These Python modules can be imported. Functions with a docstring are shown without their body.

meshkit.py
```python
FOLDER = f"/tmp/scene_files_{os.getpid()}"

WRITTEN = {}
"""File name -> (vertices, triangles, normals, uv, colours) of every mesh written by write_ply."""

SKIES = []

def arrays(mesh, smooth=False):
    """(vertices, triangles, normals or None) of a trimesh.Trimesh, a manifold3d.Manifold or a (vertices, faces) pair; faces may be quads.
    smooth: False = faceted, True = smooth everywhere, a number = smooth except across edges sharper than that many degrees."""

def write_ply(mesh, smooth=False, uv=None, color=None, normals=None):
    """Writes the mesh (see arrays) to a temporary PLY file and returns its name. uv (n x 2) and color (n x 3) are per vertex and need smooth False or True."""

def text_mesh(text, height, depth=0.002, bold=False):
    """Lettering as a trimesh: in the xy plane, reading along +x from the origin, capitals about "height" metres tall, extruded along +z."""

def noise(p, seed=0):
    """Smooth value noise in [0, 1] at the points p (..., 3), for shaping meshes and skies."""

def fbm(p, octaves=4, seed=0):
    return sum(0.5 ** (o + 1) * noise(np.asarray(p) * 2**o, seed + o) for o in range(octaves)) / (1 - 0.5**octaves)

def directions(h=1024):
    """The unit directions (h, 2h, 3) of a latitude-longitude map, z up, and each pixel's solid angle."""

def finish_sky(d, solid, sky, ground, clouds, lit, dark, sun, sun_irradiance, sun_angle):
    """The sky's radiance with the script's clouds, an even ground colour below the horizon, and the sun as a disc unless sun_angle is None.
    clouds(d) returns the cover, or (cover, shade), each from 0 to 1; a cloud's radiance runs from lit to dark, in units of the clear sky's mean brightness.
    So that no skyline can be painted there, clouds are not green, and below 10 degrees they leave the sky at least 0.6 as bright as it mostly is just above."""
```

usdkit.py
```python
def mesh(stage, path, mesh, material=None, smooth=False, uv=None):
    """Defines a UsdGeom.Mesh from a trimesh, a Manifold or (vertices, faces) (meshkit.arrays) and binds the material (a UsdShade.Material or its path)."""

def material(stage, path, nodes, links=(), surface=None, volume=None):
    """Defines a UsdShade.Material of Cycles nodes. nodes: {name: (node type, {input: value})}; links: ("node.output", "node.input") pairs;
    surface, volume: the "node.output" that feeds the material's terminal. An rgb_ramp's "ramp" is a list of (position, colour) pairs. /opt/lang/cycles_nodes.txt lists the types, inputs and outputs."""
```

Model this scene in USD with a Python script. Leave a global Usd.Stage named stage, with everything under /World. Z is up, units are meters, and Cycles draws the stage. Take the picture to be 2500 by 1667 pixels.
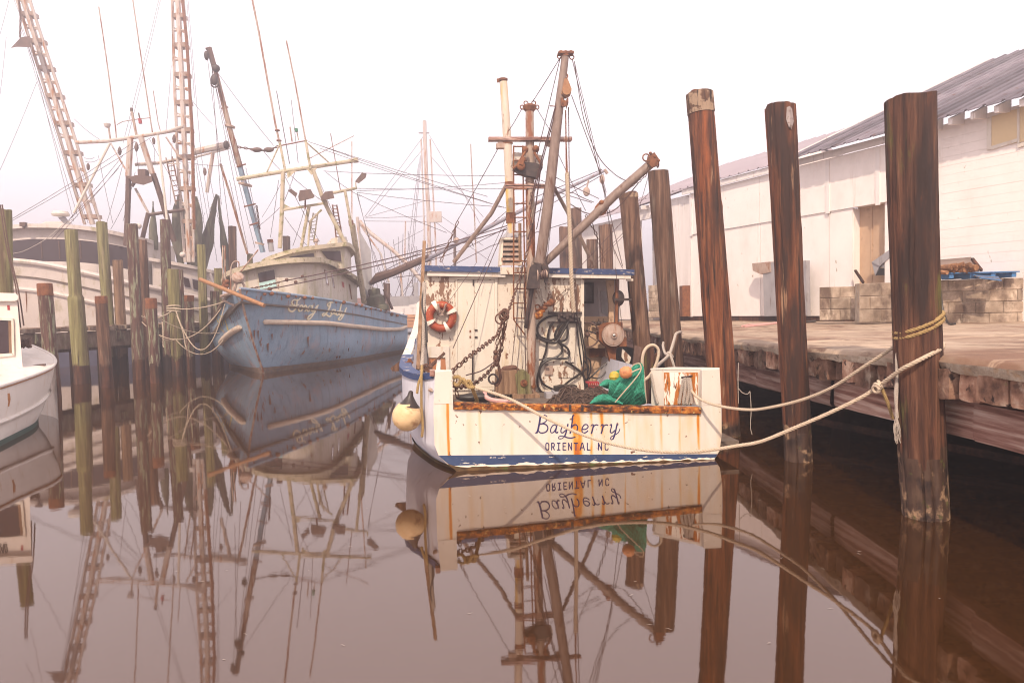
import math, random
import numpy as np, trimesh, usdkit, meshkit
from pxr import Usd, UsdGeom, UsdLux, UsdShade, Gf, Sdf
from shapely.geometry import Polygon, LineString, MultiPolygon
from shapely.ops import unary_union

stage = Usd.Stage.CreateInMemory()
UsdGeom.SetStageUpAxis(stage, UsdGeom.Tokens.z)
UsdGeom.SetStageMetersPerUnit(stage, 1.0)
UsdGeom.Xform.Define(stage, '/World')
UsdGeom.Scope.Define(stage, '/World/Looks')
PI = math.pi
A3 = lambda *v: np.array(v, float)

# ------------------------------------------------------------------ camera
FPX = 1667.0                      # focal length in photograph pixels (24 mm lens)
CAM_Z, PITCH, ROLL = 1.83, math.atan(0.046), 0.023
EXPOSURE = 1.12
cp, sp, cr, sr = math.cos(PITCH), math.sin(PITCH), math.cos(ROLL), math.sin(ROLL)
C0 = A3(0, 0, CAM_Z)
FW, UP0, RT0 = A3(0, cp, -sp), A3(0, sp, cp), A3(1, 0, 0)
RT, UP = RT0 * cr - UP0 * sr, RT0 * sr + UP0 * cr
cam = UsdGeom.Camera.Define(stage, '/World/camera')
M4 = Gf.Matrix4d(*RT, 0, *UP, 0, *(-FW), 0, *C0, 1)
cam.AddTransformOp().Set(M4)
cam.CreateFocalLengthAttr(24.0)
cam.CreateHorizontalApertureAttr(36.0)
cam.CreateVerticalApertureAttr(36.0 * 682 / 1024)
cam.CreateClippingRangeAttr(Gf.Vec2f(0.05, 2000))
cam.CreateExposureAttr(EXPOSURE)

# ------------------------------------------------------------------ sky and sun
SUN = A3(-0.14, -0.69, 0.71); SUN /= np.linalg.norm(SUN)
ELEV, ROT = math.asin(SUN[2]), math.atan2(SUN[0], SUN[1])
SKYK = 0.1
dome = UsdLux.DomeLight.Define(stage, '/World/sky')
dome.CreateIntensityAttr(1.0)
skymat = usdkit.material(stage, '/World/Looks/sky_look', {
    's': ('sky_texture', {'sky_type': 'single_scattering', 'sun_disc': False, 'sun_elevation': ELEV, 'sun_rotation': ROT, 'aerosol_density': 3.0}),
    'tc': ('texture_coordinate', {}),
    'n': ('noise_texture', {'scale': 1.6, 'detail': 4.0}),
    'r': ('rgb_ramp', {'ramp': [(0.3, (7.0, 6.4, 6.65)), (0.7, (7.6, 7.05, 7.3))]}),
    'm': ('mix_color', {'fac': 0.95, 'use_clamp': False}),
    'b': ('background_shader', {'strength': SKYK})},
    [('tc.generated', 'n.vector'), ('n.fac', 'r.fac'), ('s.color', 'm.a'), ('r.color', 'm.b'), ('m.result', 'b.color')], surface='b.background')
UsdShade.MaterialBindingAPI.Apply(dome.GetPrim()).Bind(skymat)
dome.GetPrim().SetCustomDataByKey('kind', 'structure')
sun = UsdLux.DistantLight.Define(stage, '/World/sun')
sun.CreateIntensityAttr(0.66); sun.CreateAngleAttr(1.2); sun.CreateNormalizeAttr(True)
sun.CreateColorAttr(Gf.Vec3f(1.0, 0.83, 0.65))
zx = SUN; xx = np.cross(A3(0, 0, 1), zx); xx /= np.linalg.norm(xx); yx = np.cross(zx, xx)
sun.AddTransformOp().Set(Gf.Matrix4d(*xx, 0, *yx, 0, *zx, 0, 0, 0, 30, 1))

# ------------------------------------------------------------------ measuring: a photograph pixel plus a known plane gives a place
def ray(x, y):
    return FW + RT * ((x - 1250) / FPX) - UP * ((y - 833.5) / FPX)
def at(x, y, d):
    r = ray(x, y); return C0 + r * (d / r[1])
def onz(x, y, z=0.0):
    r = ray(x, y); return C0 + r * ((z - CAM_Z) / r[2])
def onplane(x, y, p, n):
    r = ray(x, y); return C0 + r * (np.dot(p - C0, n) / np.dot(r, n))
def size(px, d):
    return px * d / FPX

# ------------------------------------------------------------------ stage helpers
used, base = {}, {}
def path_for(parent, name):
    k = (parent, name); n = used.get(k, 0); used[k] = n + 1
    return f'{parent}/{name}' + (f'_{n:03d}' if n else '')
def data(prim, label=None, cat=None, group=None, kind=None):
    for k, v in (('label', label), ('category', cat), ('group', group), ('kind', kind)):
        if v: prim.SetCustomDataByKey(k, v)
def thing(name, label, cat, loc=(0, 0, 0), group=None, kind=None):
    p = path_for('/World', name)
    x = UsdGeom.Xform.Define(stage, p); x.AddTranslateOp().Set(Gf.Vec3d(*map(float, loc)))
    base[p] = np.array(loc, float); data(x.GetPrim(), label, cat, group, kind); return p
def cat_mesh(m):
    if isinstance(m, (list, tuple)) and not (len(m) == 2 and isinstance(m[0], np.ndarray)):
        ms = [cat_mesh(q) for q in m]; vs, fs, n = [], [], 0
        for v, f in ms:
            vs.append(v); fs.append(f + n); n += len(v)
        return np.vstack(vs), np.vstack(fs)
    if isinstance(m, trimesh.Trimesh): return np.array(m.vertices, float), np.array(m.faces)
    v, f = np.asarray(m[0], float), np.asarray(m[1], int)
    if f.shape[1] == 4: f = np.vstack([f[:, [0, 1, 2]], f[:, [0, 2, 3]]])
    return v, f
def part(parent, name, mesh, mat, smooth=35, label=None, kind=None):
    v, f = cat_mesh(mesh)
    top = '/'.join(parent.split('/')[:3]); off = base.get(top, np.zeros(3))
    p = path_for(parent, name)
    g = usdkit.mesh(stage, p, trimesh.Trimesh(v - off, f, process=False), LOOK[mat], smooth)
    data(g.GetPrim(), label, None, None, kind); return p
def solo(name, mesh, mat, label=None, cat=None, group=None, kind=None, smooth=35):
    p = path_for('/World', name); v, f = cat_mesh(mesh)
    g = usdkit.mesh(stage, p, trimesh.Trimesh(v, f, process=False), LOOK[mat], smooth)
    data(g.GetPrim(), label, cat, group, kind); return p

# ------------------------------------------------------------------ shapes
def spline(pts, n=8):
    p = np.asarray(pts, float)
    if len(p) < 3: return p
    q = np.vstack([2 * p[0] - p[1], p, 2 * p[-1] - p[-2]]); out = []
    t = np.linspace(0, 1, n, endpoint=False)[:, None]
    for i in range(len(p) - 1):
        a, b, c, d = q[i:i + 4]
        out.append(0.5 * (2 * b + (c - a) * t + (2 * a - 5 * b + 4 * c - d) * t ** 2 + (3 * b - a - 3 * c + d) * t ** 3))
    return np.vstack(out + [p[-1:]])
def frames(p):
    p = np.asarray(p, float)
    t = np.gradient(p, axis=0); t /= np.maximum(np.linalg.norm(t, axis=1, keepdims=True), 1e-9)
    n = np.zeros_like(p); a = A3(0, 0, 1) if abs(t[0][2]) < 0.9 else A3(1, 0, 0)
    v = np.cross(t[0], a); v /= np.linalg.norm(v)
    for i in range(len(p)):
        v = v - t[i] * np.dot(v, t[i]); v /= max(np.linalg.norm(v), 1e-9); n[i] = v
    return t, n, np.cross(t, n)
def tube(pts, r, n=8, caps=True, flat=1.0):
    p = np.asarray(pts, float); t, a, b = frames(p)
    r = np.asarray(r, float)
    r = np.full(len(p), float(r)) if r.ndim == 0 else (r if len(r) == len(p) else np.interp(np.linspace(0, 1, len(p)), np.linspace(0, 1, len(r)), r))
    th = np.arange(n) * 2 * PI / n
    v = (p[:, None] + r[:, None, None] * (np.cos(th)[None, :, None] * a[:, None] + flat * np.sin(th)[None, :, None] * b[:, None])).reshape(-1, 3)
    i = np.arange(len(p) - 1)[:, None] * n + np.arange(n)[None]
    j = np.arange(len(p) - 1)[:, None] * n + (np.arange(n)[None] + 1) % n
    f = np.vstack([np.stack([i, j, j + n], -1).reshape(-1, 3), np.stack([i, j + n, i + n], -1).reshape(-1, 3)])
    if caps:
        m = len(v); v = np.vstack([v, p[:1], p[-1:]]); k = np.arange(n); L = (len(p) - 1) * n
        f = np.vstack([f, np.stack([np.full(n, m), (k + 1) % n, k], 1), np.stack([np.full(n, m + 1), L + k, L + (k + 1) % n], 1)])
    return v, f
def rod(a, b, r, n=8, r2=None):
    return tube([a, b], [r, r if r2 is None else r2], n)
def rope(pts, r=0.016, lay=0.11, sides=6, strands=3):
    p = np.asarray(pts, float)
    s = np.concatenate([[0], np.cumsum(np.linalg.norm(np.diff(p, axis=0), axis=1))])
    m = max(int(s[-1] / (lay / 9)), 6); u = np.linspace(0, s[-1], m)
    q = np.stack([np.interp(u, s, p[:, k]) for k in range(3)], 1)
    t, a, b = frames(q); out = []
    for k in range(strands):
        w = u / lay * 2 * PI + k * 2 * PI / strands
        out.append(tube(q + 0.5 * r * (np.cos(w)[:, None] * a + np.sin(w)[:, None] * b), r * 0.56, sides))
    return out
def sag(a, b, drop, n=24):
    t = np.linspace(0, 1, n)[:, None]
    p = np.asarray(a) * (1 - t) + np.asarray(b) * t
    p[:, 2] -= drop * 4 * (t * (1 - t))[:, 0]
    return p
def chain(pts, L=0.07, w=0.045, r=0.007):
    p = np.asarray(pts, float)
    s = np.concatenate([[0], np.cumsum(np.linalg.norm(np.diff(p, axis=0), axis=1))])
    pitch = L - 2.2 * r; m = max(int(s[-1] / pitch), 1); out = []
    th = np.arange(12) * 2 * PI / 12
    for i in range(m):
        u = (i + .5) / m * s[-1]; d = 0.01
        q0, q1 = [A3(*[np.interp(x, s, p[:, k]) for k in range(3)]) for x in (max(u - d, 0), min(u + d, s[-1]))]
        t = q1 - q0; t /= max(np.linalg.norm(t), 1e-9); c = (q0 + q1) / 2
        a = np.cross(t, A3(.3, 1, .2)); a /= np.linalg.norm(a); b = np.cross(t, a)
        if i % 2: a, b = b, a
        k = (L - w) / 2
        ring = np.array([c + t * (math.cos(x) * (w / 2 - r) + math.copysign(k, math.cos(x))) + a * math.sin(x) * (w / 2 - r) for x in th + .01])
        ring = np.vstack([ring, ring[:2]])
        out.append(tube(ring, r, 5, caps=False))
    return out
def hexa(a, b):
    """a, b: matching polygons (n x 3); the solid between them."""
    a, b = np.asarray(a, float), np.asarray(b, float); n = len(a)
    v = np.vstack([a, b]); k = np.arange(n); k2 = (k + 1) % n
    f = np.vstack([np.stack([k, k2, n + k2], 1), np.stack([k, n + k2, n + k], 1)])
    tri = ear(a)
    return v, np.vstack([f, tri[:, ::-1], tri + n])
def ear(p):
    p = np.asarray(p, float)
    if len(p) == 3: return np.array([[0, 1, 2]])
    if len(p) == 4: return np.array([[0, 1, 2], [0, 2, 3]])
    nrm = np.zeros(3)
    for i in range(len(p)): nrm += np.cross(p[i], p[(i + 1) % len(p)])
    nrm /= max(np.linalg.norm(nrm), 1e-9)
    a = p[1] - p[0]; a -= nrm * np.dot(a, nrm); a /= max(np.linalg.norm(a), 1e-9); b = np.cross(nrm, a)
    import mapbox_earcut
    q = np.stack([(p - p[0]) @ a, (p - p[0]) @ b], 1)
    return np.array(mapbox_earcut.triangulate_float64(q, np.array([len(p)], np.uint32)), int).reshape(-1, 3)
def box(c, sx, sy, sz, ax=None):
    X, Y, Z = (A3(1, 0, 0), A3(0, 1, 0), A3(0, 0, 1)) if ax is None else ax
    c = np.asarray(c, float); q = []
    for z in (-1, 1):
        for x, y in ((-1, -1), (1, -1), (1, 1), (-1, 1)): q.append(c + X * x * sx / 2 + Y * y * sy / 2 + Z * z * sz / 2)
    return hexa(q[:4], q[4:])
def bar(a, b, w, h, up=A3(0, 0, 1)):
    a, b = np.asarray(a, float), np.asarray(b, float); t = b - a; t /= np.linalg.norm(t)
    s = np.cross(t, up)
    if np.linalg.norm(s) < 1e-3: s = np.cross(t, A3(0, 1, 0))
    s /= np.linalg.norm(s); u = np.cross(s, t)
    q = lambda c: [c - s * w / 2 - u * h / 2, c + s * w / 2 - u * h / 2, c + s * w / 2 + u * h / 2, c - s * w / 2 + u * h / 2]
    return hexa(q(a), q(b))
def lathe(c, axis, prof, n=20):
    axis = np.asarray(axis, float) / np.linalg.norm(axis); c = np.asarray(c, float)
    return tube([c + axis * h for h, r in prof], [max(r, 1e-4) for h, r in prof], n) if False else _lathe(c, axis, prof, n)
def _lathe(c, axis, prof, n):
    a = np.cross(axis, A3(0, 0, 1) if abs(axis[2]) < .9 else A3(1, 0, 0)); a /= np.linalg.norm(a); b = np.cross(axis, a)
    th = np.arange(n) * 2 * PI / n; v = []
    for h, r in prof: v.append(c + axis * h + r * (np.cos(th)[:, None] * a + np.sin(th)[:, None] * b))
    v = np.vstack(v); m = len(prof)
    i = np.arange(m - 1)[:, None] * n + np.arange(n)[None]; j = np.arange(m - 1)[:, None] * n + (np.arange(n)[None] + 1) % n
    f = np.vstack([np.stack([i, j, j + n], -1).reshape(-1, 3), np.stack([i, j + n, i + n], -1).reshape(-1, 3)])
    k = len(v); v = np.vstack([v, [c + axis * prof[0][0]], [c + axis * prof[-1][0]]]); q = np.arange(n)
    f = np.vstack([f, np.stack([np.full(n, k), (q + 1) % n, q], 1), np.stack([np.full(n, k + 1), (m - 1) * n + q, (m - 1) * n + (q + 1) % n], 1)])
    return v, f
def ball(c, r, n=2, squash=(1, 1, 1)):
    m = trimesh.creation.icosphere(n, 1.0); return np.array(m.vertices) * r * np.array(squash) + np.asarray(c), np.array(m.faces)
def torus(c, axis, R, r, n=32, k=10, a0=0, a1=2 * PI):
    axis = np.asarray(axis, float) / np.linalg.norm(axis)
    a = np.cross(axis, A3(0, 0, 1)); a /= np.linalg.norm(a); b = np.cross(a, axis)
    th = np.linspace(a0, a1, n + 1)
    p = np.asarray(c) + R * (np.cos(th)[:, None] * a + np.sin(th)[:, None] * b)
    return tube(p, r, k, caps=abs(a1 - a0) < 6.2)
def grid(rows):
    g = np.array(rows, float); m, n = g.shape[:2]
    i = np.arange(m - 1)[:, None] * n + np.arange(n - 1)[None]
    f = np.vstack([np.stack([i, i + 1, i + n + 1], -1).reshape(-1, 3), np.stack([i, i + n + 1, i + n], -1).reshape(-1, 3)])
    return g.reshape(-1, 3), f
def shell(rows, th, nrm):
    """a grid given thickness along nrm"""
    v, f = grid(rows); g = np.array(rows, float); m, n = g.shape[:2]; w = v + np.asarray(nrm) * th; N = len(v)
    e = list(range(n)) + [k * n + n - 1 for k in range(1, m)] + [(m - 1) * n + k for k in range(n - 2, -1, -1)] + [k * n for k in range(m - 2, 0, -1)]
    e = np.array(e); e2 = np.roll(e, -1)
    return np.vstack([v, w]), np.vstack([f[:, ::-1], f + N, np.stack([e, e2, e2 + N], 1), np.stack([e, e2 + N, e + N], 1)])
def cast(px, mesh, lift=0.006):
    """where the sight lines of the pixels px (n x 2) meet the mesh, lifted a little off it"""
    v, f = cat_mesh(mesh); a, b, c = v[f[:, 0]], v[f[:, 1]], v[f[:, 2]]; e1, e2 = b - a, c - a; out = []
    for x, y in px:
        d = ray(x, y); h = np.cross(d, e2); det = np.sum(e1 * h, 1); det = np.where(np.abs(det) < 1e-12, 1e-12, det)
        s = C0 - a; u = np.sum(s * h, 1) / det; q = np.cross(s, e1); w = (q @ d) / det; t = np.sum(e2 * q, 1) / det
        ok = (u > -1e-4) & (w > -1e-4) & (u + w < 1.0001) & (t > 0.1)
        out.append(C0 + d * (t[ok].min() if ok.any() else np.nan) - d * lift)
    return np.array(out)
def ink(strokes, org, sc, where, thick=0.004):
    """lettering: strokes [(points, width)] in enlarged-photo pixels laid on a surface. where(px) -> points"""
    geo = []
    for pts, w in strokes:
        p = spline(pts, 6) if len(pts) > 2 else np.array(pts, float)
        geo.append(LineString(p).buffer(w / 2, quad_segs=4))
    g = unary_union(geo); out = []
    for poly in getattr(g, 'geoms', [g]):
        poly = poly.simplify(0.8).segmentize(60)
        v, f = trimesh.creation.triangulate_polygon(poly, engine='earcut')
        px = np.array(v) / sc + np.array(org)
        w = where(px)
        if np.isfinite(w).all(): out.append((w, np.array(f)))
    return out

# ------------------------------------------------------------------ materials
LOOK = {}
def look(name, ramp, scale=(4, 4, 4), rough=0.7, bump=0.3, dist=0.01, layers=(), metallic=0.0, detail=6.0, spec=0.4, lo=0.25, hi=0.75, vary=0.0):
    """ramp: colours along a stretched noise; layers: (colour, scale, lo, hi, seed[, roughness]) patches of another colour with ragged edges"""
    n = {'g': ('geometry', {}), 'mp': ('mapping', {'scale': scale}), 'nz': ('noise_texture', {'scale': 1.0, 'detail': detail, 'roughness': 0.62}),
         'rp': ('rgb_ramp', {'ramp': [(lo + (hi - lo) * i / max(len(ramp) - 1, 1), c) for i, c in enumerate(ramp)] if len(ramp) > 1 else [(0, ramp[0]), (1, ramp[0])]}),
         'p': ('principled_bsdf', {'roughness': rough, 'metallic': metallic, 'specular_ior_level': spec})}
    l = [('g.position', 'mp.vector'), ('mp.vector', 'nz.vector'), ('nz.fac', 'rp.fac')]
    cur = 'rp.color'
    for i, (c, sc, a, b, seed) in enumerate(layers):
        n[f'm{i}'] = ('mapping', {'scale': sc, 'location': (seed * 3.7, seed * 1.3, seed * 2.1)})
        n[f'n{i}'] = ('noise_texture', {'scale': 1.0, 'detail': 7.0, 'roughness': 0.65})
        n[f'r{i}'] = ('map_range', {'from_min': a, 'from_max': b, 'to_min': 0.0, 'to_max': 1.0, 'clamp': True})
        n[f'x{i}'] = ('mix_color', {'b': c})
        l += [('g.position', f'm{i}.vector'), (f'm{i}.vector', f'n{i}.vector'), (f'n{i}.fac', f'r{i}.value'), (f'r{i}.result', f'x{i}.fac'), (cur, f'x{i}.a')]
        cur = f'x{i}.result'
    if vary:
        n['oi'] = ('object_info', {}); n['vr'] = ('map_range', {'to_min': 1 - vary, 'to_max': 1 + vary}); n['hv'] = ('hsv', {})
        l += [('oi.random', 'vr.value'), ('vr.result', 'hv.value'), (cur, 'hv.color')]; cur = 'hv.color'
    l.append((cur, 'p.base_color'))
    if bump:
        n['b'] = ('bump', {'strength': bump, 'distance': dist}); l += [('nz.fac', 'b.height'), ('b.normal', 'p.normal')]
    LOOK[name] = usdkit.material(stage, f'/World/Looks/{name}', n, l, surface='p.BSDF')
def plain(name, c, rough=0.5, metallic=0.0, **k):
    LOOK[name] = usdkit.material(stage, f'/World/Looks/{name}', {'p': ('principled_bsdf', {'base_color': c, 'roughness': rough, 'metallic': metallic, **k})}, [], surface='p.BSDF')

V = lambda x, z: (x, x, z)        # noise stretched along z (wood grain, run marks)
RUST, DRUST = (.33, .105, .018), (.10, .03, .012)
look('wood_red', [(.024, .009, .0055), (.088, .026, .010), (.17, .055, .021), (.26, .11, .048)], V(19, 1.0), .85, 1.0, .03, [((.035, .015, .010), V(2.6, .35), .50, .62, 1), ((.29, .075, .018), V(5, .5), .57, .74, 4), ((.26, .15, .09), V(14, 1.2), .63, .69, 14), ((.012, .006, .004), V(17, .35), .58, .64, 11)], vary=.1, lo=.32, hi=.68)
look('wood_dark', [(.016, .007, .005), (.05, .018, .010), (.095, .038, .020), (.15, .07, .04)], V(19, .9), .85, 1.0, .03, [((.022, .011, .009), V(2.5, .5), .48, .62, 2), ((.13, .045, .022), V(3, .8), .57, .70, 8), ((.09, .08, .02), V(5, 1.2), .60, .72, 5), ((.016, .008, .005), V(17, .35), .60, .66, 11)], vary=.1, lo=.32, hi=.68)
look('wood_brown', [(.03, .014, .009), (.085, .04, .023), (.15, .078, .048), (.24, .145, .095)], V(18, .9), .85, 1.0, .03, [((.035, .018, .012), V(3, .4), .53, .64, 3), ((.20, .14, .10), V(6, .8), .60, .7, 6), ((.016, .008, .005), V(17, .35), .60, .66, 11)], vary=.2, lo=.32, hi=.68)
look('wood_green', [(.065, .05, .022), (.13, .11, .045), (.18, .16, .065), (.235, .21, .11)], V(22, .8), .85, .8, .015, [((.085, .05, .032), V(3, .3), .53, .68, 6), ((.25, .19, .13), V(5, .6), .58, .72, 7), ((.03, .022, .012), V(24, .5), .60, .65, 12)], vary=.15, lo=.32, hi=.68)
look('wood_lichen', [(.045, .02, .015), (.095, .045, .034), (.15, .085, .068)], V(24, .7), .85, .9, .02, [((.235, .235, .155), V(16, 2.0), .515, .57, 8), ((.016, .008, .005), V(17, .35), .60, .66, 11)], vary=.15, lo=.32, hi=.68)
look('wood_tan', [(.13, .07, .04), (.22, .13, .075), (.30, .19, .12)], V(22, .8), .85, .7, .015, [((.10, .05, .03), V(4, .5), .54, .68, 9), ((.05, .022, .012), V(24, .5), .60, .65, 12)], lo=.32, hi=.68)
look('cap_flaky', [(.04, .018, .012), (.11, .055, .032), (.17, .10, .062)], V(18, 4), .85, 1.0, .03, [((.29, .20, .135), (5, 5, 7), .50, .53, 9), ((.02, .01, .007), V(22, 1.5), .58, .62, 12)], lo=.32, hi=.68)
look('wood_wet', [(.02, .010, .007), (.055, .028, .018), (.10, .06, .038)], (9, 9, 4), .6, .7, .02, [((.30, .19, .115), (5, 5, 4), .55, .62, 2), ((.02, .010, .008), (4, 4, 3), .54, .62, 6), ((.075, .075, .02), (7, 7, 9), .60, .68, 9)])
look('beam_wood', [(.11, .045, .032), (.24, .115, .088), (.38, .245, .20), (.50, .38, .325)], (4, .9, 22), .8, .9, .02, [((.07, .026, .018), (1.2, .8, 5), .55, .67, 3)], vary=.12, lo=.32, hi=.68)
look('end_grain', [(.07, .035, .023), (.18, .09, .057), (.30, .17, .115), (.42, .30, .22)], (5, 5, 5), .9, 1.0, .04, [((.03, .014, .01), (9, 9, 9), .56, .62, 4), ((.48, .39, .31), (3, 3, 3), .56, .70, 8), ((.12, .11, .035), (3, 3, 3), .62, .70, 9)], vary=.5, lo=.32, hi=.68)
look('dock_plank', [(.09, .05, .035), (.17, .11, .08), (.30, .25, .20)], (3, 10, 3), .85, .6, .02, [((.14, .15, .06), (5, 5, 5), .58, .7, 5)], vary=.25)
look('concrete', [(.21, .14, .10), (.31, .225, .16), (.42, .32, .24)], (2.2, .8, 2), .8, .25, .02, [((.17, .09, .055), (.9, .35, 1), .48, .62, 3), ((.52, .38, .265), (.5, 2.4, 1), .54, .66, 6), ((.12, .065, .042), (3.5, 1.2, 4), .56, .64, 9)])
look('concrete_edge', [(.22, .165, .12), (.36, .285, .215), (.48, .40, .32)], (7, 7, 7), .9, 1.0, .05, [((.38, .22, .10), (3, 3, 3), .55, .68, 2), ((.10, .075, .055), (6, 6, 9), .60, .68, 5)])
look('block', [(.20, .145, .105), (.32, .24, .18), (.44, .345, .27)], (5, 5, 5), .95, .5, .02, [((.11, .07, .05), (2.2, 2.2, 1.2), .48, .62, 3), ((.54, .44, .345), (3, 3, 1.4), .55, .66, 7)], vary=.2, lo=.32, hi=.68)
look('white_wall', [(.70, .63, .59), (.79, .72, .685), (.83, .765, .73)], (1.5, 1.5, .8), .75, .08, .006, [((.56, .42, .33), V(2.5, .4), .62, .80, 2), ((.28, .21, .13), V(7, 3), .66, .72, 5)])
look('white_board', [(.66, .605, .58), (.76, .70, .675)], V(5, .5), .7, .15, .01, [((.36, .28, .23), V(12, .8), .61, .70, 4), ((.20, .18, .10), V(9, 1.5), .65, .72, 6)])
look('roof_metal', [(.07, .058, .07), (.115, .098, .115), (.17, .145, .165)], (1.2, 2.5, 1.2), .6, .12, .01, [((.08, .045, .04), (2, 4, 2), .56, .68, 2)], vary=.5, spec=.2)
look('roof_pale', [(.26, .22, .25), (.35, .30, .33)], (1.2, 2.5, 1.2), .6, .1, .01)
look('paint_peel', [(.54, .47, .385), (.63, .56, .475)], V(5, 1.2), .55, .2, .006, [((.50, .37, .19), V(7, .9), .56, .76, 1), ((.20, .10, .06), (11, 11, 5), .595, .605, 3), ((.30, .17, .10), V(22, 3.0), .64, .655, 5)])
look('paint_peel_more', [(.53, .455, .37), (.61, .54, .455)], V(5, 1.2), .55, .25, .006, [((.19, .10, .06), (12, 12, 4.5), .505, .515, 3), ((.07, .035, .02), V(22, 9), .62, .63, 6)])
look('paint_door', [(.56, .495, .41), (.64, .575, .49)], V(6, .8), .55, .15, .006, [((.56, .43, .18), V(5, .6), .58, .74, 9), ((.25, .13, .07), V(16, 6), .655, .665, 3)])
look('paint_white', [(.56, .50, .435), (.64, .58, .515)], (4, 4, 2), .45, .08, .004, [((.46, .33, .20), V(6, .8), .56, .74, 4), ((.16, .08, .04), (14, 14, 14), .67, .68, 2)])
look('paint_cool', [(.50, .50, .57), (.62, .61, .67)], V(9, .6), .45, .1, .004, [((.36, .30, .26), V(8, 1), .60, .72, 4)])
look('blue_paint', [(.018, .032, .10), (.035, .065, .16)], (6, 6, 6), .5, .25, .006, [((.36, .30, .27), (9, 9, 22), .60, .61, 3)])
look('blue_peel', [(.020, .036, .095), (.038, .066, .145)], (6, 6, 6), .5, .25, .006, [((.62, .54, .45), (7, 7, 26), .62, .63, 3)])
look('bottom_brown', [(.03, .016, .006), (.075, .04, .014), (.15, .08, .025)], (10, 10, 14), .6, .8, .02, [((.07, .09, .02), (6, 6, 10), .58, .68, 3)])
look('flake_white', [(.70, .58, .46), (.80, .72, .62)], (9, 9, 9), .6, .5, .01, [((.45, .22, .09), (11, 11, 11), .58, .66, 5)])
look('rust_rail', [(.04, .012, .006), (.16, .045, .010), (.34, .105, .014), (.46, .19, .03)], (14, 14, 14), .85, 1.0, .02, [((.03, .010, .007), (5, 5, 18), .53, .60, 3), ((.55, .36, .12), (18, 18, 18), .60, .64, 6)], lo=.34, hi=.66)
look('rust', [(.06, .02, .01), (.17, .06, .025), (.27, .11, .04)], (14, 14, 8), .85, .6, .01)
look('rust_pale', [(.24, .15, .115), (.35, .25, .20), (.42, .32, .27)], V(14, 5), .65, .3, .006, [((.25, .10, .04), V(9, 3), .56, .68, 3)])
look('rust_mast', [(.30, .215, .165), (.40, .31, .25)], V(12, 3), .6, .3, .006, [((.20, .065, .024), V(10, 2.0), .48, .56, 6)])
look('yellow_pipe', [(.50, .42, .34), (.58, .50, .42)], V(8, 2), .5, .2, .005, [((.62, .36, .02), (3, 3, .55), .50, .60, 6), ((.22, .08, .03), V(8, 2.5), .60, .66, 3)])
look('brown_steel', [(.05, .026, .02), (.10, .055, .042), (.15, .09, .07)], V(14, 5), .6, .4, .006)
look('brown_steel_pale', [(.12, .075, .058), (.20, .14, .115), (.27, .20, .165)], V(14, 4), .6, .3, .006, [((.10, .04, .02), V(9, 2), .58, .68, 3)])
look('grey_pole', [(.22, .21, .26), (.31, .29, .34)], (5, 5, 5), .6, .1, .01, [((.20, .11, .09), (3, 3, 3), .55, .68, 2)])
look('rust_pale_orange', [(.22, .09, .035), (.36, .19, .09)], (12, 12, 12), .7, .4, .006)
look('paint_peel_rust', [(.74, .66, .57), (.80, .74, .65)], V(9, 1.2), .6, .4, .008, [((.40, .13, .02), V(11, 2.0), .47, .50, 3), ((.12, .05, .02), V(20, 4.0), .60, .63, 5)])
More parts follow.
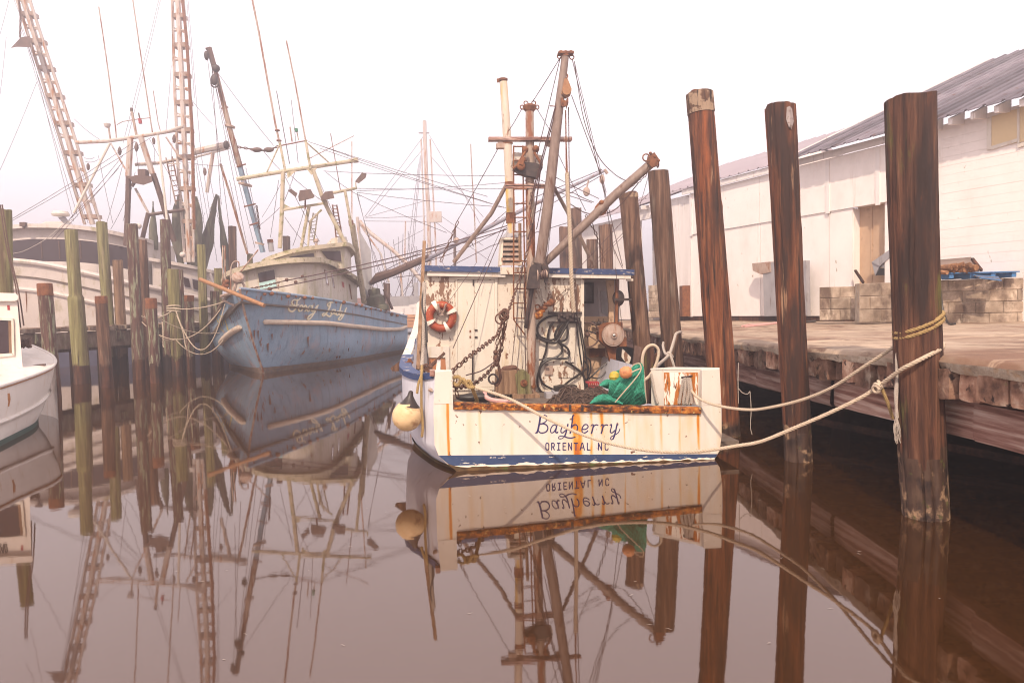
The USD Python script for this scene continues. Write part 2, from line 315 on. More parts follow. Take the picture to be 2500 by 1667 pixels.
look('dark_iron', [(.018, .012, .012), (.04, .026, .024), (.08, .05, .04)], (12, 12, 12), .55, .5, .01, [((.14, .05, .02), (9, 9, 9), .64, .72, 3)])
look('wire', [(.05, .022, .022), (.09, .045, .042)], (30, 30, 30), .7, 0)
look('chain_rust', [(.045, .02, .014), (.10, .045, .028), (.16, .075, .045)], (30, 30, 30), .75, .4, .004)
look('hose_black', [(.012, .009, .009), (.03, .022, .02)], (20, 20, 20), .45, .1, .002)
look('life_ring', [(.24, .035, .012), (.34, .06, .018)], (9, 9, 9), .55, .2, .004, [((.50, .30, .10), (12, 12, 12), .60, .62, 5), ((.14, .025, .012), (5, 5, 5), .56, .68, 2)])
look('ring_tape', [(.62, .54, .46), (.72, .65, .57)], (12, 12, 12), .6, .2, .004)
look('buoy', [(.48, .30, .14), (.60, .42, .23), (.66, .50, .31)], (5, 5, 7), .5, .1, .005, [((.32, .17, .08), (7, 7, 10), .54, .68, 2)])
look('buoy_cap', [(.02, .014, .013), (.045, .03, .026)], (9, 9, 9), .45, .1, .004)
look('float_orange', [(.48, .19, .075), (.56, .26, .11)], (7, 7, 7), .6, .1, .004, [((.30, .11, .045), (9, 9, 9), .54, .66, 2)])
look('float_yellow', [(.34, .24, .02), (.44, .33, .04)], (7, 7, 7), .6, .1, .004, [((.06, .22, .09), (14, 14, 14), .52, .56, 2)])
look('net_green', [(.004, .09, .055), (.012, .17, .105), (.03, .26, .165)], (26, 26, 26), .8, .8, .02, detail=3)
look('net_cord', [(.02, .20, .125), (.05, .34, .225)], (26, 26, 26), .8, 0)
look('net_strand', [(.05, .03, .022), (.12, .075, .055)], (26, 26, 26), .9, 0)
look('barnacle', [(.30, .21, .14), (.45, .35, .26)], (40, 40, 40), .9, 0)
look('net_dark', [(.012, .008, .007), (.04, .022, .016), (.09, .05, .035)], (26, 26, 26), .9, 1.0, .03, [((.35, .28, .22), (20, 20, 20), .74, .76, 3)])
look('net_trawl', [(.085, .085, .06), (.13, .125, .09), (.17, .155, .12)], V(10, 1.5), .95, .5, .02, [((.09, .05, .05), V(4, 1), .55, .66, 2)])
look('rope_pale', [(.36, .28, .20), (.52, .42, .32)], (40, 40, 40), .9, .3, .003)
look('rope_yellow', [(.22, .14, .055), (.36, .25, .11)], (30, 30, 30), .9, .3, .003)
look('rope_grey', [(.30, .25, .21), (.42, .36, .31)], (30, 30, 30), .9, .3, .003)
look('deck_grey', [(.06, .04, .032), (.12, .09, .07), (.18, .14, .11)], (5, 5, 5), .85, .4, .01, [((.09, .05, .03), (3, 3, 3), .55, .68, 2)])
look('inside_grey', [(.40, .35, .37), (.48, .43, .44)], (3, 3, 3), .7, .1, .005, [((.22, .15, .12), (5, 5, 2), .62, .75, 3)])
look('inside_tan', [(.42, .27, .17), (.52, .36, .24)], (3, 3, 3), .7, .1, .005, [((.15, .07, .04), (5, 5, 3), .60, .72, 3)])
look('grey_paint', [(.25, .235, .25), (.34, .32, .33)], (5, 5, 3), .6, .2, .005, [((.16, .13, .12), V(7, 1.2), .58, .7, 3)])
look('orange_hatch', [(.36, .14, .06), (.44, .19, .09)], (4, 4, 4), .6, .1, .004)
look('navy_ink', [(.022, .016, .085), (.035, .026, .11)], (12, 12, 12), .5, 0)
look('cream_ink', [(.74, .66, .48), (.82, .74, .56)], (9, 9, 9), .6, 0, layers=[((.20, .26, .34), (12, 12, 12), .62, .65, 3)])
look('gold_ink', [(.46, .36, .06), (.55, .43, .10)], (9, 9, 9), .6, 0, layers=[((.13, .22, .34), (12, 12, 12), .62, .66, 3)])
look('foxy_blue', [(.165, .25, .35), (.21, .30, .405), (.26, .345, .445)], V(1.6, .6), .55, .12, .01, [((.33, .265, .29), (2.2, 2.2, .9), .52, .68, 2), ((.135, .205, .29), V(7, .35), .52, .68, 8), ((.21, .085, .035), V(6, 1.6), .60, .65, 6)])
look('foxy_low', [(.10, .07, .05), (.19, .13, .095), (.27, .20, .15)], (6, 6, 9), .8, .6, .02, [((.11, .11, .14), (4, 4, 6), .56, .66, 2)])
look('foxy_white', [(.48, .415, .355), (.60, .535, .475)], V(3, .8), .6, .12, .01, [((.33, .285, .14), V(2.6, .6), .50, .70, 2), ((.20, .08, .04), V(12, 4.0), .625, .645, 4)])
look('foxy_roof', [(.40, .33, .235), (.50, .425, .32)], (3, 3, 3), .75, .15, .01, [((.21, .19, .07), (5, 5, 5), .52, .63, 2), ((.12, .07, .045), (8, 8, 8), .63, .66, 3)])
look('foxy_fender', [(.46, .36, .28), (.58, .48, .40)], (4, 4, 4), .6, .1, .005, [((.32, .12, .04), (2.2, 2.2, 5), .58, .70, 2)])
look('trawler_white', [(.48, .41, .375), (.60, .525, .485)], V(1.2, .7), .6, .1, .01, [((.40, .27, .17), V(5, .5), .60, .74, 2), ((.30, .25, .12), V(2, 1), .56, .74, 6)])
look('trawler_mast', [(.40, .33, .295), (.52, .445, .405)], V(4, 1), .6, .1, .01, [((.34, .14, .055), V(6, 1.2), .52, .62, 2)])
look('trawler_blue', [(.05, .05, .085), (.085, .085, .13)], (3, 3, 3), .5, .1, .01)
look('rust_stain', [(.30, .11, .03), (.40, .17, .05)], (9, 9, 9), .7, 0)
look('skiff_white', [(.60, .53, .475), (.69, .625, .575)], (3, 3, 2), .35, .05, .003, [((.48, .31, .17), V(5, .9), .58, .76, 4)])
look('green_dark', [(.02, .045, .035), (.04, .07, .055)], (5, 5, 5), .5, 0)
look('mint', [(.34, .52, .50), (.42, .58, .56)], (4, 4, 4), .6, 0)
look('far_brown', [(.20, .09, .08), (.28, .14, .12)], (.6, .6, .6), .8, 0)
look('far_white', [(.62, .56, .54), (.70, .64, .62)], (.6, .6, .6), .8, 0)
look('far_orange', [(.45, .22, .12), (.52, .28, .16)], (.6, .6, 2), .8, 0)
look('bark_firewood', [(.08, .035, .02), (.20, .09, .04), (.40, .22, .11)], (14, 14, 14), .9, .8, .03, vary=.3)
look('pallet_blue', [(.03, .11, .27), (.06, .19, .40)], (9, 9, 9), .7, .3, .006)
look('plank_grey', [(.13, .09, .075), (.22, .165, .14)], (3, 14, 14), .85, .5, .01, vary=.2)
look('pink_hose', [(.52, .27, .25), (.60, .34, .31)], (9, 9, 9), .6, 0)
look('mud', [(.06, .035, .02), (.10, .06, .035)], (.6, .6, .6), .9, .3, .05)
plain('red_plastic', (.30, .025, .03), .5); plain('green_glass', (.03, .16, .08), .3); plain('black', (.012, .01, .01), .5); plain('chrome', (.6, .55, .5), .25, 1.0)
plain('lamp_glass', (.5, .45, .42), .2)
plain('dark_pane', (.035, .018, .02), .12); plain('blind', (.62, .47, .27), .6); plain('black_ink', (.02, .015, .015), .5)
def pane(name, tint, dirt):
    LOOK[name] = usdkit.material(stage, f'/World/Looks/{name}', {
        'g': ('glossy_bsdf', {'roughness': 0.04, 'color': (.9, .9, .9)}), 't': ('transparent_bsdf', {'color': tint}), 'd': ('diffuse_bsdf', {'color': (.45, .40, .40)}),
        'f': ('fresnel', {'IOR': 1.5}), 'm': ('mix_closure', {}), 'q': ('mix_closure', {'fac': dirt})},
        [('f.fac', 'm.fac'), ('t.BSDF', 'm.closure1'), ('g.BSDF', 'm.closure2'), ('m.closure', 'q.closure1'), ('d.BSDF', 'q.closure2')], surface='q.closure')
pane('glass', (.9, .88, .88), .12); pane('glass_dirty', (.8, .78, .78), .4)

# water: brown, almost still
LOOK['water_look'] = usdkit.material(stage, '/World/Looks/water_look', {
    'g': ('geometry', {}), 'm1': ('mapping', {'scale': (.55, 1.3, 1)}), 'm2': ('mapping', {'scale': (3.0, 8.0, 1), 'rotation': (0, 0, .35)}),
    'n1': ('noise_texture', {'scale': 1.0, 'detail': 2.0}), 'n2': ('noise_texture', {'scale': 1.0, 'detail': 3.0}), 'mx': ('mix_float', {'fac': .22}),
    'b': ('bump', {'strength': .05, 'distance': .02}), 'p': ('principled_bsdf', {'base_color': (.020, .0075, .0014), 'roughness': .03, 'ior': 2.3, 'specular_tint': (1.0, .78, .70)})},
    [('g.position', 'm1.vector'), ('g.position', 'm2.vector'), ('m1.vector', 'n1.vector'), ('m2.vector', 'n2.vector'), ('n1.fac', 'mx.a'), ('n2.fac', 'mx.b'),
     ('mx.result', 'b.height'), ('b.normal', 'p.normal')], surface='p.BSDF')
# the bayberry's transom: white paint with rust runs below the rail at the places where they run
def transom_look(xl, xr, streaks):
    n = 256; r = np.zeros(n)
    for x, w, a in streaks:
        u = (x - xl) / (xr - xl) * n; s = max(w / (xr - xl) * n, .8); r += a * np.exp(-((np.arange(n) - u) / s) ** 2)
    r = np.clip(r, 0, 1)
    LOOK['transom_paint'] = usdkit.material(stage, '/World/Looks/transom_paint', {
        'g': ('geometry', {}), 'sx': ('separate_xyz', {}), 'mp': ('mapping', {'scale': (6, 6, 1.4)}), 'nz': ('noise_texture', {'scale': 1.0, 'detail': 6.0}),
        'wob': ('math', {'math_type': 'multiply_add', 'value2': .06}), 'mr': ('map_range', {'from_min': xl, 'from_max': xr, 'clamp': True}),
        'rp': ('rgb_ramp', {'ramp': [(i / (n - 1), (r[i],) * 3) for i in range(n)]}),
        'rm': ('math', {'math_type': 'multiply'}), 'nm': ('map_range', {'from_min': .35, 'from_max': .6, 'to_min': .15, 'to_max': 1.0, 'clamp': True}),
        'bs': ('rgb_ramp', {'ramp': [(.3, (.585, .525, .46)), (.7, (.645, .585, .52))]}),
        'c1': ('rgb_ramp', {'ramp': [(0, (.62, .555, .485)), (.15, (.60, .44, .22)), (.38, (.60, .27, .03)), (.75, (.46, .12, .012)), (1, (.30, .06, .01))]}),
        'mx': ('mix_color', {}), 'fa': ('math', {'math_type': 'multiply', 'value2': 2.2, 'use_clamp': True}),
        'm2': ('mapping', {'scale': (14, 14, 14)}), 'n2': ('noise_texture', {'detail': 5.0}), 'r2': ('map_range', {'from_min': .68, 'from_max': .70, 'clamp': True}), 'm3': ('mix_color', {'b': (.16, .08, .05)}),
        'm4': ('mapping', {'scale': (4.5, 4.5, .7)}), 'n4': ('noise_texture', {'detail': 6.0}), 'r4': ('map_range', {'from_min': .50, 'from_max': .74, 'to_max': .85, 'clamp': True}), 'm5': ('mix_color', {'b': (.60, .40, .20)}),
        'p': ('principled_bsdf', {'roughness': .45})},
        [('g.position', 'sx.vector'), ('g.position', 'mp.vector'), ('mp.vector', 'nz.vector'), ('nz.fac', 'wob.value1'), ('sx.x', 'wob.value3'), ('wob.value', 'mr.value'), ('mr.result', 'rp.fac'),
         ('rp.color', 'rm.value1'), ('nz.fac', 'nm.value'), ('nm.result', 'rm.value2'), ('nz.fac', 'bs.fac'), ('rm.value', 'c1.fac'), ('rm.value', 'fa.value1'), ('fa.value', 'mx.fac'), ('m5.result', 'mx.a'), ('c1.color', 'mx.b'),
         ('g.position', 'm4.vector'), ('m4.vector', 'n4.vector'), ('n4.fac', 'r4.value'), ('r4.result', 'm5.fac'), ('bs.color', 'm5.a'),
         ('g.position', 'm2.vector'), ('m2.vector', 'n2.vector'), ('n2.fac', 'r2.value'), ('r2.result', 'm3.fac'), ('mx.result', 'm3.a'), ('m3.result', 'p.base_color')], surface='p.BSDF')

look('tin', [(.20, .16, .15), (.30, .25, .24)], (9, 9, 9), .5, .2, .005, [((.12, .06, .04), (9, 9, 9), .54, .62, 3)])
# ------------------------------------------------------------------ water, bed and air
Wt = 160.0
solo('water', hexa([(-Wt, -60, -.4), (Wt, -60, -.4), (Wt, 220, -.4), (-Wt, 220, -.4)], [(-Wt, -60, 0), (Wt, -60, 0), (Wt, 220, 0), (-Wt, 220, 0)]), 'water_look', kind='structure', smooth=False)
HAZE = 0.0088
LOOK['haze_air'] = usdkit.material(stage, '/World/Looks/haze_air', {'v': ('principled_volume', {'color': (.998, .90, .915), "density": HAZE, "anisotropy": 0.68})}, [], volume='v.volume')
solo('haze', box((0, 80, 10), 2 * Wt + 8, 290, 23), 'haze_air', label='pale pinkish morning mist hanging over the whole harbour', cat='haze', kind='stuff', smooth=False)

_r = np.random.default_rng(21); FK = []
for _ in range(46):
    x, y = _r.uniform(-3.2, 2.6), _r.uniform(2.6, 8.0); a = _r.uniform(-.5, .5); L = _r.uniform(.008, .022); w = _r.uniform(.0015, .003)
    d = A3(math.cos(a), math.sin(a), 0); n = A3(-d[1], d[0], 0); c = A3(x, y, .004)
    FK.append((np.array([c - d * L, c - n * w, c + d * L, c + n * w]), np.array([[0, 1, 2], [0, 2, 3]])))
solo('floating_flecks', FK, 'rope_grey', label='tiny pale flecks drifting on the still brown water', cat='flecks', kind='stuff', smooth=False)
# ================================================================== RIGHT DOCK
rng = np.random.default_rng(7); random.seed(7)
EDGE_X = 3.47
def deck_z(x, y):
    e = np.interp(y, [4, 5.8, 8, 13.3, 16, 30, 60], [1.40, 1.375, 1.31, 1.235, 1.22, 1.30, 1.30])
    return e + np.clip((x - EDGE_X) * .022, 0, .13)
ys = np.concatenate([np.arange(3.0, 18, .09), np.arange(18, 60.1, 1.5)])
edge = EDGE_X + .05 * (meshkit.fbm(np.stack([ys * 1.9, ys * 0, ys * 0], 1), 4, 3) - .5) * 2
top_rows, low_rows = [], []
xs = np.array([0, .02, .06, .3, 1, 2, 4, 7, 12, 22.])
for y, e in zip(ys, edge):
    X = e + xs; X[-1] = 26
    nz = meshkit.fbm(np.stack([X * 2.2, X * 0 + y * 2.2, X * 0], 1), 4, 9) - .5
    Z = deck_z(X, np.full_like(X, y)) + nz * .018
    Z[0] -= .055 + .04 * nz[0]; Z[1] -= .02
    top_rows.append(np.stack([X, np.full_like(X, y), Z], 1))
skirt = []
for k, (y, e) in enumerate(zip(ys, edge)):
    p0 = top_rows[k][0]; n1 = meshkit.noise(A3(y * 9, 3.3, 1.)[None])[0]
    skirt.append([p0 + A3(.10, 0, -.085), p0 + A3(.012 + .05 * n1 * n1, 0, -.06 - .03 * n1), p0 + A3(-.006 + .02 * n1, 0, -.025), p0])
dock = thing('concrete_dock', 'concrete topped timber dock running beside the white working boat to the warehouse', 'dock', (EDGE_X, 5, 1.2), kind='structure')
part(dock, 'concrete_slab', grid(top_rows), 'concrete', 40)
part(dock, 'slab_edge', grid(skirt), 'concrete_edge', 40)
y = 3.2; tn = 0
rest = []
while y < 40:
    w = rng.uniform(.21, .33); z1 = float(deck_z(np.array(EDGE_X), y)) - .105; h = rng.uniform(.22, .26); x0 = EDGE_X + .06 + rng.uniform(-.055, .045)
    prof = []
    for yy, zz in ((.008, 0), (w * .5, .004), (w - .008, 0), (w, -.012), (w + .004, -h * .5), (w - .002, -h + .012), (w - .012, -h), (w * .5, -h - .006), (.012, -h), (0, -h + .012), (-.004, -h * .5), (0, -.012)):
        prof.append(A3(x0 + rng.uniform(-.012, .012), y + yy, z1 + zz + rng.uniform(-.008, .008)))
    prof = np.array(prof); c = prof.mean(0) + A3(-.006 + rng.uniform(-.02, .02), 0, 0)
    back = prof.copy(); back[:, 0] = 9.0
    n = len(prof); v = np.vstack([prof, back, [c]]); k = np.arange(n); k2 = (k + 1) % n
    f = np.vstack([np.stack([k, k2, np.full(n, 2 * n)], 1), np.stack([k, n + k, n + k2], 1), np.stack([k, n + k2, k2], 1)])
    if y < 20: part(dock, 'deck_timber', (v, f), 'end_grain', 30)
    else: rest.append((v, f))
    y += w + rng.uniform(.02, .05); tn += 1
part(dock, 'deck_timber', rest, 'end_grain', 30, kind='stuff')
for k in range(9):                                # stringer beams, bay by bay
    y0, y1 = 3.0 + k * 2.42, 3.0 + (k + 1) * 2.42 - .02
    za, zb = [float(deck_z(np.array(EDGE_X), q)) - .375 for q in (y0, y1)]; x = 3.66 + .03 * (k % 2)
    seg = 14; t = np.linspace(0, 1, seg); rows = []
    for q in t:
        yy, zz = y0 + (y1 - y0) * q, za + (zb - za) * q; j = rng.uniform(-.006, .006, 4)
        rows.append([A3(x + .16, yy, zz), A3(x + .02 + j[0], yy, zz), A3(x + j[1], yy, zz - .03), A3(x + j[2], yy, zz - .27), A3(x + .02 + j[3], yy, zz - .305), A3(x + .16, yy, zz - .305)])
    part(dock, 'stringer_beam', grid(rows), 'beam_wood', 40)
part(dock, 'bulkhead', box((8.6, 25, .35), .2, 60, 1.7), 'wood_dark', False)
for yy in (6.2, 8.6, 11): part(dock, 'under_post', rod((5.3, yy, -.3), (5.3, yy, 1.0), .14, 12), 'wood_dark')
part(dock, 'cross_brace', rod((4.0, 9.3, .25), (6.4, 5.0, .05), .05, 6), 'wood_dark')

# ================================================================== PILINGS
def piling(top, bot, r0, r1, mat, label, group=None, ragged=.04, seed=0, cap=None, wet=.0, wmat='wood_wet', bend=(0, 0), splice=None, name='wooden_piling', extra=None):
    top, bot = np.asarray(top, float), np.asarray(bot, float)
    L = np.linalg.norm(top - bot); near = bot[1] < 11.5; n = 96 if near else (40 if max(r0, r1) > .13 else 24); m = max(int(L / .09), 16)
    ax = (top - bot) / L; a = np.cross(ax, A3(0, 1, 0)); a /= np.linalg.norm(a); b = np.cross(ax, a)
    t = np.linspace(0, 1, m); th = np.arange(n) * 2 * PI / n
    cw = np.random.default_rng(seed); CK = [(cw.uniform(0, 2 * PI), cw.uniform(0, .8), cw.uniform(.25, .8), cw.uniform(.06, .13), cw.uniform(0, 9)) for _ in range(15 if near else 0)]
    KN = [(cw.uniform(0, 2 * PI), cw.uniform(.2, .95), cw.uniform(.04, .09)) for _ in range(9 if near else 0)]
    def sect(tt, last=0.0):
        c = bot + (top - bot) * tt + a * bend[0] * math.sin(PI * tt) + b * bend[1] * math.sin(PI * tt * 1.3)
        r = r0 + (r1 - r0) * tt
        if splice is not None and tt > splice: r *= .8
        q = np.stack([np.cos(th) * 2.6, np.sin(th) * 2.6, np.full(n, tt * L * .35 + seed * 5.1)], 1)
        d = (meshkit.fbm(q, 3, seed) - .5) * .26
        q2 = np.stack([np.cos(th) * 7, np.sin(th) * 7, np.full(n, tt * L * .25 + seed)], 1)
        cr_ = meshkit.noise(q2, seed + 5); d -= np.clip(cr_ - .68, 0, .3) * .6
        for c0, a0, ln, dep, ph in CK:
            u = (tt - a0) / ln
            if 0 < u < 1:
                dl = np.abs((th - c0 - .16 * math.sin(tt * 7 + ph) + PI) % (2 * PI) - PI)
                d = d - dep * math.sin(PI * u) ** .5 * np.clip(1 - dl / .085, 0, 1)
        for c0, a0, hh in KN:
            dl = (np.abs((th - c0 + PI) % (2 * PI) - PI) / .32) ** 2 + ((tt - a0) * L / .12) ** 2
            d = d + hh * np.exp(-dl * 2.5) * np.cos(np.minimum(dl * 3, PI))
        rr = r * (1 + d)
        return c + rr[:, None] * (np.cos(th)[:, None] * a + np.sin(th)[:, None] * b)
    rows = [sect(x) for x in t]
    jag = (meshkit.noise(np.stack([np.cos(th) * 1.3, np.sin(th) * 1.3, np.full(n, seed * 1.0)], 1), 3) - .5) * 2 * ragged
    rows[-1] = rows[-1] + ax * jag[:, None]
    c = rows[-1].mean(0)
    rows += [c + (rows[-1] - c) * .86 + ax * .006, c + (rows[-1] - c) * .4 - ax * .02, c + (rows[-1] - c) * .02 - ax * .03]
    v = np.vstack(rows); M = len(rows)
    i = np.arange(M - 1)[:, None] * n + np.arange(n)[None]; j = np.arange(M - 1)[:, None] * n + (np.arange(n)[None] + 1) % n
    f = np.vstack([np.stack([i, j, j + n], -1).reshape(-1, 3), np.stack([i, j + n, i + n], -1).reshape(-1, 3)])
    g = thing(name, label, 'piling', (bot[0], bot[1], 0), group)
    fz = v[f].mean(1); fz = fz[:, 2] + (meshkit.fbm(fz * A3(7, 7, 2), 3, seed) - .5) * .5 * (wet > .3); low = fz < wet
    part(g, 'post', (v, f[~low]), mat, 50)
    if low.any(): part(g, 'tidal_band', (v, f[low]), wmat, 50)
    if cap:
        k0 = int(m * (1 - cap[0] / L)); cr0 = sect(t[k0])
        rr = [q.mean(0) + (q - q.mean(0)) * 1.05 for q in [sect(x) for x in np.linspace(t[k0], 1, 4)]]
        cc = rr[-1].mean(0); rr += [cc + (rr[-1] - cc) * .9 + ax * .012, cc + (rr[-1] - cc) * .02 + ax * .02]
        rr = [np.vstack([q, q[:1]]) for q in rr]
        part(g, 'metal_cap', grid(rr), cap[1], 50)
    if extra: extra(g, sect, ax)
    return g
def pile_px(tx, ty, bx, by, wt, wb, mat, label, d=None, dtop=None, **k):
    b0 = onz(bx, by, 0) if d is None else at(bx, by, d)
    d0 = b0[1]; t0 = at(tx, ty, dtop or d0)
    k0 = (t0 - b0) / (t0[2] - b0[2]); bot = b0 - k0 * (b0[2] + .5)
    return piling(t0, bot, size(wb, d0) / 2, size(wt, dtop or d0) / 2, mat, label, **k)
def barnacles(g, sect, ax):
    r = np.random.default_rng(3); out = []
    for t0, k0, n, st in ((.36, 68, 16, .035), (.40, 70, 9, .03), (.28, 66, 10, .05), (.43, 50, 4, .03), (.22, 64, 12, .05)):
        for _ in range(n):
            tt = np.clip(r.normal(t0, st), .12, .5); s = sect(tt); k = int(r.normal(k0, 5)) % len(s); c = s[k]; o = c - s.mean(0); o /= np.linalg.norm(o)
            out.append(ball(c + o * .001, r.choice([.003, .004, .006, .009], p=[.4, .3, .2, .1]), 1, tuple(r.uniform(.7, 1.4, 3))))
    part(g, 'barnacles', out, 'barnacle', label='small pale barnacles', kind='stuff')
DOCKP = None
pile_px(2222, 240, 2264, 1259, 108, 104, 'wood_dark', 'thick dark brown piling nearest the camera with two rope turns around it', seed=11, ragged=.018, wet=.62, bend=(.02, 0), extra=barnacles)
pile_px(1904, 260, 1950, 1123, 69, 64, 'wood_red', 'brown piling standing before the white panelled wall with a scrap of tin at its top', seed=12, ragged=.02, wet=.42)
pile_px(1708, 228, 1774, 1062, 62, 66, 'wood_red', 'reddish piling with a pale splintered cap, tallest in the middle of the dock row', seed=23, ragged=.035, wet=.2, cap=(.30, 'cap_flaky'))
pile_px(1606, 420, 1653, 985, 47, 50, 'wood_brown', 'brown piling with a dark split down its side, touched by the grey boom', seed=14, ragged=.025, wet=.2)
pile_px(1534, 474, 1578, 957, 44, 42, 'wood_brown', 'brown capped piling just right of the cabin roof with a thin line tied round it', seed=15, wet=.2, cap=(.16, 'cap_flaky'))
for tx, ty, w, d, lab in ((1478, 549, 33, 20.5, 'shortish brown piling behind the cabin roof with peeling cap, rightmost of the hidden-foot ones'), (1445, 585, 28, 23, 'lowest brown piling peeping over the cabin roof'),
                          (1406, 508, 25, 25, 'tall thin brown piling behind the hanging rope and cabin roof'), (1377, 555, 24, 27.5, 'flat topped brown piling behind the cabin roof, leftmost of that cluster')):
    b0 = at(tx + 8, 900, d); b0[2] = 0
    piling(at(tx, ty, d), b0 - A3(0, 0, .5), size(w, d) / 2, size(w, d) / 2, 'wood_brown', lab, seed=tx, wet=.2)
# scrap of tin on the second piling
tp = at(1921, 300, onz(1950, 1123)[1] - .17)
solo('tin_scrap', shell([[tp + A3(.0, 0, .17), tp + A3(.03, -.005, .18), tp + A3(.07, .03, .16)], [tp + A3(-.01, .0, .04), tp + A3(.03, -.012, .03), tp + A3(.085, .02, .02)], [tp + A3(.02, -.01, -.06), tp + A3(.03, -.015, -.05), tp + A3(.05, .0, -.08)]], .006, A3(0, -1, 0)),
     'tin', 'torn grey tin scrap nailed near the top of the second piling', 'tin scrap')

# ================================================================== WAREHOUSE
E_ = A3(-.41, .912, 0); E_ /= np.linalg.norm(E_); NW = A3(-E_[1], E_[0], 0)      # along the wall (going away), outward normal
O_ = at(2350, 700, 15.0)
def wp(px, py, off=0.0): return onplane(px, py, O_ + NW * off, NW)
def wall_pt(s, z, off=0.0): return A3(O_[0], O_[1], 0) + E_ * s + NW * off + A3(0, 0, z)
def ws(px): return np.dot(wp(px, 700) - O_, E_)
def wslab(poly, off, th): return hexa([wp(x, y, off) for x, y in poly], [wp(x, y, off) - NW * th for x, y in poly])
def wbox(s0, s1, z0, z1, off, th):
    q = [(s0, z0), (s1, z0), (s1, z1), (s0, z1)]
    return hexa([wall_pt(s, z, off) for s, z in q], [wall_pt(s, z, off - th) for s, z in q])
ZE = (wp(2284, 299, .45)[2] + wp(2440, 252, .45)[2]) / 2
ware = thing('warehouse', 'long white block and panel warehouse with ribbed metal roof behind the dock', 'warehouse', wall_pt(0, 1.4))
S_END, S_P = ws(3400), ws(2160)
zc, n = 1.2, 0                                    # painted block courses
while zc < ZE - .02:
    z1 = min(zc + .2, ZE)
    s0, s1, zt, zb_ = S_END, S_P, 0, 0
    part(ware, 'block_course', wbox(s0, s1, zc + .0025, z1 - .0025, rng.uniform(-.0015, .0015), .2), 'white_wall', False); zc += .2
part(ware, 'mortar', wbox(S_END, S_P, 1.2, ZE, -.006, .15), 'white_wall', False)
# window in the block wall
wf = part(ware, 'window', [wslab(q, .035, .06) for q in ([(2409, 288), (2420, 285), (2420, 364), (2409, 367)], [(2420, 357), (2484, 338), (2484, 346), (2420, 366)], [(2483, 266), (2489, 264), (2489, 350), (2483, 352)], [(2484, 352), (2530, 339), (2530, 347), (2484, 361)], [(2525, 256), (2534, 254), (2534, 340), (2525, 343)])], 'paint_white', False)
part(wf, 'blind', wslab([(2420, 285), (2530, 252), (2530, 340), (2420, 360)], .02, .012), 'blind', False)
# panelled part: upper panels, battens, opening with recess
zr = lambda px, py: wp(px, py)[2]
sL, sO0, sO1 = ws(1690), ws(2083), ws(2262)
zJ, zT, zB = (zr(1789, 540) + zr(2060, 531)) / 2, ZE - .12, 1.36
cuts = [sO1, ws(2147), ws(2025), ws(1858), sL]
for k in range(4):
    part(ware, 'upper_panel', wbox(cuts[k] + .01, cuts[k + 1] - .01, zJ, zT, .045, .09), 'white_wall', False)
for k, (a, b) in enumerate(((sO0, ws(2025)), (ws(2025), ws(1858)), (ws(1858), sL))):
    part(ware, 'lower_panel', wbox(a + .01, b - .01, zB + .12, zJ - .012, .01, .09), 'white_wall', False)
for s in (ws(2147), ws(2025), ws(1692)):
    part(ware, 'batten', wbox(s - .055, s + .055, zJ - .05, zT - .02, .075, .03), 'white_board', False)
part(ware, 'batten', wbox(sL - .02, sL + .16, zB + .1, zJ - .06, .045, .03), 'white_board', False)
part(ware, 'footing', wbox(sO0, ws(1640), 1.1, zB + .12, -.02, .2), 'wood_dark', False)
part(ware, 'recess_wall', wbox(sO1 - 1.2, sO0 + .05, 1.3, zJ + .1, -.24, .08), 'inside_tan', False)
part(ware, 'recess_side', wbox(sO0, sO0 + .05, 1.3, zJ - .02, -.03, .22), 'white_wall', False)
part(ware, 'recess_ceiling', hexa([wall_pt(sO1 - 1, zJ, -.05), wall_pt(sO0, zJ, -.05), wall_pt(sO0, zJ, -.26), wall_pt(sO1 - 1, zJ, -.26)], [wall_pt(sO1 - 1, zJ + .05, -.05), wall_pt(sO0, zJ + .05, -.05), wall_pt(sO0, zJ + .05, -.26), wall_pt(sO1 - 1, zJ + .05, -.26)]), 'white_wall', False)
part(ware, 'recess_seam', wbox(ws(2112) - .02, ws(2112) + .02, 1.4, zJ, -.22, .03), 'inside_tan', False)
# left section: boards, dark doorway
sL2, sD0, sD1 = ws(1668), ws(1666), ws(1600)
for px0, px1 in ((1792, 1770), (1770, 1730), (1730, 1700), (1700, 1668)):
    part(ware, 'wall_board', wbox(ws(px0) + .006 if px0 < 1790 else ws(1690) + .2, ws(px1) - .006, zB + .1, zT - .1, -.02, .05), 'white_board', False) if px1 < 1690 else None
sA = sL + .2; sB = sA + 1.1
for k in range(4):
    part(ware, 'wall_board', wbox(sA + (sB - sA) * k / 4 + .008, sA + (sB - sA) * (k + 1) / 4 - .008, zB + .12, zT, -.03 - .01 * (k % 2), .05), 'white_board', False)
part(ware, 'doorway', wbox(sB, sB + 1.9, zB, zT - .45, -.7, .1), 'inside_grey', False)
part(ware, 'door_leaf', wbox(sB + .3, sB + 1.5, zB + .55, zT - .75, -.5, .06), 'grey_paint', False)
part(ware, 'door_header', wbox(sB, sB + 1.9, zT - .5, zT, -.05, .1), 'white_board', False)
part(ware, 'door_post', wbox(sB + 1.9, sB + 2.1, zB, zT, -.03, .2), 'white_board', False)
for k in range(4): part(ware, 'rafter_tail', wbox(sB + .2 + k * .5, sB + .3 + k * .5, zT - .16, zT - .02, .22, .3), 'white_board', False)
part(ware, 'side_wall', wbox(sB + 2.1, sB + 6.5, zB, zT - .25, -.05, .2), 'white_board', False)
# fascia along the panelled eave
part(ware, 'fascia', wbox(sO1, sA + .1, zT, zT + .17, .16, .05), 'white_board', False)
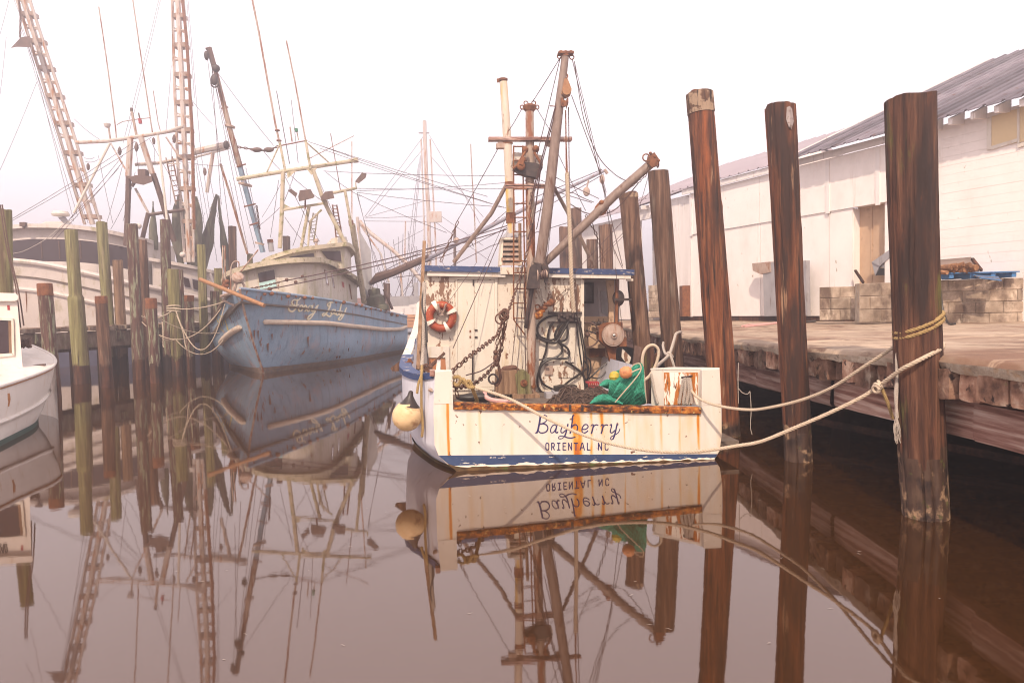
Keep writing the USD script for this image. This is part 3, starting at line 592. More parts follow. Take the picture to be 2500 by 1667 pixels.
# rafter tails over the block wall
s = S_END + .3
while s < ws(2230):
    part(ware, 'rafter_tail', hexa([wall_pt(s, ZE - .14, .40), wall_pt(s + .09, ZE - .14, .40), wall_pt(s + .09, ZE + .0, .40), wall_pt(s, ZE + .0, .40)],
                                   [wall_pt(s, ZE - .10, -.02), wall_pt(s + .09, ZE - .10, -.02), wall_pt(s + .09, ZE + .17, -.02), wall_pt(s, ZE + .17, -.02)]), 'white_board', False); s += .47
# ribbed roof sheets, each a part
def roof(s0, s1, z0, off0, pitch, run, w, mat, slope_noise=.006):
    s = s0
    while s < s1 - .01:
        e = min(s + w, s1); rows = []
        for u in (0, run * .5, run):
            j = rng.uniform(-slope_noise, slope_noise)
            pr = [(s, .0), (s + .02, .045), (s + .07, .045), (s + .09, .004), (s + (e - s) * .55, .004), (s + (e - s) * .58, .016), (s + (e - s) * .62, .016), (s + (e - s) * .65, .004), (e, .004)]
            rows.append([wall_pt(q, z0 + u * pitch + h + j, off0 - u) for q, h in pr])
        part(ware, 'roof_sheet', shell(rows, .02, A3(0, 0, -1)), mat, False); s = e
sR = ws(1948)
roof(S_END, sR, ZE + .03, .5, .426, 9.0, .37, 'roof_metal')
roof(sR, sB + 2.2, zT + .19, .22, .37, 5.0, .4, 'roof_pale')
roof(sB + 2.2, sB + 6.6, zT - .1, .3, .33, 4.0, .6, 'roof_pale')
part(ware, 'rake_board', bar(wall_pt(sR + .02, ZE - .0, .5), wall_pt(sR + .02, ZE + 9 * .426, -8.5), .03, .16), 'white_board', False)
# gable beyond
g = thing('far_shed', 'small white gabled shed showing above the warehouse roof', 'shed', at(1983, 600, 36))
gp = [(1900, 600), (1900, 388), (1983, 350), (2060, 392), (2060, 600)]
part(g, 'gable_wall', hexa([at(x, y, 36) for x, y in gp], [at(x, y, 36) + A3(2, 6, 0) for x, y in gp]), 'white_wall', False)
for q in ([(1893, 386), (1983, 345)], [(1983, 345), (2068, 390)]):
    a, b = at(*q[0], 35.8), at(*q[1], 35.8); part(g, 'roof_slope', hexa([a, b, b + A3(2, 6.4, 0), a + A3(2, 6.4, 0)], [a + A3(0, 0, .15), b + A3(0, 0, .15), b + A3(2, 6.4, .15), a + A3(2, 6.4, .15)]), 'roof_pale', False)

# ice chute in the recess
ch = thing('metal_chute', 'grey metal chute hanging in the open recess of the warehouse', 'chute', wp(2160, 650, -.4))
tri = [(2122, 640), (2185, 597), (2240, 590), (2240, 640), (2185, 668), (2166, 672), (2138, 672)]
part(ch, 'trough', [wslab([(2128, 640), (2186, 600), (2192, 612), (2147, 650)], .02, .05), wslab([(2147, 650), (2192, 612), (2240, 610), (2240, 645), (2166, 671), (2164, 657)], -.03, .05), wslab([(2128, 640), (2147, 650), (2137, 673)], .0, .06)], 'grey_paint', False)
part(ch, 'mouth', wslab([(2138, 672), (2149, 655), (2160, 655), (2166, 672)], -.01, .1), 'black', False)
part(ch, 'support', bar(wp(2170, 600, -.12), wp(2170, 540, -.12), .12, .12), 'grey_paint', False)
solo('leaning_pole', bar(wp(2088, 660, .15), wp(2108, 690, .25), .05, .05), 'wood_dark', 'short dark pole leaning at the edge of the warehouse recess', 'pole')
# grey slab with an arm, leaning on the wall
gs = thing('grey_bin_lid', 'grey weathered slab with a projecting arm leaning on the white wall behind the second piling', 'slab', wp(1910, 765, .3))
part(gs, 'body', wslab([(1863, 665), (1880, 640), (1968, 636), (1970, 770), (1866, 772)], .40, .14), 'grey_paint', False)
part(gs, 'arm', wslab([(1836, 643), (1880, 639), (1882, 664), (1865, 668), (1858, 670), (1838, 661)], .42, .17), 'rust_pale', False)
# concrete block walls on the dock, every block a part
def block_wall(p0, p1, z0, courses, bl, bh, depth, label, cap=True, groupn=None):
    p0, p1 = np.array(p0, float), np.array(p1, float); p0[2] = p1[2] = z0
    L = np.linalg.norm(p1 - p0); ax = (p1 - p0) / L; nrm = A3(ax[1], -ax[0], 0)
    if nrm[1] > 0: nrm = -nrm
    g = thing('block_wall', label, 'wall', p0)
    part(g, 'mortar_core', hexa([p0 + nrm * -.02, p1 + nrm * -.02, p1 - nrm * (depth - .02), p0 - nrm * (depth - .02)], [q + A3(0, 0, courses * bh - .01) for q in (p0 + nrm * -.02, p1 + nrm * -.02, p1 - nrm * (depth - .02), p0 - nrm * (depth - .02))]), 'concrete_edge', False)
    for c in range(courses):
        x = -(bl / 2 if c % 2 else 0)
        while x < L - .02:
            a, b = max(x, 0) + .004, min(x + bl, L) - .004
            if b - a > .03:
                j = rng.uniform(-.008, .008); zz = c * bh; d = rng.uniform(-.004, .004, 4); e = .012
                q = lambda o, ee: [p0 + ax * (a + ee) + nrm * o + A3(0, 0, zz + .004 + ee), p0 + ax * (b - ee) + nrm * o + A3(0, 0, zz + .004 + ee), p0 + ax * (b - ee) + nrm * o + A3(0, 0, zz + bh - .004 - ee), p0 + ax * (a + ee) + nrm * o + A3(0, 0, zz + bh - .004 - ee)]
                f0, f1, f2 = q(j + .0, e), q(j - .012, 0), q(-depth, 0)
                part(g, 'block', [hexa(f1, f0), hexa(f2, f1)], 'block', False)
            x += bl
    return g
block_wall(at(2001, 778, 16.6), at(2104, 779, 16.2), at(2050, 780, 16.4)[2] - .02, 3, .45, .27, .22, 'low stained block wall left of the taller block pier')
block_wall(at(2098, 784, 15.6), at(2200, 785, 15.4), at(2150, 785, 15.5)[2] - .02, 3, .45, .30, .4, 'stained block pier half hidden by the nearest piling')
block_wall(at(2282, 791, 14.3), at(2660, 786, 13.6), at(2320, 791, 14.3)[2] - .02, 4, .50, .235, .25, 'long stained block wall right of the nearest piling with a pallet on top')
block_wall(at(1583, 772, 25.5), at(1668, 772, 24.0), at(1620, 772, 25)[2] - .05, 5, .42, .24, .25, 'pale and brown block wall in front of the dark warehouse doorway')
solo('rusty_cabinet', box(at(1672, 735, 23.5), .26, .4, 1.05), 'rust', 'brown rusty steel cabinet beside the dark doorway', 'cabinet', smooth=False)
# pallet with firewood
pz = at(2330, 683, 14.2); pal = thing('wooden_pallet', 'blue wooden pallet lying on the long block wall', 'pallet', pz)
for k in range(4): part(pal, 'runner', box(pz + A3(-.35 + k * .42, 0, .06), .09, .9, .09), 'pallet_blue', False)
for k in range(6): part(pal, 'slat', box(pz + A3(.28, -.42 + k * .17, .12 + .002 * k), 1.45, .12, .022), 'pallet_blue', False)
hp = at(2330, 650, 14.5)
hb = thing('plank_panel', 'weathered panel of grey planks tilted on top of the pallet', 'panel', hp)
for k in range(4):
    a, b = at(2288, 641 + k * 6.5, 14.6 - k * .12), at(2372 + k * 5.5, 634 + k * 7.5, 14.3 - k * .12); part(hb, 'plank', bar(a, b, .17, .03, A3(0, -.6, .8)), 'plank_grey', False)
part(hb, 'edge_plank', bar(at(2374, 632, 14.25), at(2396, 660, 13.8), .05, .05), 'wood_dark', False)
LG = []
for k in range(13):
    q = at(2294 + k * 6.2, 664 - (k * 37 % 14), 13.75 + .06 * (k % 3)); o = A3(rng.uniform(.03, .12), rng.uniform(-.18, -.1), rng.uniform(-.03, .05))
    LG.append((q - o, q + o))
LN_ = ['leftmost', 'second', 'third', 'fourth', 'fifth', 'sixth', 'seventh', 'eighth', 'ninth', 'tenth', 'eleventh', 'twelfth', 'rightmost']
for k, (a, b) in enumerate(LG):
    solo('firewood_log', rod(a, b, .042 + .026 * ((k * 7) % 5) / 5, 9), 'bark_firewood', f'brown firewood log heaped on the blue pallet, {LN_[k]} from the left' if 0 < k < 12 else f'brown firewood log at the {("left", "right")[k > 0]} end of the heap on the pallet', 'log', 'firewood logs on the pallet')
for k in range(5):
    a = at(2375 + k * 4, 672 + k * 1.5, 13.7 - .05 * k); b = at(2436 + k * 2, 676 + k * 2.2, 13.6 - .05 * k)
    solo('loose_slat', bar(a, b, .07, .02), 'plank_grey' if k % 2 else 'pallet_blue', ('grey', 'blue')[k % 2 == 0] + ' broken slat right of the pallet, ' + ('topmost', 'second from the top', 'middle one', 'second from the bottom', 'lowest')[k] + ' of five', 'slat', 'loose slats beside the pallet')
# hoses on the dock
def on_deck(x, y, d, lift=.02):
    p = at(x, y, d); p[2] = float(deck_z(np.array(p[0]), p[1])) + lift; return p
solo('pink_hose', tube(spline([on_deck(*q) for q in ((1812, 778, 17.0), (1830, 776, 17.6), (1865, 775, 17.8), (1905, 774, 18), (1860, 777, 17.2), (1820, 781, 16.6))], 8), .025, 7), 'pink_hose', 'pink hose lying in a loop on the dock before the grey slab', 'hose')
solo('black_pipe', tube(spline([on_deck(*q) for q in ((1950, 772, 17.6), (1968, 771, 17.6), (1990, 768, 18))], 6), .035, 8), 'hose_black', 'black pipe end lying by the low block wall', 'pipe')
solo('brown_hose', tube(spline([at(2292, 690, 13.9), at(2297, 715, 13.85), at(2300, 745, 13.8), at(2306, 770, 13.7), on_deck(2316, 785, 13.5), on_deck(2332, 792, 13.2)], 7), .022, 7), 'hose_black', 'brown hose hanging down the end of the long block wall', 'hose')

# ================================================================== BAYBERRY, the white working boat
BL, BR = onz(1134, 1149), onz(1745, 1121)
BU = BR - BL; BU /= np.linalg.norm(BU); BV = A3(-BU[1], BU[0], 0); BZ = A3(0, 0, 1); BAX = (BU, BV, BZ)
def bp(x, y, v=0.0): return onplane(x, y, BL + BV * v, BV)
def bl(u, v, w): return BL + BU * u + BV * v + BZ * w
def loc(p): q = p - BL; return A3(np.dot(q, BU), np.dot(q, BV), q[2])
def bslab(poly, v, th): return hexa([bp(x, y, v) for x, y in poly], [bp(x, y, v) + BV * th for x, y in poly])
def brect(x0, y0, x1, y1, v, th): return bslab([(x0, y0), (x1, y0), (x1, y1), (x0, y1)], v, th)
def bline(*q): return [bp(x, y, v) for x, y, v in q]
def btube(q, r, n=8, sm=0): return tube(spline(bline(*q), sm) if sm else bline(*q), kk(bp(*q[0]), r) if np.ndim(r) == 0 else r, n)
class _S(float): pass
class _V(float):                  # depth of the cabin wall, offsets from it in the cabin's scale
    def __sub__(self, o): return 5.1 - (o - .5) / 1.15 * 4.8 if o >= .85 else float(self) - o * KC
    def __add__(self, o): return self.__sub__(-o) if o <= -.85 else float(self) + o * KC
KC = 1.36
size0, ball0, rod0, torus0, lathe0, box0, chain0 = size, ball, rod, torus, lathe, box, chain
def size(px, d): return _S(size0(px, d * KC))
def kk(p, r): return r if isinstance(r, _S) or loc(np.asarray(p, float))[1] < 2.6 else r * KC
def ball(c, r, *a): return ball0(c, kk(c, r), *a)
def rod(a, b, r, n=8, r2=None): return rod0(a, b, kk(a, r), n, r2)
def torus(c, ax, R, r, *a): return torus0(c, ax, kk(c, R), kk(c, r), *a)
def lathe(c, ax, prof, n=20): return lathe0(c, ax, [(kk(c, h), kk(c, r)) for h, r in prof], n)
def box(c, x, y, z, ax=None): return box0(c, kk(c, x), kk(c, y), kk(c, z), ax)
def chain(pts, L=.07, w=.045, r=.007): return chain0(pts, kk(pts[0], L), kk(pts[0], w), kk(pts[0], r))
bay = thing('fishing_boat', 'white working boat with blue trimmed cabin roof and Bayberry lettered on its stern', 'boat', bl(1.7, 1, 0))
uL, uR = loc(bp(1061, 1000, 0))[0], loc(bp(1762, 1000, 0))[0]; uc = (uL + uR) / 2
transom_px = [(1062, 908), (1104, 906), (1106, 985), (1106, 1001), (1712, 1012), (1713, 990), (1714, 904), (1757, 902), (1760, 960), (1762, 1062), (1757, 1100), (1745, 1118), (1650, 1124), (1500, 1131), (1300, 1141), (1134, 1147), (1092, 1133), (1070, 1110), (1061, 1086), (1058, 1000)]
transom_look(bp(1062, 1000)[0], bp(1762, 1000)[0], [(bp(x, 1050)[0], w, a) for x, w, a in ((1416, .048, 1.0), (1410, .02, .6), (1448, .020, .72), (1475, .018, .62), (1472, .035, .3), (1529, .010, .55), (1618, .020, .5), (1664, .016, .38), (1709, .016, .85), (1102, .014, .75), (1180, .02, .25), (1255, .03, .22), (1345, .02, .25), (1560, .02, .2), (1690, .05, .25))])
part(bay, 'transom', bslab(transom_px, 0, .07), 'transom_paint', False)
band = [(1071, 1112), (1300, 1110), (1550, 1109.5), (1752, 1108), (1745, 1118), (1650, 1122), (1500, 1128), (1300, 1138), (1134, 1144), (1094, 1132)]
part(bay, 'boot_stripe', bslab(band, -.006, .02), 'blue_peel', False)
strip = [(1098, 1137)] + [(x, 1137 - (x - 1134) * .0325 + 2 - max(0, meshkit.fbm(A3(x * .16, 2, 0)[None], 4)[0] * 15 - 5.5)) for x in range(1240, 1750, 9)] + [(1746, 1120)] + [(x, 1137 - (x - 1134) * .0325 + 4) for x in range(1740, 1130, -30)]
part(bay, 'bare_edge', bslab([(x, y) for x, y in strip], -.010, .02), 'flake_white', False, label='flaking pale edge along the waterline')
low = [(1094, 1134)] + [(x, 1137 - (x - 1134) * .0325 + 3 + meshkit.noise(A3(x * .2, 5, 0)[None])[0] * 5 - 2) for x in range(1140, 1750, 12)] + [(1746, 1122), (1746, 1135), (1134, 1165)]
part(bay, 'weed_edge', bslab(low, -.013, .03), 'bottom_brown', False, label='brown weedy edge at the waterline')
# hull sides, port measured, starboard mirrored
port = [[bp(1062, 908, .01), bp(1058, 1000, .01), bp(1061, 1086, .01), bp(1071, 1110, .01), bp(1134, 1149, .01)],
        [bp(1020, 912, .35), bp(1018, 1000, .35), bp(1022, 1070, .35), bp(1040, 1098, .4), onz(1096, 1138)],
        [bp(984, 898, .9), bp(986, 985, .9), bp(996, 1040, 1.0), bp(1012, 1070, 1.1), onz(1060, 1121)],
        [bp(982, 880, 1.7), bp(986, 950, 1.7), bp(990, 1010, 1.8), bp(994, 1036, 1.9), onz(1016, 1080)]]
for x, y, v in ((994, 850, 2.6), (1003, 825, 4.0), (1012, 800, 5.2), (1020, 760, 7.0), (1027, 735, 8.5)):
    p = bp(x, y, v); l = loc(p); hb = uc - l[0]; z = l[2]
    port.append([p, bl(uc - hb * .97, v, z * .6), bl(uc - hb * .92, v, z * .3), bl(uc - hb * .88, v, z * .15), bl(uc - hb * .84, v, 0)])
for v, hb, z in ((10.0, 1.5, 2.3), (11.2, .8, 2.45), (11.9, .05, 2.5)):
    port.append([bl(uc - hb, v, z), bl(uc - hb * .85, v, z * .6), bl(uc - hb * .75, v, z * .3), bl(uc - hb * .68, v, z * .15), bl(uc - hb * .6, v, 0)])
for r in port: r.append(A3(*(r[-1][:2] * .85 + bl(uc, loc(r[-1])[1], 0)[:2] * .15), -.35))
stb = []
for i, r in enumerate(port):
    q = []
    for p in r:
        l = loc(p); k = min(1.0, .80 / r[0][2]) if i > 0 else 1; q.append(bl(uc + (uc - l[0]) * (.84 if l[1] > .3 else 1), l[1], l[2] * k if l[2] > 0 else l[2]))
    stb.append(q)
stb[0] = [bp(1757, 902, .01), bp(1762, 1000, .01), bp(1762, 1062, .01), bp(1757, 1100, .01), bp(1745, 1121, .01), stb[0][5]]
def smooth_rows(rows):
    rows = np.array(rows); return np.stack([spline(rows[:, k], 5) for k in range(rows.shape[1])], 1)
hull = smooth_rows(port)
part(bay, 'hull', [grid(hull), grid(smooth_rows(stb))], 'paint_cool', 60)
lowband = [[r[-2] * .72 + r[-3] * .28 + (r[-2] - bl(uc, loc(r[-2])[1], 0)) * .012, r[-2] + (r[-2] - bl(uc, loc(r[-2])[1], 0)) * .012 - A3(0, 0, .02)] for r in port[:9]]
part(bay, 'boot_stripe', grid(smooth_rows(lowband)), 'bottom_brown', 60)
cap = [r[0] for r in port]
cpath = spline(cap, 6)
def capmesh(path, w, h, inn):
    rows = []
    for p in path:
        i = np.array([bl(uc, loc(p)[1], 0)[0] - p[0], bl(uc, loc(p)[1], 0)[1] - p[1], 0]); i /= max(np.linalg.norm(i), 1e-6)
        o = p - i * .03
        rows.append([o - A3(0, 0, h), o, o + i * w, o + i * w - A3(0, 0, h), o - A3(0, 0, h)])
    return grid(rows)
part(bay, 'rub_rail', capmesh(cpath[:22], .16, .075, 1), 'blue_paint', 40)
part(bay, 'sheer_cap', capmesh(cpath[21:50], .12, .05, 1), 'paint_white', 40)
part(bay, 'rail_end', brect(1049, 903, 1061, 918, -.01, .1), 'beam_wood', False, label='bare wooden end of the blue rail')
# bulwark cheeks, the rusted rail between them, deck
part(bay, 'corner_post', hexa([bp(1062, 908, -.004), bp(1104, 906, -.004), bp(1106, 985, -.004), bp(1060, 985, -.004)], [bp(1058, 903, .16), bp(1101, 902, .16), bp(1103, 980, .16), bp(1057, 980, .16)]), 'paint_white', False)
part(bay, 'corner_post', hexa([bp(1714, 904, -.004), bp(1757, 902, -.004), bp(1760, 985, -.004), bp(1714, 990, -.004)], [bp(1712, 901, .12), bp(1755, 899, .12), bp(1758, 980, .12), bp(1711, 985, .12)]), 'paint_white', False)
rr = [bp(1107, 984, -.03), bp(1712, 996, -.03)]
rows = []
for k in range(60):
    q = rr[0] + (rr[1] - rr[0]) * k / 59; j = rng.uniform(-.004, .004, 4)
    rows.append([q + BV * .1 + BZ * .005, q + BZ * (.0 + j[0]), q - BV * .006 + BZ * (-.012 + j[1]), q - BV * .004 + BZ * (-.068 + j[2]), q + BV * .03 + BZ * (-.078 + j[3])])
part(bay, 'rusty_rail', grid(rows), 'rust_rail', 40)
for x in (1389, 1419, 1442): part(bay, 'rail_stain', brect(x, 988, x + 6, 1003, -.042, .01), 'dark_iron', False, label='dark notch in the rusty rail')
DZ = .20
part(bay, 'deck', hexa([bl(.08, .05, DZ), bl(3.3, .05, DZ), bl(3.5, 5.7, DZ), bl(-.2, 5.7, DZ)], [bl(.08, .05, DZ - .05), bl(3.3, .05, DZ - .05), bl(3.5, 5.7, DZ - .05), bl(-.2, 5.7, DZ - .05)]), 'deck_grey', False)
part(bay, 'fore_deck', hexa([bl(-.2, 5.7, DZ), bl(3.5, 5.7, DZ), bl(3.2, 9.2, DZ), bl(.2, 9.2, DZ)], [bl(-.2, 5.7, DZ - .05), bl(3.5, 5.7, DZ - .05), bl(3.2, 9.2, DZ - .05), bl(.2, 9.2, DZ - .05)]), 'deck_grey', False)
inner = part(bay, 'bulwark_lining', hexa([bp(1714, 904, .08), bp(1714, 990, .08), bp(1590, 990, .55), bp(1590, 904, .55)], [bp(1714, 904, .08) + BU * .16, bp(1714, 990, .08) + BU * .16, bp(1590, 990, .55) + BU * .16, bp(1590, 904, .55) + BU * .16]), 'paint_white', False)
a, b = bp(1714, 904, .07), bp(1590, 904, .55); a2, b2 = bp(1714, 990, .07), bp(1590, 990, .55)
lerp = lambda s, t: ((a * (1 - s) + b * s) * (1 - t) + (a2 * (1 - s) + b2 * s) * t) - BU * .012
part(inner, 'peeling_panel', grid([[lerp(s, t) for s in (.06, .3, .55, .72)] for t in (.06, .5, .98)]), 'paint_peel_rust', False, label='panel with rusty peeling paint') if 'paint_peel_rust' in LOOK else None
part(bay, 'starboard_cap', hexa([bp(1714, 903, .1), bp(1757, 901, .1), bp(1640, 900, .55), bp(1588, 903, .55)], [bp(1714, 899, .1), bp(1757, 897, .1), bp(1640, 896, .55), bp(1588, 899, .55)]), 'paint_white', False)
part(bay, 'port_lining', hexa([bp(1063, 912, .1), bp(1063, 985, .1), bl(-.30, 1.9, .3), bl(-.30, 1.9, 1.15)], [bp(1063, 912, .1) + BU * .05, bp(1063, 985, .1) + BU * .05, bl(-.25, 1.9, .3), bl(-.25, 1.9, 1.15)]), 'paint_white', False)
# ---- cabin
VW = _V(5.6)
def roofpts(v): return None
wall = [(1030, 668), (1425, 668), (1425, 958), (1400, 966), (1100, 966), (1040, 940)]
part(bay, 'cabin_wall', bslab(wall, VW, .06), 'paint_peel', False, label='peeling white aft cabin wall')
part(bay, 'side_wall', hexa([bp(1030, 668, VW), bp(1040, 950, VW), bl(loc(bp(1040, 950, VW))[0], 9.0, .5), bl(loc(bp(1030, 668, VW))[0], 9.0, 2.6)], [q + BU * .06 for q in (bp(1030, 668, VW), bp(1040, 950, VW), bl(loc(bp(1040, 950, VW))[0], 9.0, .5), bl(loc(bp(1030, 668, VW))[0], 9.0, 2.6))]), 'paint_peel', False)
ra, rb = bp(1031, 648, VW - .12), bp(1548, 658, VW - .12)
rh = (bp(1031, 662, VW - .12) - ra)[2]
def rslab(u0, u1, z0, z1, v0, v1):
    A = lambda t, z: ra + (rb - ra) * t + BZ * z
    return hexa([A(u0, z0) + BV * v0, A(u1, z0) + BV * v0, A(u1, z0) + BV * v1, A(u0, z0) + BV * v1], [A(u0, z1) + BV * v0, A(u1, z1) + BV * v0, A(u1, z1) + BV * v1, A(u0, z1) + BV * v1])
part(bay, 'roof', rslab(0, 1, rh + .012, -.012, .02, 3.6), 'paint_white', False)
part(bay, 'roof_edge', [rslab(0, .36, rh, 0, -.01, .03), rslab(.56, 1.0, rh, 0, -.01, .03), rslab(-.004, .004, rh, 0, .03, 3.6), rslab(.996, 1.004, rh, 0, .03, 3.6)], 'blue_paint', False)
part(bay, 'roof_trim', [rslab(.02, .385, rh - .085, rh - .002, .03, .09), rslab(.56, .985, rh - .075, rh - .002, .01, .07)], 'paint_white', False)
part(bay, 'roof_trim', rslab(.36, .56, rh - .03, 0, .005, .03), 'paint_peel', False)
part(bay, 'gutter_hook', brect(1530, 680, 1546, 686, VW - .08, .05), 'paint_white', False)
# peeling patches on the wall are boards of their own
part(bay, 'wall_board', brect(1040, 676, 1113, 760, VW - .012, .02), 'paint_peel_more', False, label='board with bare wood showing through flaked paint')
part(bay, 'wall_board', brect(1332, 672, 1424, 765, VW - .012, .02), 'paint_peel_more', False, label='board with flaked paint above the hoses')
dr = part(bay, 'door', brect(1117, 684, 1157, 945, VW - .015, .03), 'paint_door', False)
part(dr, 'hinge', [brect(1146, 806, 1150, 811, VW - .025, .012), brect(1146, 820, 1150, 825, VW - .025, .012)], 'rust', False)
dr = part(bay, 'door', brect(1158.5, 684, 1208, 945, VW - .015, .03), 'paint_door', False)
part(dr, 'latch', [brect(1159, 804, 1166, 808, VW - .03, .016), brect(1159, 821, 1166, 825, VW - .03, .016), brect(1154, 683, 1157, 697, VW - .03, .016)], 'dark_iron', False)
part(bay, 'door_frame', [brect(1110, 672, 1214, 682, VW - .035, .05), brect(1112, 682, 1116.5, 950, VW - .028, .045), brect(1208.5, 682, 1214, 950, VW - .028, .045), brect(1100, 946, 1214, 952, VW - .03, .05)], 'paint_door', False)
part(bay, 'door_rod', rod(bp(1154, 855, VW - .05), bp(1154, 930, VW - .05), .011, 6), 'dark_iron')
part(bay, 'hatch_frame', [brect(1042, 846, 1097, 873, VW - .04, .06), bslab([(1087, 873), (1097, 873), (1098, 930), (1091, 930)], VW - .04, .06), bslab([(1036, 850), (1043, 850), (1043, 930), (1036, 930)], VW - .04, .06)], 'paint_white', False)
part(bay, 'hatch', bslab([(1043, 873), (1084, 871), (1088, 880), (1090, 930), (1043, 930)], VW - .02, .03), 'orange_hatch', False)
part(bay, 'wall_batten', brect(1418, 672, 1426, 958, VW - .03, .05), 'paint_peel', False)
part(bay, 'wall_patch', brect(1330, 893, 1350, 915, VW - .02, .02), 'rust_pale', False, label='grey bare wood patch low on the wall')
part(bay, 'wall_patch', bslab([(1362, 894), (1412, 894), (1412, 922), (1364, 922)], VW - .016, .02), 'paint_peel_more', False)
part(bay, 'wall_shelf', brect(1330, 952, 1418, 958, VW - .06, .06), 'paint_peel', False)
# ---- the open bay to starboard
VI = _V(7.2)
part(bay, 'bay_back', brect(1412, 672, 1512, 830, VI, .05), 'inside_grey', False)
part(bay, 'bay_lower', brect(1405, 795, 1498, 965, VI - .5, .05), 'inside_tan', False)
part(bay, 'bay_ceiling', hexa([bp(1420, 672, VW), bp(1545, 676, VW), bp(1525, 682, VI), bp(1420, 680, VI)], [bp(1420, 669, VW), bp(1545, 673, VW), bp(1525, 679, VI), bp(1420, 677, VI)]), 'inside_grey', False)
bw = part(bay, 'window', [brect(1424, 690, 1449, 695, VI - .05, .05), brect(1424, 736, 1449, 741, VI - .05, .05), brect(1446, 690, 1450, 741, VI - .06, .06)], 'dark_iron', False)
part(bw, 'pane', brect(1424, 694, 1447, 737, VI - .03, .01), 'glass_dirty', False)
part(bay, 'inner_door', bslab([(1459, 700), (1482, 704), (1491, 785), (1464, 772)], VI - .35, .04), 'inside_grey', False)
part(bay, 'door_light', bslab([(1465, 710), (1480, 712), (1486, 772), (1470, 764)], VI - .37, .015), 'glass_dirty', False)
part(bay, 'post', bslab([(1480, 684), (1499, 684), (1500, 745), (1498, 812), (1486, 812), (1487, 745)], VW + .35, .08), 'inside_tan', False)
part(bay, 'stanchion', rod(bp(1506, 676, VW + .1), bp(1505, 800, VW + .1), .025, 8), 'rust')
part(bay, 'chair_back', [ball(bp(1510, 728, VW + .15), .10, 2, (.9, .5, 1.2)), brect(1500, 728, 1542, 734, VW + .02, .04)], 'dark_iron')
part(bay, 'hook_chain', chain(bline((1538, 738, VW), (1541, 760, VW)), .05, .03, .005), 'chain_rust')
part(bay, 'console', brect(1424, 773, 1490, 850, VW + .55, .4), 'inside_tan', False)
part(bay, 'box', brect(1421, 773, 1440, 789, VW + .5, .12), 'inside_tan', False, label='small tan box on the console')
part(bay, 'gear', [ball(bp(1448 + 7 * k, 789 + (k % 2) * 2, VW + .45), .035, 1) for k in range(6)] + [rod(bp(1462, 788, VW + .45), bp(1462, 778, VW + .45), .008, 6), rod(bp(1472, 790, VW + .45), bp(1473, 778, VW + .45), .008, 6)], 'dark_iron')
cw = bp(1434, 817, VW + .12)
whl = part(bay, 'steering_wheel', torus(cw, BV, size(30, 10.2), .012, 32, 7), 'brown_steel')
part(whl, 'spoke', [rod(cw, cw + size(29, 10.2) * (math.cos(t) * BU + math.sin(t) * BZ), .007, 5) for t in np.arange(7) * 2 * PI / 7 + .3] + [ball(cw, .04, 1)], 'brown_steel')
dk = bp(1497, 818, VW + .05)
disc = part(bay, 'winch_disc', lathe(dk, -BV, [(-.04, .165), (.0, .17), (.015, .165), (.012, .15), (.022, .145), (.03, .08), (.045, .05), (.06, .045)], 28), 'rust_pale')
part(disc, 'hub', ball(dk - BV * .07, .028, 2), 'chrome')
part(bay, 'winch_body', [bslab([(1462, 800), (1480, 788), (1520, 786), (1522, 842), (1505, 850), (1480, 846), (1463, 830)], VW + .1, .25), brect(1513, 824, 1530, 846, VW + .05, .06), bslab([(1480, 846), (1505, 850), (1502, 905), (1494, 905)], VW + .15, .1)], 'rust', False)
part(bay, 'floor_cover', bslab([(1519, 850), (1541, 872), (1535, 895), (1518, 872)], VW + .1, .05), 'paint_peel_more', False)
part(bay, 'lower_window', [brect(1440, 846, 1478, 850, VI - .56, .05), brect(1440, 868, 1478, 872, VI - .56, .05), brect(1440, 846, 1444, 872, VI - .56, .05), brect(1444, 850, 1478, 868, VI - .53, .02)], 'rust', False)
part(bay, 'cable_bundle', [btube(q, .013, 6, 6) for q in ([(1438, 925, VW + .3), (1470, 895, VW + .3), (1490, 885, VW + .3), (1500, 900, VW + .3)], [(1440, 920, VW + .3), (1462, 922, VW + .3), (1485, 900, VW + .3), (1492, 870, VW + .3)], [(1428, 870, VW + .1), (1440, 880, VW + .1), (1442, 905, VW + .1), (1432, 930, VW + .1)], [(1426, 880, VW + .1), (1436, 895, VW + .1), (1434, 915, VW + .1)], [(1430, 806, VW + .3), (1455, 815, VW + .3), (1475, 830, VW + .3), (1482, 860, VW + .3)])], 'hose_black')
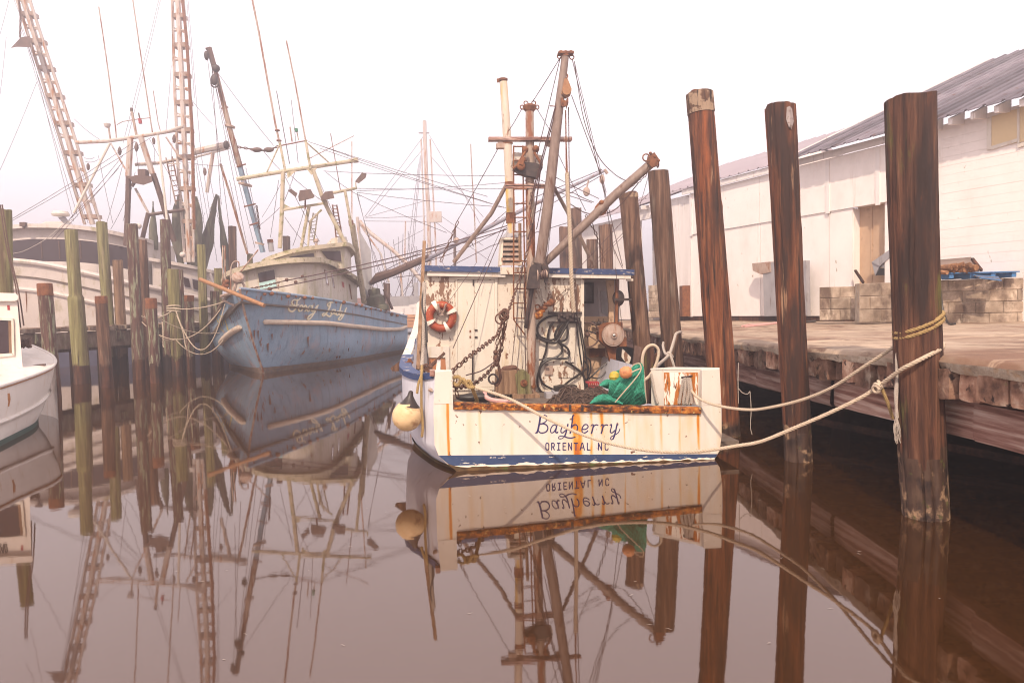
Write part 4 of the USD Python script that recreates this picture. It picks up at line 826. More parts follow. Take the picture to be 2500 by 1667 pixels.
# hanging hoses and valve bank on the wall
vb = part(bay, 'valve_bank', [brect(1338, 761, 1421, 767, VW - .06, .05), brect(1338, 784, 1420, 789, VW - .06, .05), brect(1362, 764, 1404, 784, VW - .09, .06)], 'dark_iron', False)
part(vb, 'lever', [rod(bp(x, 766, VW - .1), bp(x + 2, 748, VW - .13), .007, 6) for x in (1373, 1398)] + [ball(bp(x, 770 + (x % 3) * 4, VW - .1), .025, 1) for x in range(1364, 1410, 7)], 'dark_iron')
hoses = [[(1362, 768), (1335, 775), (1316, 790), (1312, 808), (1320, 822), (1345, 830), (1360, 822), (1372, 800), (1385, 785)],
         [(1372, 787), (1362, 800), (1355, 820), (1368, 832), (1382, 828), (1386, 812), (1384, 795)],
         [(1304, 812), (1320, 828), (1350, 836), (1362, 830), (1380, 800), (1392, 778)],
         [(1352, 785), (1342, 800), (1336, 830), (1333, 855), (1325, 880)],
         [(1360, 832), (1372, 845), (1370, 862), (1352, 874), (1335, 876), (1322, 886), (1317, 910), (1325, 935), (1345, 948), (1356, 950)],
         [(1366, 836), (1385, 850), (1390, 866), (1382, 875), (1355, 875), (1332, 882), (1318, 900), (1312, 930), (1318, 952), (1332, 962)],
         [(1380, 882), (1400, 894), (1420, 910), (1430, 930), (1433, 950)], [(1432, 900), (1412, 915), (1390, 930), (1378, 940)],
         [(1410, 775), (1418, 820), (1425, 870), (1424, 910), (1430, 950)], [(1414, 775), (1424, 830), (1432, 880), (1436, 920)], [(1407, 785), (1414, 850), (1420, 890)]]
for k, h in enumerate(hoses):
    part(bay, 'hydraulic_hose', btube([(x, y, VW - .05 - .018 * (k % 3)) for x, y in h], .017 if k < 8 else .011, 7, 7), 'hose_black')
part(bay, 'clamp', [brect(x, y, x + 9, y + 4, VW - .1, .03) for x, y in ((1310, 824), (1384, 860), (1316, 876), (1392, 884), (1330, 888))], 'dark_iron', False)
# ---- stack, louvre box, mast, boom, derrick
lb = part(bay, 'louvre_box', [bslab([(1224, 584), (1270, 584), (1276, 647), (1220, 647)], VW + .45, .03), bslab([(1224, 584), (1229, 584), (1227, 647), (1220, 647)], VW + .38, .5), bslab([(1265, 584), (1271, 584), (1276, 647), (1270, 647)], VW + .38, .5), brect(1222, 580, 1272, 585, VW + .36, .5)], 'paint_peel', False)
for k in range(5):
    y = 590 + k * 12; part(lb, 'louvre', hexa([bp(1228 - k * .6, y + 5, VW + .37), bp(1267 + k * .9, y + 5, VW + .37), bp(1267 + k * .9, y + 10, VW + .37), bp(1228 - k * .6, y + 10, VW + .37)], [bp(1228, y, VW + .46), bp(1267, y, VW + .46), bp(1267, y + 4, VW + .46), bp(1228, y + 4, VW + .46)]), 'rust_pale', False)
    part(lb, 'slot', brect(1229, y - 2, 1266, y + 6, VW + .44, .02), 'black', False)
part(bay, 'stack_collar', lathe(bp(1249, 582, VW + .65), BZ, [(0, size(23, 10.7)), (.03, size(22, 10.7)), (.11, size(12, 10.7)), (.13, size(9, 10.7))], 16), 'grey_paint')
stk = part(bay, 'exhaust_stack', btube([(1249, 570, VW + .6), (1246, 490, VW + .58), (1239, 350, VW + .54), (1229, 200, VW + .5)], [size(10, 10.6), size(11, 10.6), size(10.5, 10.6), size(9.5, 10.6)], 14), 'yellow_pipe')
part(stk, 'rain_cap', [lathe(bp(1228, 198, VW + .5), BZ, [(0, size(11, 10.5)), (.03, size(11.5, 10.5)), (.035, .02)], 14), box(bp(1217, 197, VW + .5), .05, .04, .05)], 'rust')
part(stk, 'band', [btube([(1247, 520, VW + .59), (1247.5, 545, VW + .59)], size(12, 10.6), 14), btube([(1240, 352, VW + .54), (1239.5, 338, VW + .54)], size(12, 10.6), 14), btube([(1244, 455, VW + .57), (1244, 445, VW + .57)], size(12, 10.6), 14)], 'rust')
ms = part(bay, 'mast', btube([(1297, 972, VW - .22), (1297, 800, VW - .22), (1296, 640, VW - .2), (1294, 450, VW - .18), (1293, 262, VW - .16)], [size(11, 9.8)] * 4 + [size(10, 9.8)], 14), 'rust_mast')
part(ms, 'mast_head', [lathe(bp(1293, 264, VW - .16), BZ, [(-.06, .055), (-.02, .09), (.02, .10), (.05, .06), (.06, .03)], 12)] + [torus(bp(x, y, VW - .2), BV, .028, .009, 12, 5) for x, y in ((1275, 262), (1311, 262), (1284, 252), (1303, 252))], 'rust')
part(ms, 'mast_band', [btube([(1297, y, VW - .22), (1297, y + 6, VW - .22)], size(13, 9.8), 14) for y in (700, 940)], 'rust')
bm = part(bay, 'boom', btube([(1318, 645, VW - .35), (1338, 500, VW - .4), (1358, 320, VW - .45), (1380, 138, VW - .5)], [size(13, 9.6), size(13, 9.6), size(12, 9.5), size(9, 9.5)], 14), 'brown_steel_pale')
part(bm, 'boom_head', [box(bp(1381, 131, VW - .5), .21, .12, .03, BAX), lathe(bp(1381, 133, VW - .5), BZ, [(-.03, .06), (.03, .05)], 10)] + [ball(bp(x, 126, VW - .5), .02, 1) for x in (1370, 1381, 1394)] + [torus(bp(x, y, VW - .5), BV, .03, .009, 12, 5) for x, y in ((1366, 138), (1396, 140))], 'rust')
part(bm, 'foot_step', [btube([(1342, 259, VW - .48), (1356, 260, VW - .48), (1357, 268, VW - .48)], .009, 5)], 'rust')
part(bay, 'outrigger', btube([(1327, 645, VW - .25), (1400, 575, VW - .3), (1500, 478, VW - .35), (1594, 396, VW - .4)], [size(9, 9.8), size(10, 9.8), size(11, 9.7), size(11, 9.7)], 12), 'brown_steel_pale')
part(bay, 'outrigger_head', [bslab([(1582, 398), (1586, 378), (1598, 372), (1610, 390), (1606, 404), (1592, 408)], VW - .5, .14), torus(bp(1578, 385, VW - .45), BV, .05, .011, 14, 5), torus(bp(1606, 402, VW - .42), BU, .04, .01, 12, 5)] + [ball(bp(x, y, VW - .5), .022, 1) for x, y in ((1588, 374), (1598, 382), (1608, 392))], 'rust')
part(bay, 'outrigger_clamp', [torus(bp(x, y, VW - .33), BV, .07, .02, 12, 6) for x, y in ((1466, 512), (1470, 507))] + [ball(bp(1469, 495, VW - .36), .04, 1)], 'rust')
part(bay, 'brace', btube([(1236, 452, VW - .1), (1200, 520, VW), (1108, 640, VW + .3)], [.038, .042, .042], 10), 'brown_steel_pale')
part(bay, 'brace', btube([(1348, 450, VW - .1), (1395, 535, VW + .1), (1450, 648, VW + .3)], [.036, .04, .04], 10), 'brown_steel_pale')
part(bay, 'crosstree', brect(1193, 334, 1397, 342, VW - .28, .16), 'beam_wood', False)
part(bay, 'crosstree', [brect(1234, 449, 1332, 453, VW - .26, .1), brect(1234, 455, 1332, 459, VW - .26, .1)], 'beam_wood', False)
part(bay, 'deck_light', [brect(1212, 349, 1232, 361, VW - .3, .14), brect(1216, 343, 1228, 349, VW - .25, .06)], 'rust_pale', False)
part(bay, 'deck_light', [bslab([(1333, 343), (1366, 343), (1366, 355), (1350, 358), (1334, 352)], VW - .22, .14)], 'rust_pale', False)
hd = part(bay, 'lamp_housing', [bslab([(1253, 412), (1275, 395), (1310, 398), (1326, 408), (1314, 434), (1290, 430), (1272, 424)], VW - .32, .2)], 'dark_iron', False)
part(bay, 'radar_box', [bslab([(1250, 400), (1254, 372), (1300, 374), (1324, 380), (1326, 404), (1305, 400)], VW - .02, .3), brect(1252, 375, 1300, 392, VW - .1, .2)], 'paint_white', False)
part(bay, 'mast_tackle', [ball(bp(1282, 366, VW - .34), .045, 2), ball(bp(1308, 364, VW - .34), .05, 2), ball(bp(1272, 406, VW - .38), .06, 2, (1, .6, 1)), btube([(1283, 370, VW - .36), (1262, 405, VW - .36), (1252, 412, VW - .36)], .02, 6), btube([(1304, 372, VW - .36), (1315, 390, VW - .36), (1323, 405, VW - .36)], .02, 6), btube([(1278, 385, VW - .38), (1272, 404, VW - .4)], .035, 7)], 'rust')
ld = part(bay, 'ladder', [btube([(1254, 356, VW - .24), (1254, 640, VW - .24), (1254, 780, VW - .24), (1282, 818, VW - .24)], .012, 6), btube([(1276, 356, VW - .26), (1279, 560, VW - .26), (1284, 790, VW - .26)], .012, 6)], 'rust')
for y in (358, 392, 427, 462, 497, 531, 566, 637, 666, 705, 740, 777): part(ld, 'rung', rod(bp(1254, y, VW - .25), bp(1286, y, VW - .27), .010, 6), 'rust')
part(bay, 'wood_strut', btube([(1269, 545, VW - .2), (1270, 640, VW - .2)], .026, 6), 'wood_tan')
wn = part(bay, 'winch', [bslab([(1296, 652), (1302, 645), (1322, 642), (1318, 690), (1318, 705), (1288, 704), (1290, 690)], VW - .5, .2), bslab([(1303, 641), (1336, 643), (1342, 660), (1338, 690), (1333, 694), (1326, 668), (1322, 648)], VW - .42, .12)], 'dark_iron', False)
part(wn, 'drum', [rod(bp(1312, 672, VW - .45), bp(1334, 668, VW - .42), .055, 14), lathe(bp(1310, 673, VW - .45), BU, [(0, .09), (.015, .09)], 16)], 'rust_pale')
part(wn, 'cable_turns', [torus(bp(1314 + 4 * k, 672 - k, VW - .445 + .005 * k), BU, .06, .009, 20, 5) for k in range(5)], 'wire')
part(bay, 'gallows_arm', btube([(1299, 705, VW - .4), (1288, 770, VW - .36), (1284, 800, VW - .3)], .03, 8), 'dark_iron')
part(bay, 'tackle_block', [ball(bp(1338, 742, VW - .2), .06, 2, (1.5, .8, .7)), ball(bp(1326, 752, VW - .2), .05, 2, (1.3, .8, .7)), ball(bp(1346, 738, VW - .2), .05, 2), torus(bp(1312, 750, VW - .24), BV, .035, .012, 14, 6)], 'rust')
part(bay, 'mast_fitting', [ball(bp(1312, 768, VW - .2), .07, 2, (1.2, .8, 1)), btube([(1300, 770, VW - .2), (1318, 760, VW - .2), (1330, 758, VW - .2)], .03, 7)], 'rust_rail')
part(bay, 'fall_line', [btube([(1312, 708, VW - .3), (1318, 728, VW - .26), (1326, 742, VW - .22)], .014, 6, 4), btube([(1320, 705, VW - .32), (1324, 728, VW - .27), (1334, 738, VW - .22)], .014, 6, 4), btube([(1334, 694, VW - .34), (1336, 725, VW - .24)], .012, 6)], 'rope_grey')
# big block under the boom head, and the hanging rope
bk = part(bay, 'pulley_block', [bslab([(1372, 222), (1378, 192), (1386, 192), (1396, 218), (1393, 232), (1382, 238), (1370, 228)], VW - .55, .1), lathe(bp(1383, 222, VW - .58), BV, [(-.01, .055), (.01, .06), (.12, .06), (.14, .055)], 16)], 'rust_pale_orange')
part(bk, 'shackle', [torus(bp(1381, 186, VW - .52), BV, .03, .01, 12, 5)] + chain(bline((1382, 145, VW - .5), (1381, 182, VW - .52)), .05, .032, .006), 'rust')
part(bk, 'lower_sheave', [bslab([(1369, 240), (1375, 238), (1376, 262), (1370, 258)], VW - .55, .06), bslab([(1384, 240), (1388, 238), (1388, 252), (1383, 266)], VW - .55, .06), lathe(bp(1379, 252, VW - .55), BV, [(0, .04), (.05, .04)], 12)], 'rust')
wires = [(1372, 134, -.5, 1298, 252, -.2, .008), (1368, 140, -.5, 1301, 420, -.3, .008), (1356, 260, -.5, 1292, 500, -.3, .012), (1358, 265, -.5, 1296, 500, -.3, .010), (1322, 395, -.35, 1300, 560, -.32, .014), (1300, 545, -.32, 1288, 585, -.32, .02),
         (1275, 264, -.2, 1242, 320, .0, .007), (1217, 361, -.2, 1116, 540, .3, .007), (1397, 145, -.5, 1475, 470, -.35, .008), (1402, 150, -.5, 1466, 415, -.35, .006), (1395, 232, -.55, 1467, 425, -.35, .008), (1466, 415, -.35, 1480, 470, -.3, .006),
         (1470, 440, -.3, 1520, 650, -.1, .007), (1475, 468, -.3, 1500, 620, .1, .007), (1500, 610, .1, 1520, 655, .1, .007), (1310, 264, -.2, 1360, 345, .0, .007), (1332, 420, -.3, 1462, 485, -.3, .007), (1320, 440, -.3, 1398, 472, -.3, .007), (1360, 370, -.3, 1430, 515, -.2, .006),
         (1398, 470, -.3, 1450, 494, -.35, .007), (1375, 265, -.55, 1335, 640, -.4, .006), (1388, 262, -.55, 1392, 640, -.5, .010), (1335, 430, -.3, 1310, 560, -.3, .008),
         (1231, 560, .0, 1106, 850, -.7, .008), (1240, 520, .1, 1165, 690, -.2, .005), (1164, 640, -.2, 1040, 812, -.9, .004),
         (1275, 640, -.3, 1248, 905, -.25, .007), (1285, 640, -.3, 1262, 905, -.25, .005), (1271, 690, -.3, 1275, 900, -.25, .005), (1279, 690, -.3, 1284, 930, -.25, .008), (1292, 700, -.4, 1288, 780, -.4, .006),
         (1590, 405, -.4, 1545, 560, -.2, .005), (1590, 465, 1.5, 1400, 668, -.35, .006), (1530, 560, .8, 1345, 742, -.2, .005), (1528, 570, .8, 1350, 748, -.2, .005), (1410, 770, -.1, 1400, 920, -.08, .006),
         (1503, 655, -.2, 1519, 800, -.1, .006), (1445, 495, -.3, 1280, 440, -.3, .007)]
for x0, y0, v0, x1, y1, v1, r in wires:
    part(bay, 'wire_stay', tube(sag(bp(x0, y0, VW + v0), bp(x1, y1, VW + v1), .012, 7), r * 1.0, 5), 'wire')
part(bay, 'wire_stay', btube([(1402, 150, VW - .5), (1425, 290, VW - .45), (1460, 380, VW - .42), (1500, 425, VW - .4), (1535, 445, VW - .4)], .006, 5, 6), 'wire')
part(bay, 'wire_stay', btube([(1392, 498, VW - .3), (1430, 520, VW - .3), (1475, 522, VW - .3), (1510, 505, VW - .3), (1560, 445, VW - .38)], .007, 5, 6), 'wire')
CH = [([(1118, 540, .3), (1104, 575, .25), (1082, 625, .2), (1076, 640, .2)], .075), ([(1430, 525, -.2), (1445, 550, -.15), (1462, 590, 0), (1475, 640, .1)], .075), ([(1585, 385, -.5), (1583, 410, -.5), (1570, 435, -.4), (1540, 455, -.4)], .06),
      ([(1294, 590, -.5), (1280, 640, -.6), (1262, 700, -.75), (1243, 755, -.9), (1235, 775, -.95)], .075), ([(1229, 780, -1), (1212, 818, -1.1), (1180, 845, -1.3), (1140, 875, -1.5), (1108, 903, -1.6), (1100, 912, -1.65)], .085),
      ([(1229, 785, -1), (1225, 830, -1), (1216, 870, -1.05), (1195, 905, -1.2), (1160, 935, -1.4), (1130, 944, -1.55), (1106, 944, -1.65)], .085), ([(1235, 780, -1), (1228, 830, -1), (1222, 860, -1), (1212, 890, -1)], .08), ([(1228, 790, -1), (1218, 820, -1), (1212, 850, -1), (1208, 880, -1)], .08),
      ([(1234, 790, -1), (1222, 850, -1), (1216, 880, -1)], .08), ([(1112, 915, -1.6), (1112, 945, -1.6), (1118, 972, -1.6)], .085), ([(1085, 862, -.7), (1066, 880, -.9), (1050, 895, -1.2)], .075), ([(1072, 880, -.8), (1072, 902, -.8)], .06), ([(1003, 840, -.2), (1008, 820, 0), (1020, 800, .1)], .07), ([(1297, 470, -.3), (1294, 590, -.5)], .06)]
for q, L in CH:
    part(bay, 'chain', chain(spline([bp(x, y, VW + v) for x, y, v in q], 8), L * 1.15, L * .62, L * .085), 'chain_rust', 60)
part(bay, 'chain_knot', [torus(bp(1229 + dx, 768 + dy, VW - 1), A3(*(BV + BU * t)), .045, .013, 14, 6) for dx, dy, t in ((0, 0, 0), (4, -4, .8), (-3, 4, -.8), (6, 3, 1.5))] + [torus(bp(1222, 778, VW - 1), BV, .06, .01, 16, 6)], 'chain_rust')
hk = part(bay, 'hook', [btube([(1214, 880, VW - 1.02), (1220, 905, VW - 1.02), (1221, 925, VW - 1.02), (1212, 940, VW - 1.02), (1202, 930, VW - 1.02)], [.018, .022, .026, .024, .01], 8, 5)], 'chain_rust', label='rusty hook at the end of the chains')
part(bay, 'hook_ring', torus(bp(1204, 925, VW - 1.02), BV + BU * .4, .055, .012, 18, 6), 'dark_iron')
part(bay, 'hook_shackle', [ball(bp(1212, 880, VW - 1.02), .045, 2, (.8, .6, 1.6)), ball(bp(1210, 860, VW - 1.02), .03, 1)], 'chain_rust')
part(bay, 'guard_line', btube([(1138, 916, VW - 1.3), (1175, 905, VW - 1.2), (1205, 885, VW - 1.05)], .009, 6, 6), 'wire')
# port quarter: wooden stake, hook rope, cleats
part(bay, 'stake', bar(bp(1036, 590, 1.75), bp(1020, 902, 1.0), .045, .05, BV), 'wood_tan', False, label='tall wooden stake at the port quarter')
part(bay, 'stake_rope', rope(spline(bline((1036, 690, 1.45), (1034, 740, 1.35), (1033, 800, 1.25), (1032, 860, 1.12), (1030, 893, 1.0)), 8), .030, .09), 'rope_grey')
part(bay, 'stake_line', [btube([(1037, 688, 1.45), (1030, 745, 1.3), (1041, 790, 1.2), (1043, 835, 1.1)], .010, 6, 6), btube([(1036, 695, 1.45), (1040, 830, 1.15), (1046, 890, 1.0)], .008, 6)], 'hose_black')
part(bay, 'shackle_heap', [ball(bp(x, y, 1.0), .035, 1) for x, y in ((1030, 897), (1037, 898), (1043, 899), (1050, 897), (1033, 904))] + [torus(bp(1040, 897, .95), BV, .04, .012, 12, 5)], 'chain_rust')
part(bay, 'bitt', [brect(988, 884, 1008, 888, 1.5, .12), bslab([(993, 884), (997, 876), (1002, 876), (1006, 884)], 1.52, .1)], 'rust', False)
part(bay, 'name_board', bslab([(1008, 851), (1014, 826), (1016, 826), (1012, 852)], 3.2, .03), 'blue_paint', False)
part(bay, 'side_guard', bslab([(1031, 1001), (1054, 1005), (1054, 1020), (1031, 1016)], .2, .05), 'blue_paint', False)
part(bay, 'cleat', [ball(bp(1051, 952, .05), .025, 1), rod(bp(1046, 950, .02), bp(1056, 955, .02), .012, 6)], 'rust_pale')
pl = bp(1000, 930, 2.4)
part(bay, 'side_plank', bslab([(953, 899), (988, 872), (1000, 880), (985, 906), (958, 906)], 2.3, .05), 'wood_brown', False)
# lettering on the stern
ORG, SC = (1270, 980), 8.11
tr = lambda px: np.array([bp(x, y, -.004) for x, y in px])
B_ = [([(400, 300), (380, 430), (350, 570), (330, 612)], 36), ([(298, 618), (322, 622), (345, 600)], 15), ([(385, 318), (430, 280), (480, 268), (520, 285), (536, 330), (510, 390), (450, 428), (392, 440)], 19), ([(395, 442), (470, 440), (528, 472), (548, 530), (520, 588), (460, 618), (400, 616), (372, 590)], 24),
      ([(712, 478), (680, 458), (640, 480), (605, 540), (604, 600), (630, 618), (675, 590), (712, 520)], 20), ([(728, 462), (710, 545), (702, 598), (722, 616), (742, 606)], 26),
      ([(805, 465), (830, 452), (828, 500), (806, 570), (815, 612), (850, 612), (895, 570)], 22), ([(945, 450), (920, 560), (900, 640), (876, 692)], 28), ([(876, 692), (830, 728), (778, 736), (758, 718), (775, 688), (825, 678), (880, 692), (935, 715), (1000, 722)], 15), ([(900, 700), (950, 716), (1010, 722), (1050, 712), (1085, 700)], 24),
      ([(1060, 272), (1040, 290), (1030, 400), (1010, 530), (990, 622)], 28), ([(1005, 540), (1050, 472), (1105, 458), (1135, 500), (1128, 560), (1100, 610)], 24),
      ([(1230, 548), (1300, 545), (1345, 500), (1325, 458), (1280, 455), (1238, 500), (1222, 560), (1235, 608), (1275, 620), (1320, 596), (1340, 575)], 22),
      ([(1440, 455), (1448, 480), (1430, 560), (1412, 625)], 28), ([(1402, 482), (1425, 455), (1448, 470)], 16), ([(1440, 520), (1475, 470), (1515, 458), (1540, 468)], 20),
      ([(1635, 455), (1643, 480), (1625, 560), (1607, 625)], 28), ([(1597, 482), (1620, 455), (1643, 470)], 16), ([(1635, 520), (1670, 470), (1710, 458), (1735, 468)], 20),
      ([(1782, 462), (1808, 452), (1806, 500), (1784, 575), (1793, 614), (1830, 612), (1872, 570)], 22), ([(1918, 450), (1895, 560), (1868, 670), (1840, 735)], 28), ([(1840, 735), (1808, 752), (1790, 735), (1800, 700), (1850, 668), (1920, 632), (1958, 590), (1972, 545)], 17)]
nm = part(bay, 'boat_name', ink(B_, ORG, SC, tr), 'navy_ink', False, label='script name Bayberry in dark blue')
F_ = {'O': [[(0, .15), (0, .85), (.25, 1), (.75, 1), (1, .85), (1, .15), (.75, 0), (.25, 0), (0, .15)]], 'R': [[(0, 1), (0, 0), (.7, 0), (1, .15), (1, .4), (.7, .52), (0, .52)], [(.5, .52), (1, 1)]], 'I': [[(.1, 0), (.9, 0)], [(.5, 0), (.5, 1)], [(.1, 1), (.9, 1)]], 'E': [[(1, 0), (0, 0), (0, 1), (1, 1)], [(0, .48), (.8, .48)]],
      'N': [[(0, 1), (0, 0), (1, 1), (1, 0)]], 'T': [[(0, 0), (1, 0)], [(.5, 0), (.5, 1)]], 'A': [[(0, 1), (.4, 0), (.6, 0), (1, 1)], [(.2, .66), (.8, .66)]], 'L': [[(0, 0), (0, 1), (1, 1)]], 'C': [[(1, .2), (.8, 0), (.2, 0), (0, .2), (0, .8), (.2, 1), (.8, 1), (1, .8)]],
      '8': [[(.2, .5), (0, .7), (0, .85), (.2, 1), (.8, 1), (1, .85), (1, .7), (.8, .5), (.2, .5), (.05, .35), (.05, .15), (.2, 0), (.8, 0), (.95, .15), (.95, .35), (.8, .5)]], '0': [[(0, .15), (0, .85), (.25, 1), (.75, 1), (1, .85), (1, .15), (.75, 0), (.25, 0), (0, .15)]], '3': [[(0, .1), (.3, 0), (.8, 0), (1, .2), (.8, .48), (.4, .48)], [(.8, .48), (1, .75), (.8, 1), (.3, 1), (0, .88)]], 'D': [[(0, 0), (0, 1), (.6, 1), (1, .75), (1, .25), (.6, 0), (0, 0)]]}
def block_letters(items, y0, y1, w):
    out = []
    for ch, x0, x1 in items:
        for s in F_[ch]:
            pts = [(x0 + (x1 - x0) * a, y0 + (y1 - y0) * b) for a, b in s]
            for p, q in zip(pts[:-1], pts[1:]): out.append(([p, q], w))
    return out
for wl in ([('O', 508, 566), ('R', 622, 676), ('I', 730, 795), ('E', 848, 905), ('N', 958, 1018), ('T', 1070, 1138), ('A', 1188, 1272), ('L', 1330, 1385)], [('N', 1550, 1612), ('C', 1682, 1742)]):
    part(bay, 'home_port', ink(block_letters(wl, 822, 956, 20), ORG, SC, tr), 'navy_ink', False, label='block lettering ' + ('ORIENTAL' if len(wl) > 2 else 'NC') + ' in dark blue')

# ---- things that lie on or hang from the boat
rg = thing('life_ring', 'orange life ring with pale bands hung on the white cabin wall', 'life ring', bp(1077, 773, VW - .1))
rc = bp(1077, 773, VW - .09); Rm, rm = size(27.5, 10), size(9.5, 10)
for k in range(4):
    part(rg, 'buoyant_segment', torus(rc, BV, Rm, rm, 20, 12, k * PI / 2 + .14 + .45, (k + 1) * PI / 2 - .14 + .45), 'life_ring')
    part(rg, 'band', torus(rc, BV, Rm, rm * 1.06, 6, 12, k * PI / 2 - .15 + .45, k * PI / 2 + .15 + .45), 'ring_tape')
part(rg, 'hanger', [brect(1073, 757, 1083, 770, VW - .12, .05), btube([(1069, 742, VW - .2), (1074, 762, VW - .14)], .016, 6), btube([(1089, 742, VW - .2), (1082, 762, VW - .14)], .016, 6)], 'rust_pale')
bc = bp(994, 1016, .15)
by = thing('ball_fender', 'big round cream fender with black neck hung from the port quarter', 'fender', bc)
part(by, 'ball', lathe(bc + BZ * .0, BZ, [(-.172, .01), (-.165, .05), (-.14, .10), (-.09, .15), (-.03, .172), (.03, .172), (.08, .155), (.12, .125), (.15, .10)], 30), 'buoy')
part(by, 'neck', lathe(bc + BU * .005, BZ + BU * .16, [(.118, .128), (.15, .095), (.20, .06), (.24, .035), (.29, .025), (.30, .01)], 20), 'buoy_cap')
solo('fender_rope', [m for q in ([(1018, 960, .12), (1022, 935, .15), (1030, 912, .2), (1030, 893, .4)], [(1030, 893, .35), (1029, 930, .12), (1029, 990, .10), (1032, 1040, .1), (1030, 1066, .1)]) for m in rope(spline(bline(*q), 8), .016, .07)] , 'rope_yellow', 'yellowish rope holding the cream fender, its tail hanging down the hull', 'rope')
# deck clutter
ct = thing('wooden_reel_box', 'worn wooden box with greenish rounded end standing on the stern deck', 'box', bp(1250, 960, VW - .35))
part(ct, 'body', bslab([(1213, 906), (1262, 904), (1266, 962), (1210, 962)], VW - .6, .4), 'wood_tan', False)
part(ct, 'end_board', bslab([(1258, 915), (1266, 906), (1284, 906), (1294, 916), (1299, 962), (1264, 962)], VW - .64, .44), 'wood_green', False)
part(ct, 'boss', lathe(bp(1279, 935, VW - .65), -BV, [(0, .05), (.012, .048), (.015, .02), (.03, .015)], 14), 'rust')
part(ct, 'base_board', brect(1252, 963, 1318, 975, VW - .7, .5), 'wood_tan', False)
solo('rag', [ball(bp(1238 + dx, 900 + dy, VW - .45), r, 2, (1.3, 1, .7)) for dx, dy, r in ((0, 0, .06), (-12, 6, .05), (12, -2, .06), (24, 2, .03), (-18, 12, .03))], 'chain_rust', 'brown rag of frayed line lying on the wooden box', 'rag')
solo('tarp_fold', [ball(bp(x, y, 4.2), r, 2, (2.2, 1, .6)) for x, y, r in ((1150, 970, .09), (1168, 968, .10), (1182, 974, .07), (1138, 972, .05))], 'hose_black', 'black folded tarp on the stern deck beside the pink hose', 'tarp')
solo('deck_hose', btube([(1184, 955, 4.2), (1186, 968, 4.1), (1200, 976, 4), (1230, 980, 3.9), (1250, 980, 3.9)], .030, 8, 6), 'pink_hose', 'short pink hose lying on the stern deck', 'hose')
solo('black_tray', bslab([(1356, 945), (1375, 941), (1410, 942), (1402, 952), (1375, 957), (1356, 956)], VW - .5, .25), 'hose_black', 'black plastic tray upturned under the hoses', 'tray')
solo('grey_tray', [brect(1334, 960, 1392, 975, VW - .8, .3), brect(1352, 956, 1356, 962, VW - .82, .3)], 'grey_paint', 'grey slatted tray on the deck before the cabin wall', 'tray', smooth=False)
def heap(cx, cy, v, w, h, d, seed, n=26):
    c = bp(cx, cy, v); c[2] = DZ + .01; rows = []
    for i in range(n):
        t = i / (n - 1); r = []
        for k in range(n):
            s = k / (n - 1); x, y = (s - .5) * w, (t - .5) * d
            e = max(0, 1 - (2 * s - 1) ** 2) ** .6 * max(0, 1 - (2 * t - 1) ** 2) ** .6
            z = h * e * (.55 + .9 * meshkit.fbm(A3(x * 5, y * 5, seed)[None], 4, seed)[0])
            r.append(c + BU * x + BV * y + BZ * z)
        rows.append(r)
    return grid(rows)
solo('dark_net_heap', heap(1428, 982, 1.6, 1.3, .44, 1.4, 5, 34), 'net_dark', 'heap of dark brown netting behind the rusty rail', 'net', smooth=60)
_h = heap(1428, 982, 1.6, 1.3, .44, 1.4, 5, 34)[0].reshape(34, 34, 3); _r = np.random.default_rng(8); ST = []
for _ in range(120):
    i, k = _r.integers(3, 30, 2); q = [_h[i, k]]
    for _s in range(5): i, k = np.clip(i + _r.integers(-3, 4), 1, 32), np.clip(k + _r.integers(-3, 4), 1, 32); q.append(_h[i, k] + A3(0, 0, _r.uniform(.005, .045)))
    ST.append(tube(spline(q, 4), _r.choice([.004, .006, .009]), 4))
solo('tangled_cords', ST, 'net_strand', 'tangled brown cords and meshes over the dark net heap behind the rusty rail', 'cords', kind='stuff', smooth=60)
# green net: draped lobes
def lobe(px, v, th, seed, n=16, amp=.03, mat=None):
    """px: outline top edge and bottom edge lists of equal length"""
    up, dn = px; up, dn = spline([(*q, 0) for q in up], 5)[:, :2], spline([(*q, 0) for q in dn], 5)[:, :2]
    rows = []
    for i in range(n):
        t = i / (n - 1); r = []
        for a, b in zip(up, dn):
            x, y = a * (1 - t) + b * t
            bulge = math.sin(PI * t) * th; nz = (meshkit.fbm(A3(x * .07, y * .07, seed)[None], 3, seed)[0] - .5) * amp * 2
            fold = math.sin(x * .22 + y * .1) * amp * .4
            r.append(bp(x, y, v - bulge + nz + fold))
        rows.append(r)
    GN.append(np.array(rows)); return grid(rows)
GN = []
gn = thing('green_net', 'bright green knotted trawl net bunched over the rusty stern rail', 'net', bp(1500, 985, .4))
part(gn, 'hood', lobe(([(1512, 935), (1540, 898), (1562, 885), (1572, 900), (1571, 935)], [(1482, 985), (1508, 990), (1530, 992), (1555, 990), (1578, 984)]), .25, .14, 1), 'net_green', 60)
part(gn, 'fold', lobe(([(1440, 984), (1455, 968), (1475, 962), (1495, 968), (1520, 985)], [(1440, 987), (1458, 988), (1475, 988), (1495, 988), (1520, 988)]), .16, .10, 2), 'net_green', 60)
part(gn, 'fold', lobe(([(1462, 940), (1475, 928), (1488, 926), (1495, 932)], [(1470, 944), (1480, 948), (1488, 950), (1496, 956)]), .5, .10, 3), 'net_green', 60)
part(gn, 'fold', lobe(([(1488, 925), (1500, 908), (1520, 902), (1545, 910)], [(1484, 972), (1495, 976), (1510, 976), (1535, 970)]), .4, .12, 4), 'net_green', 60)
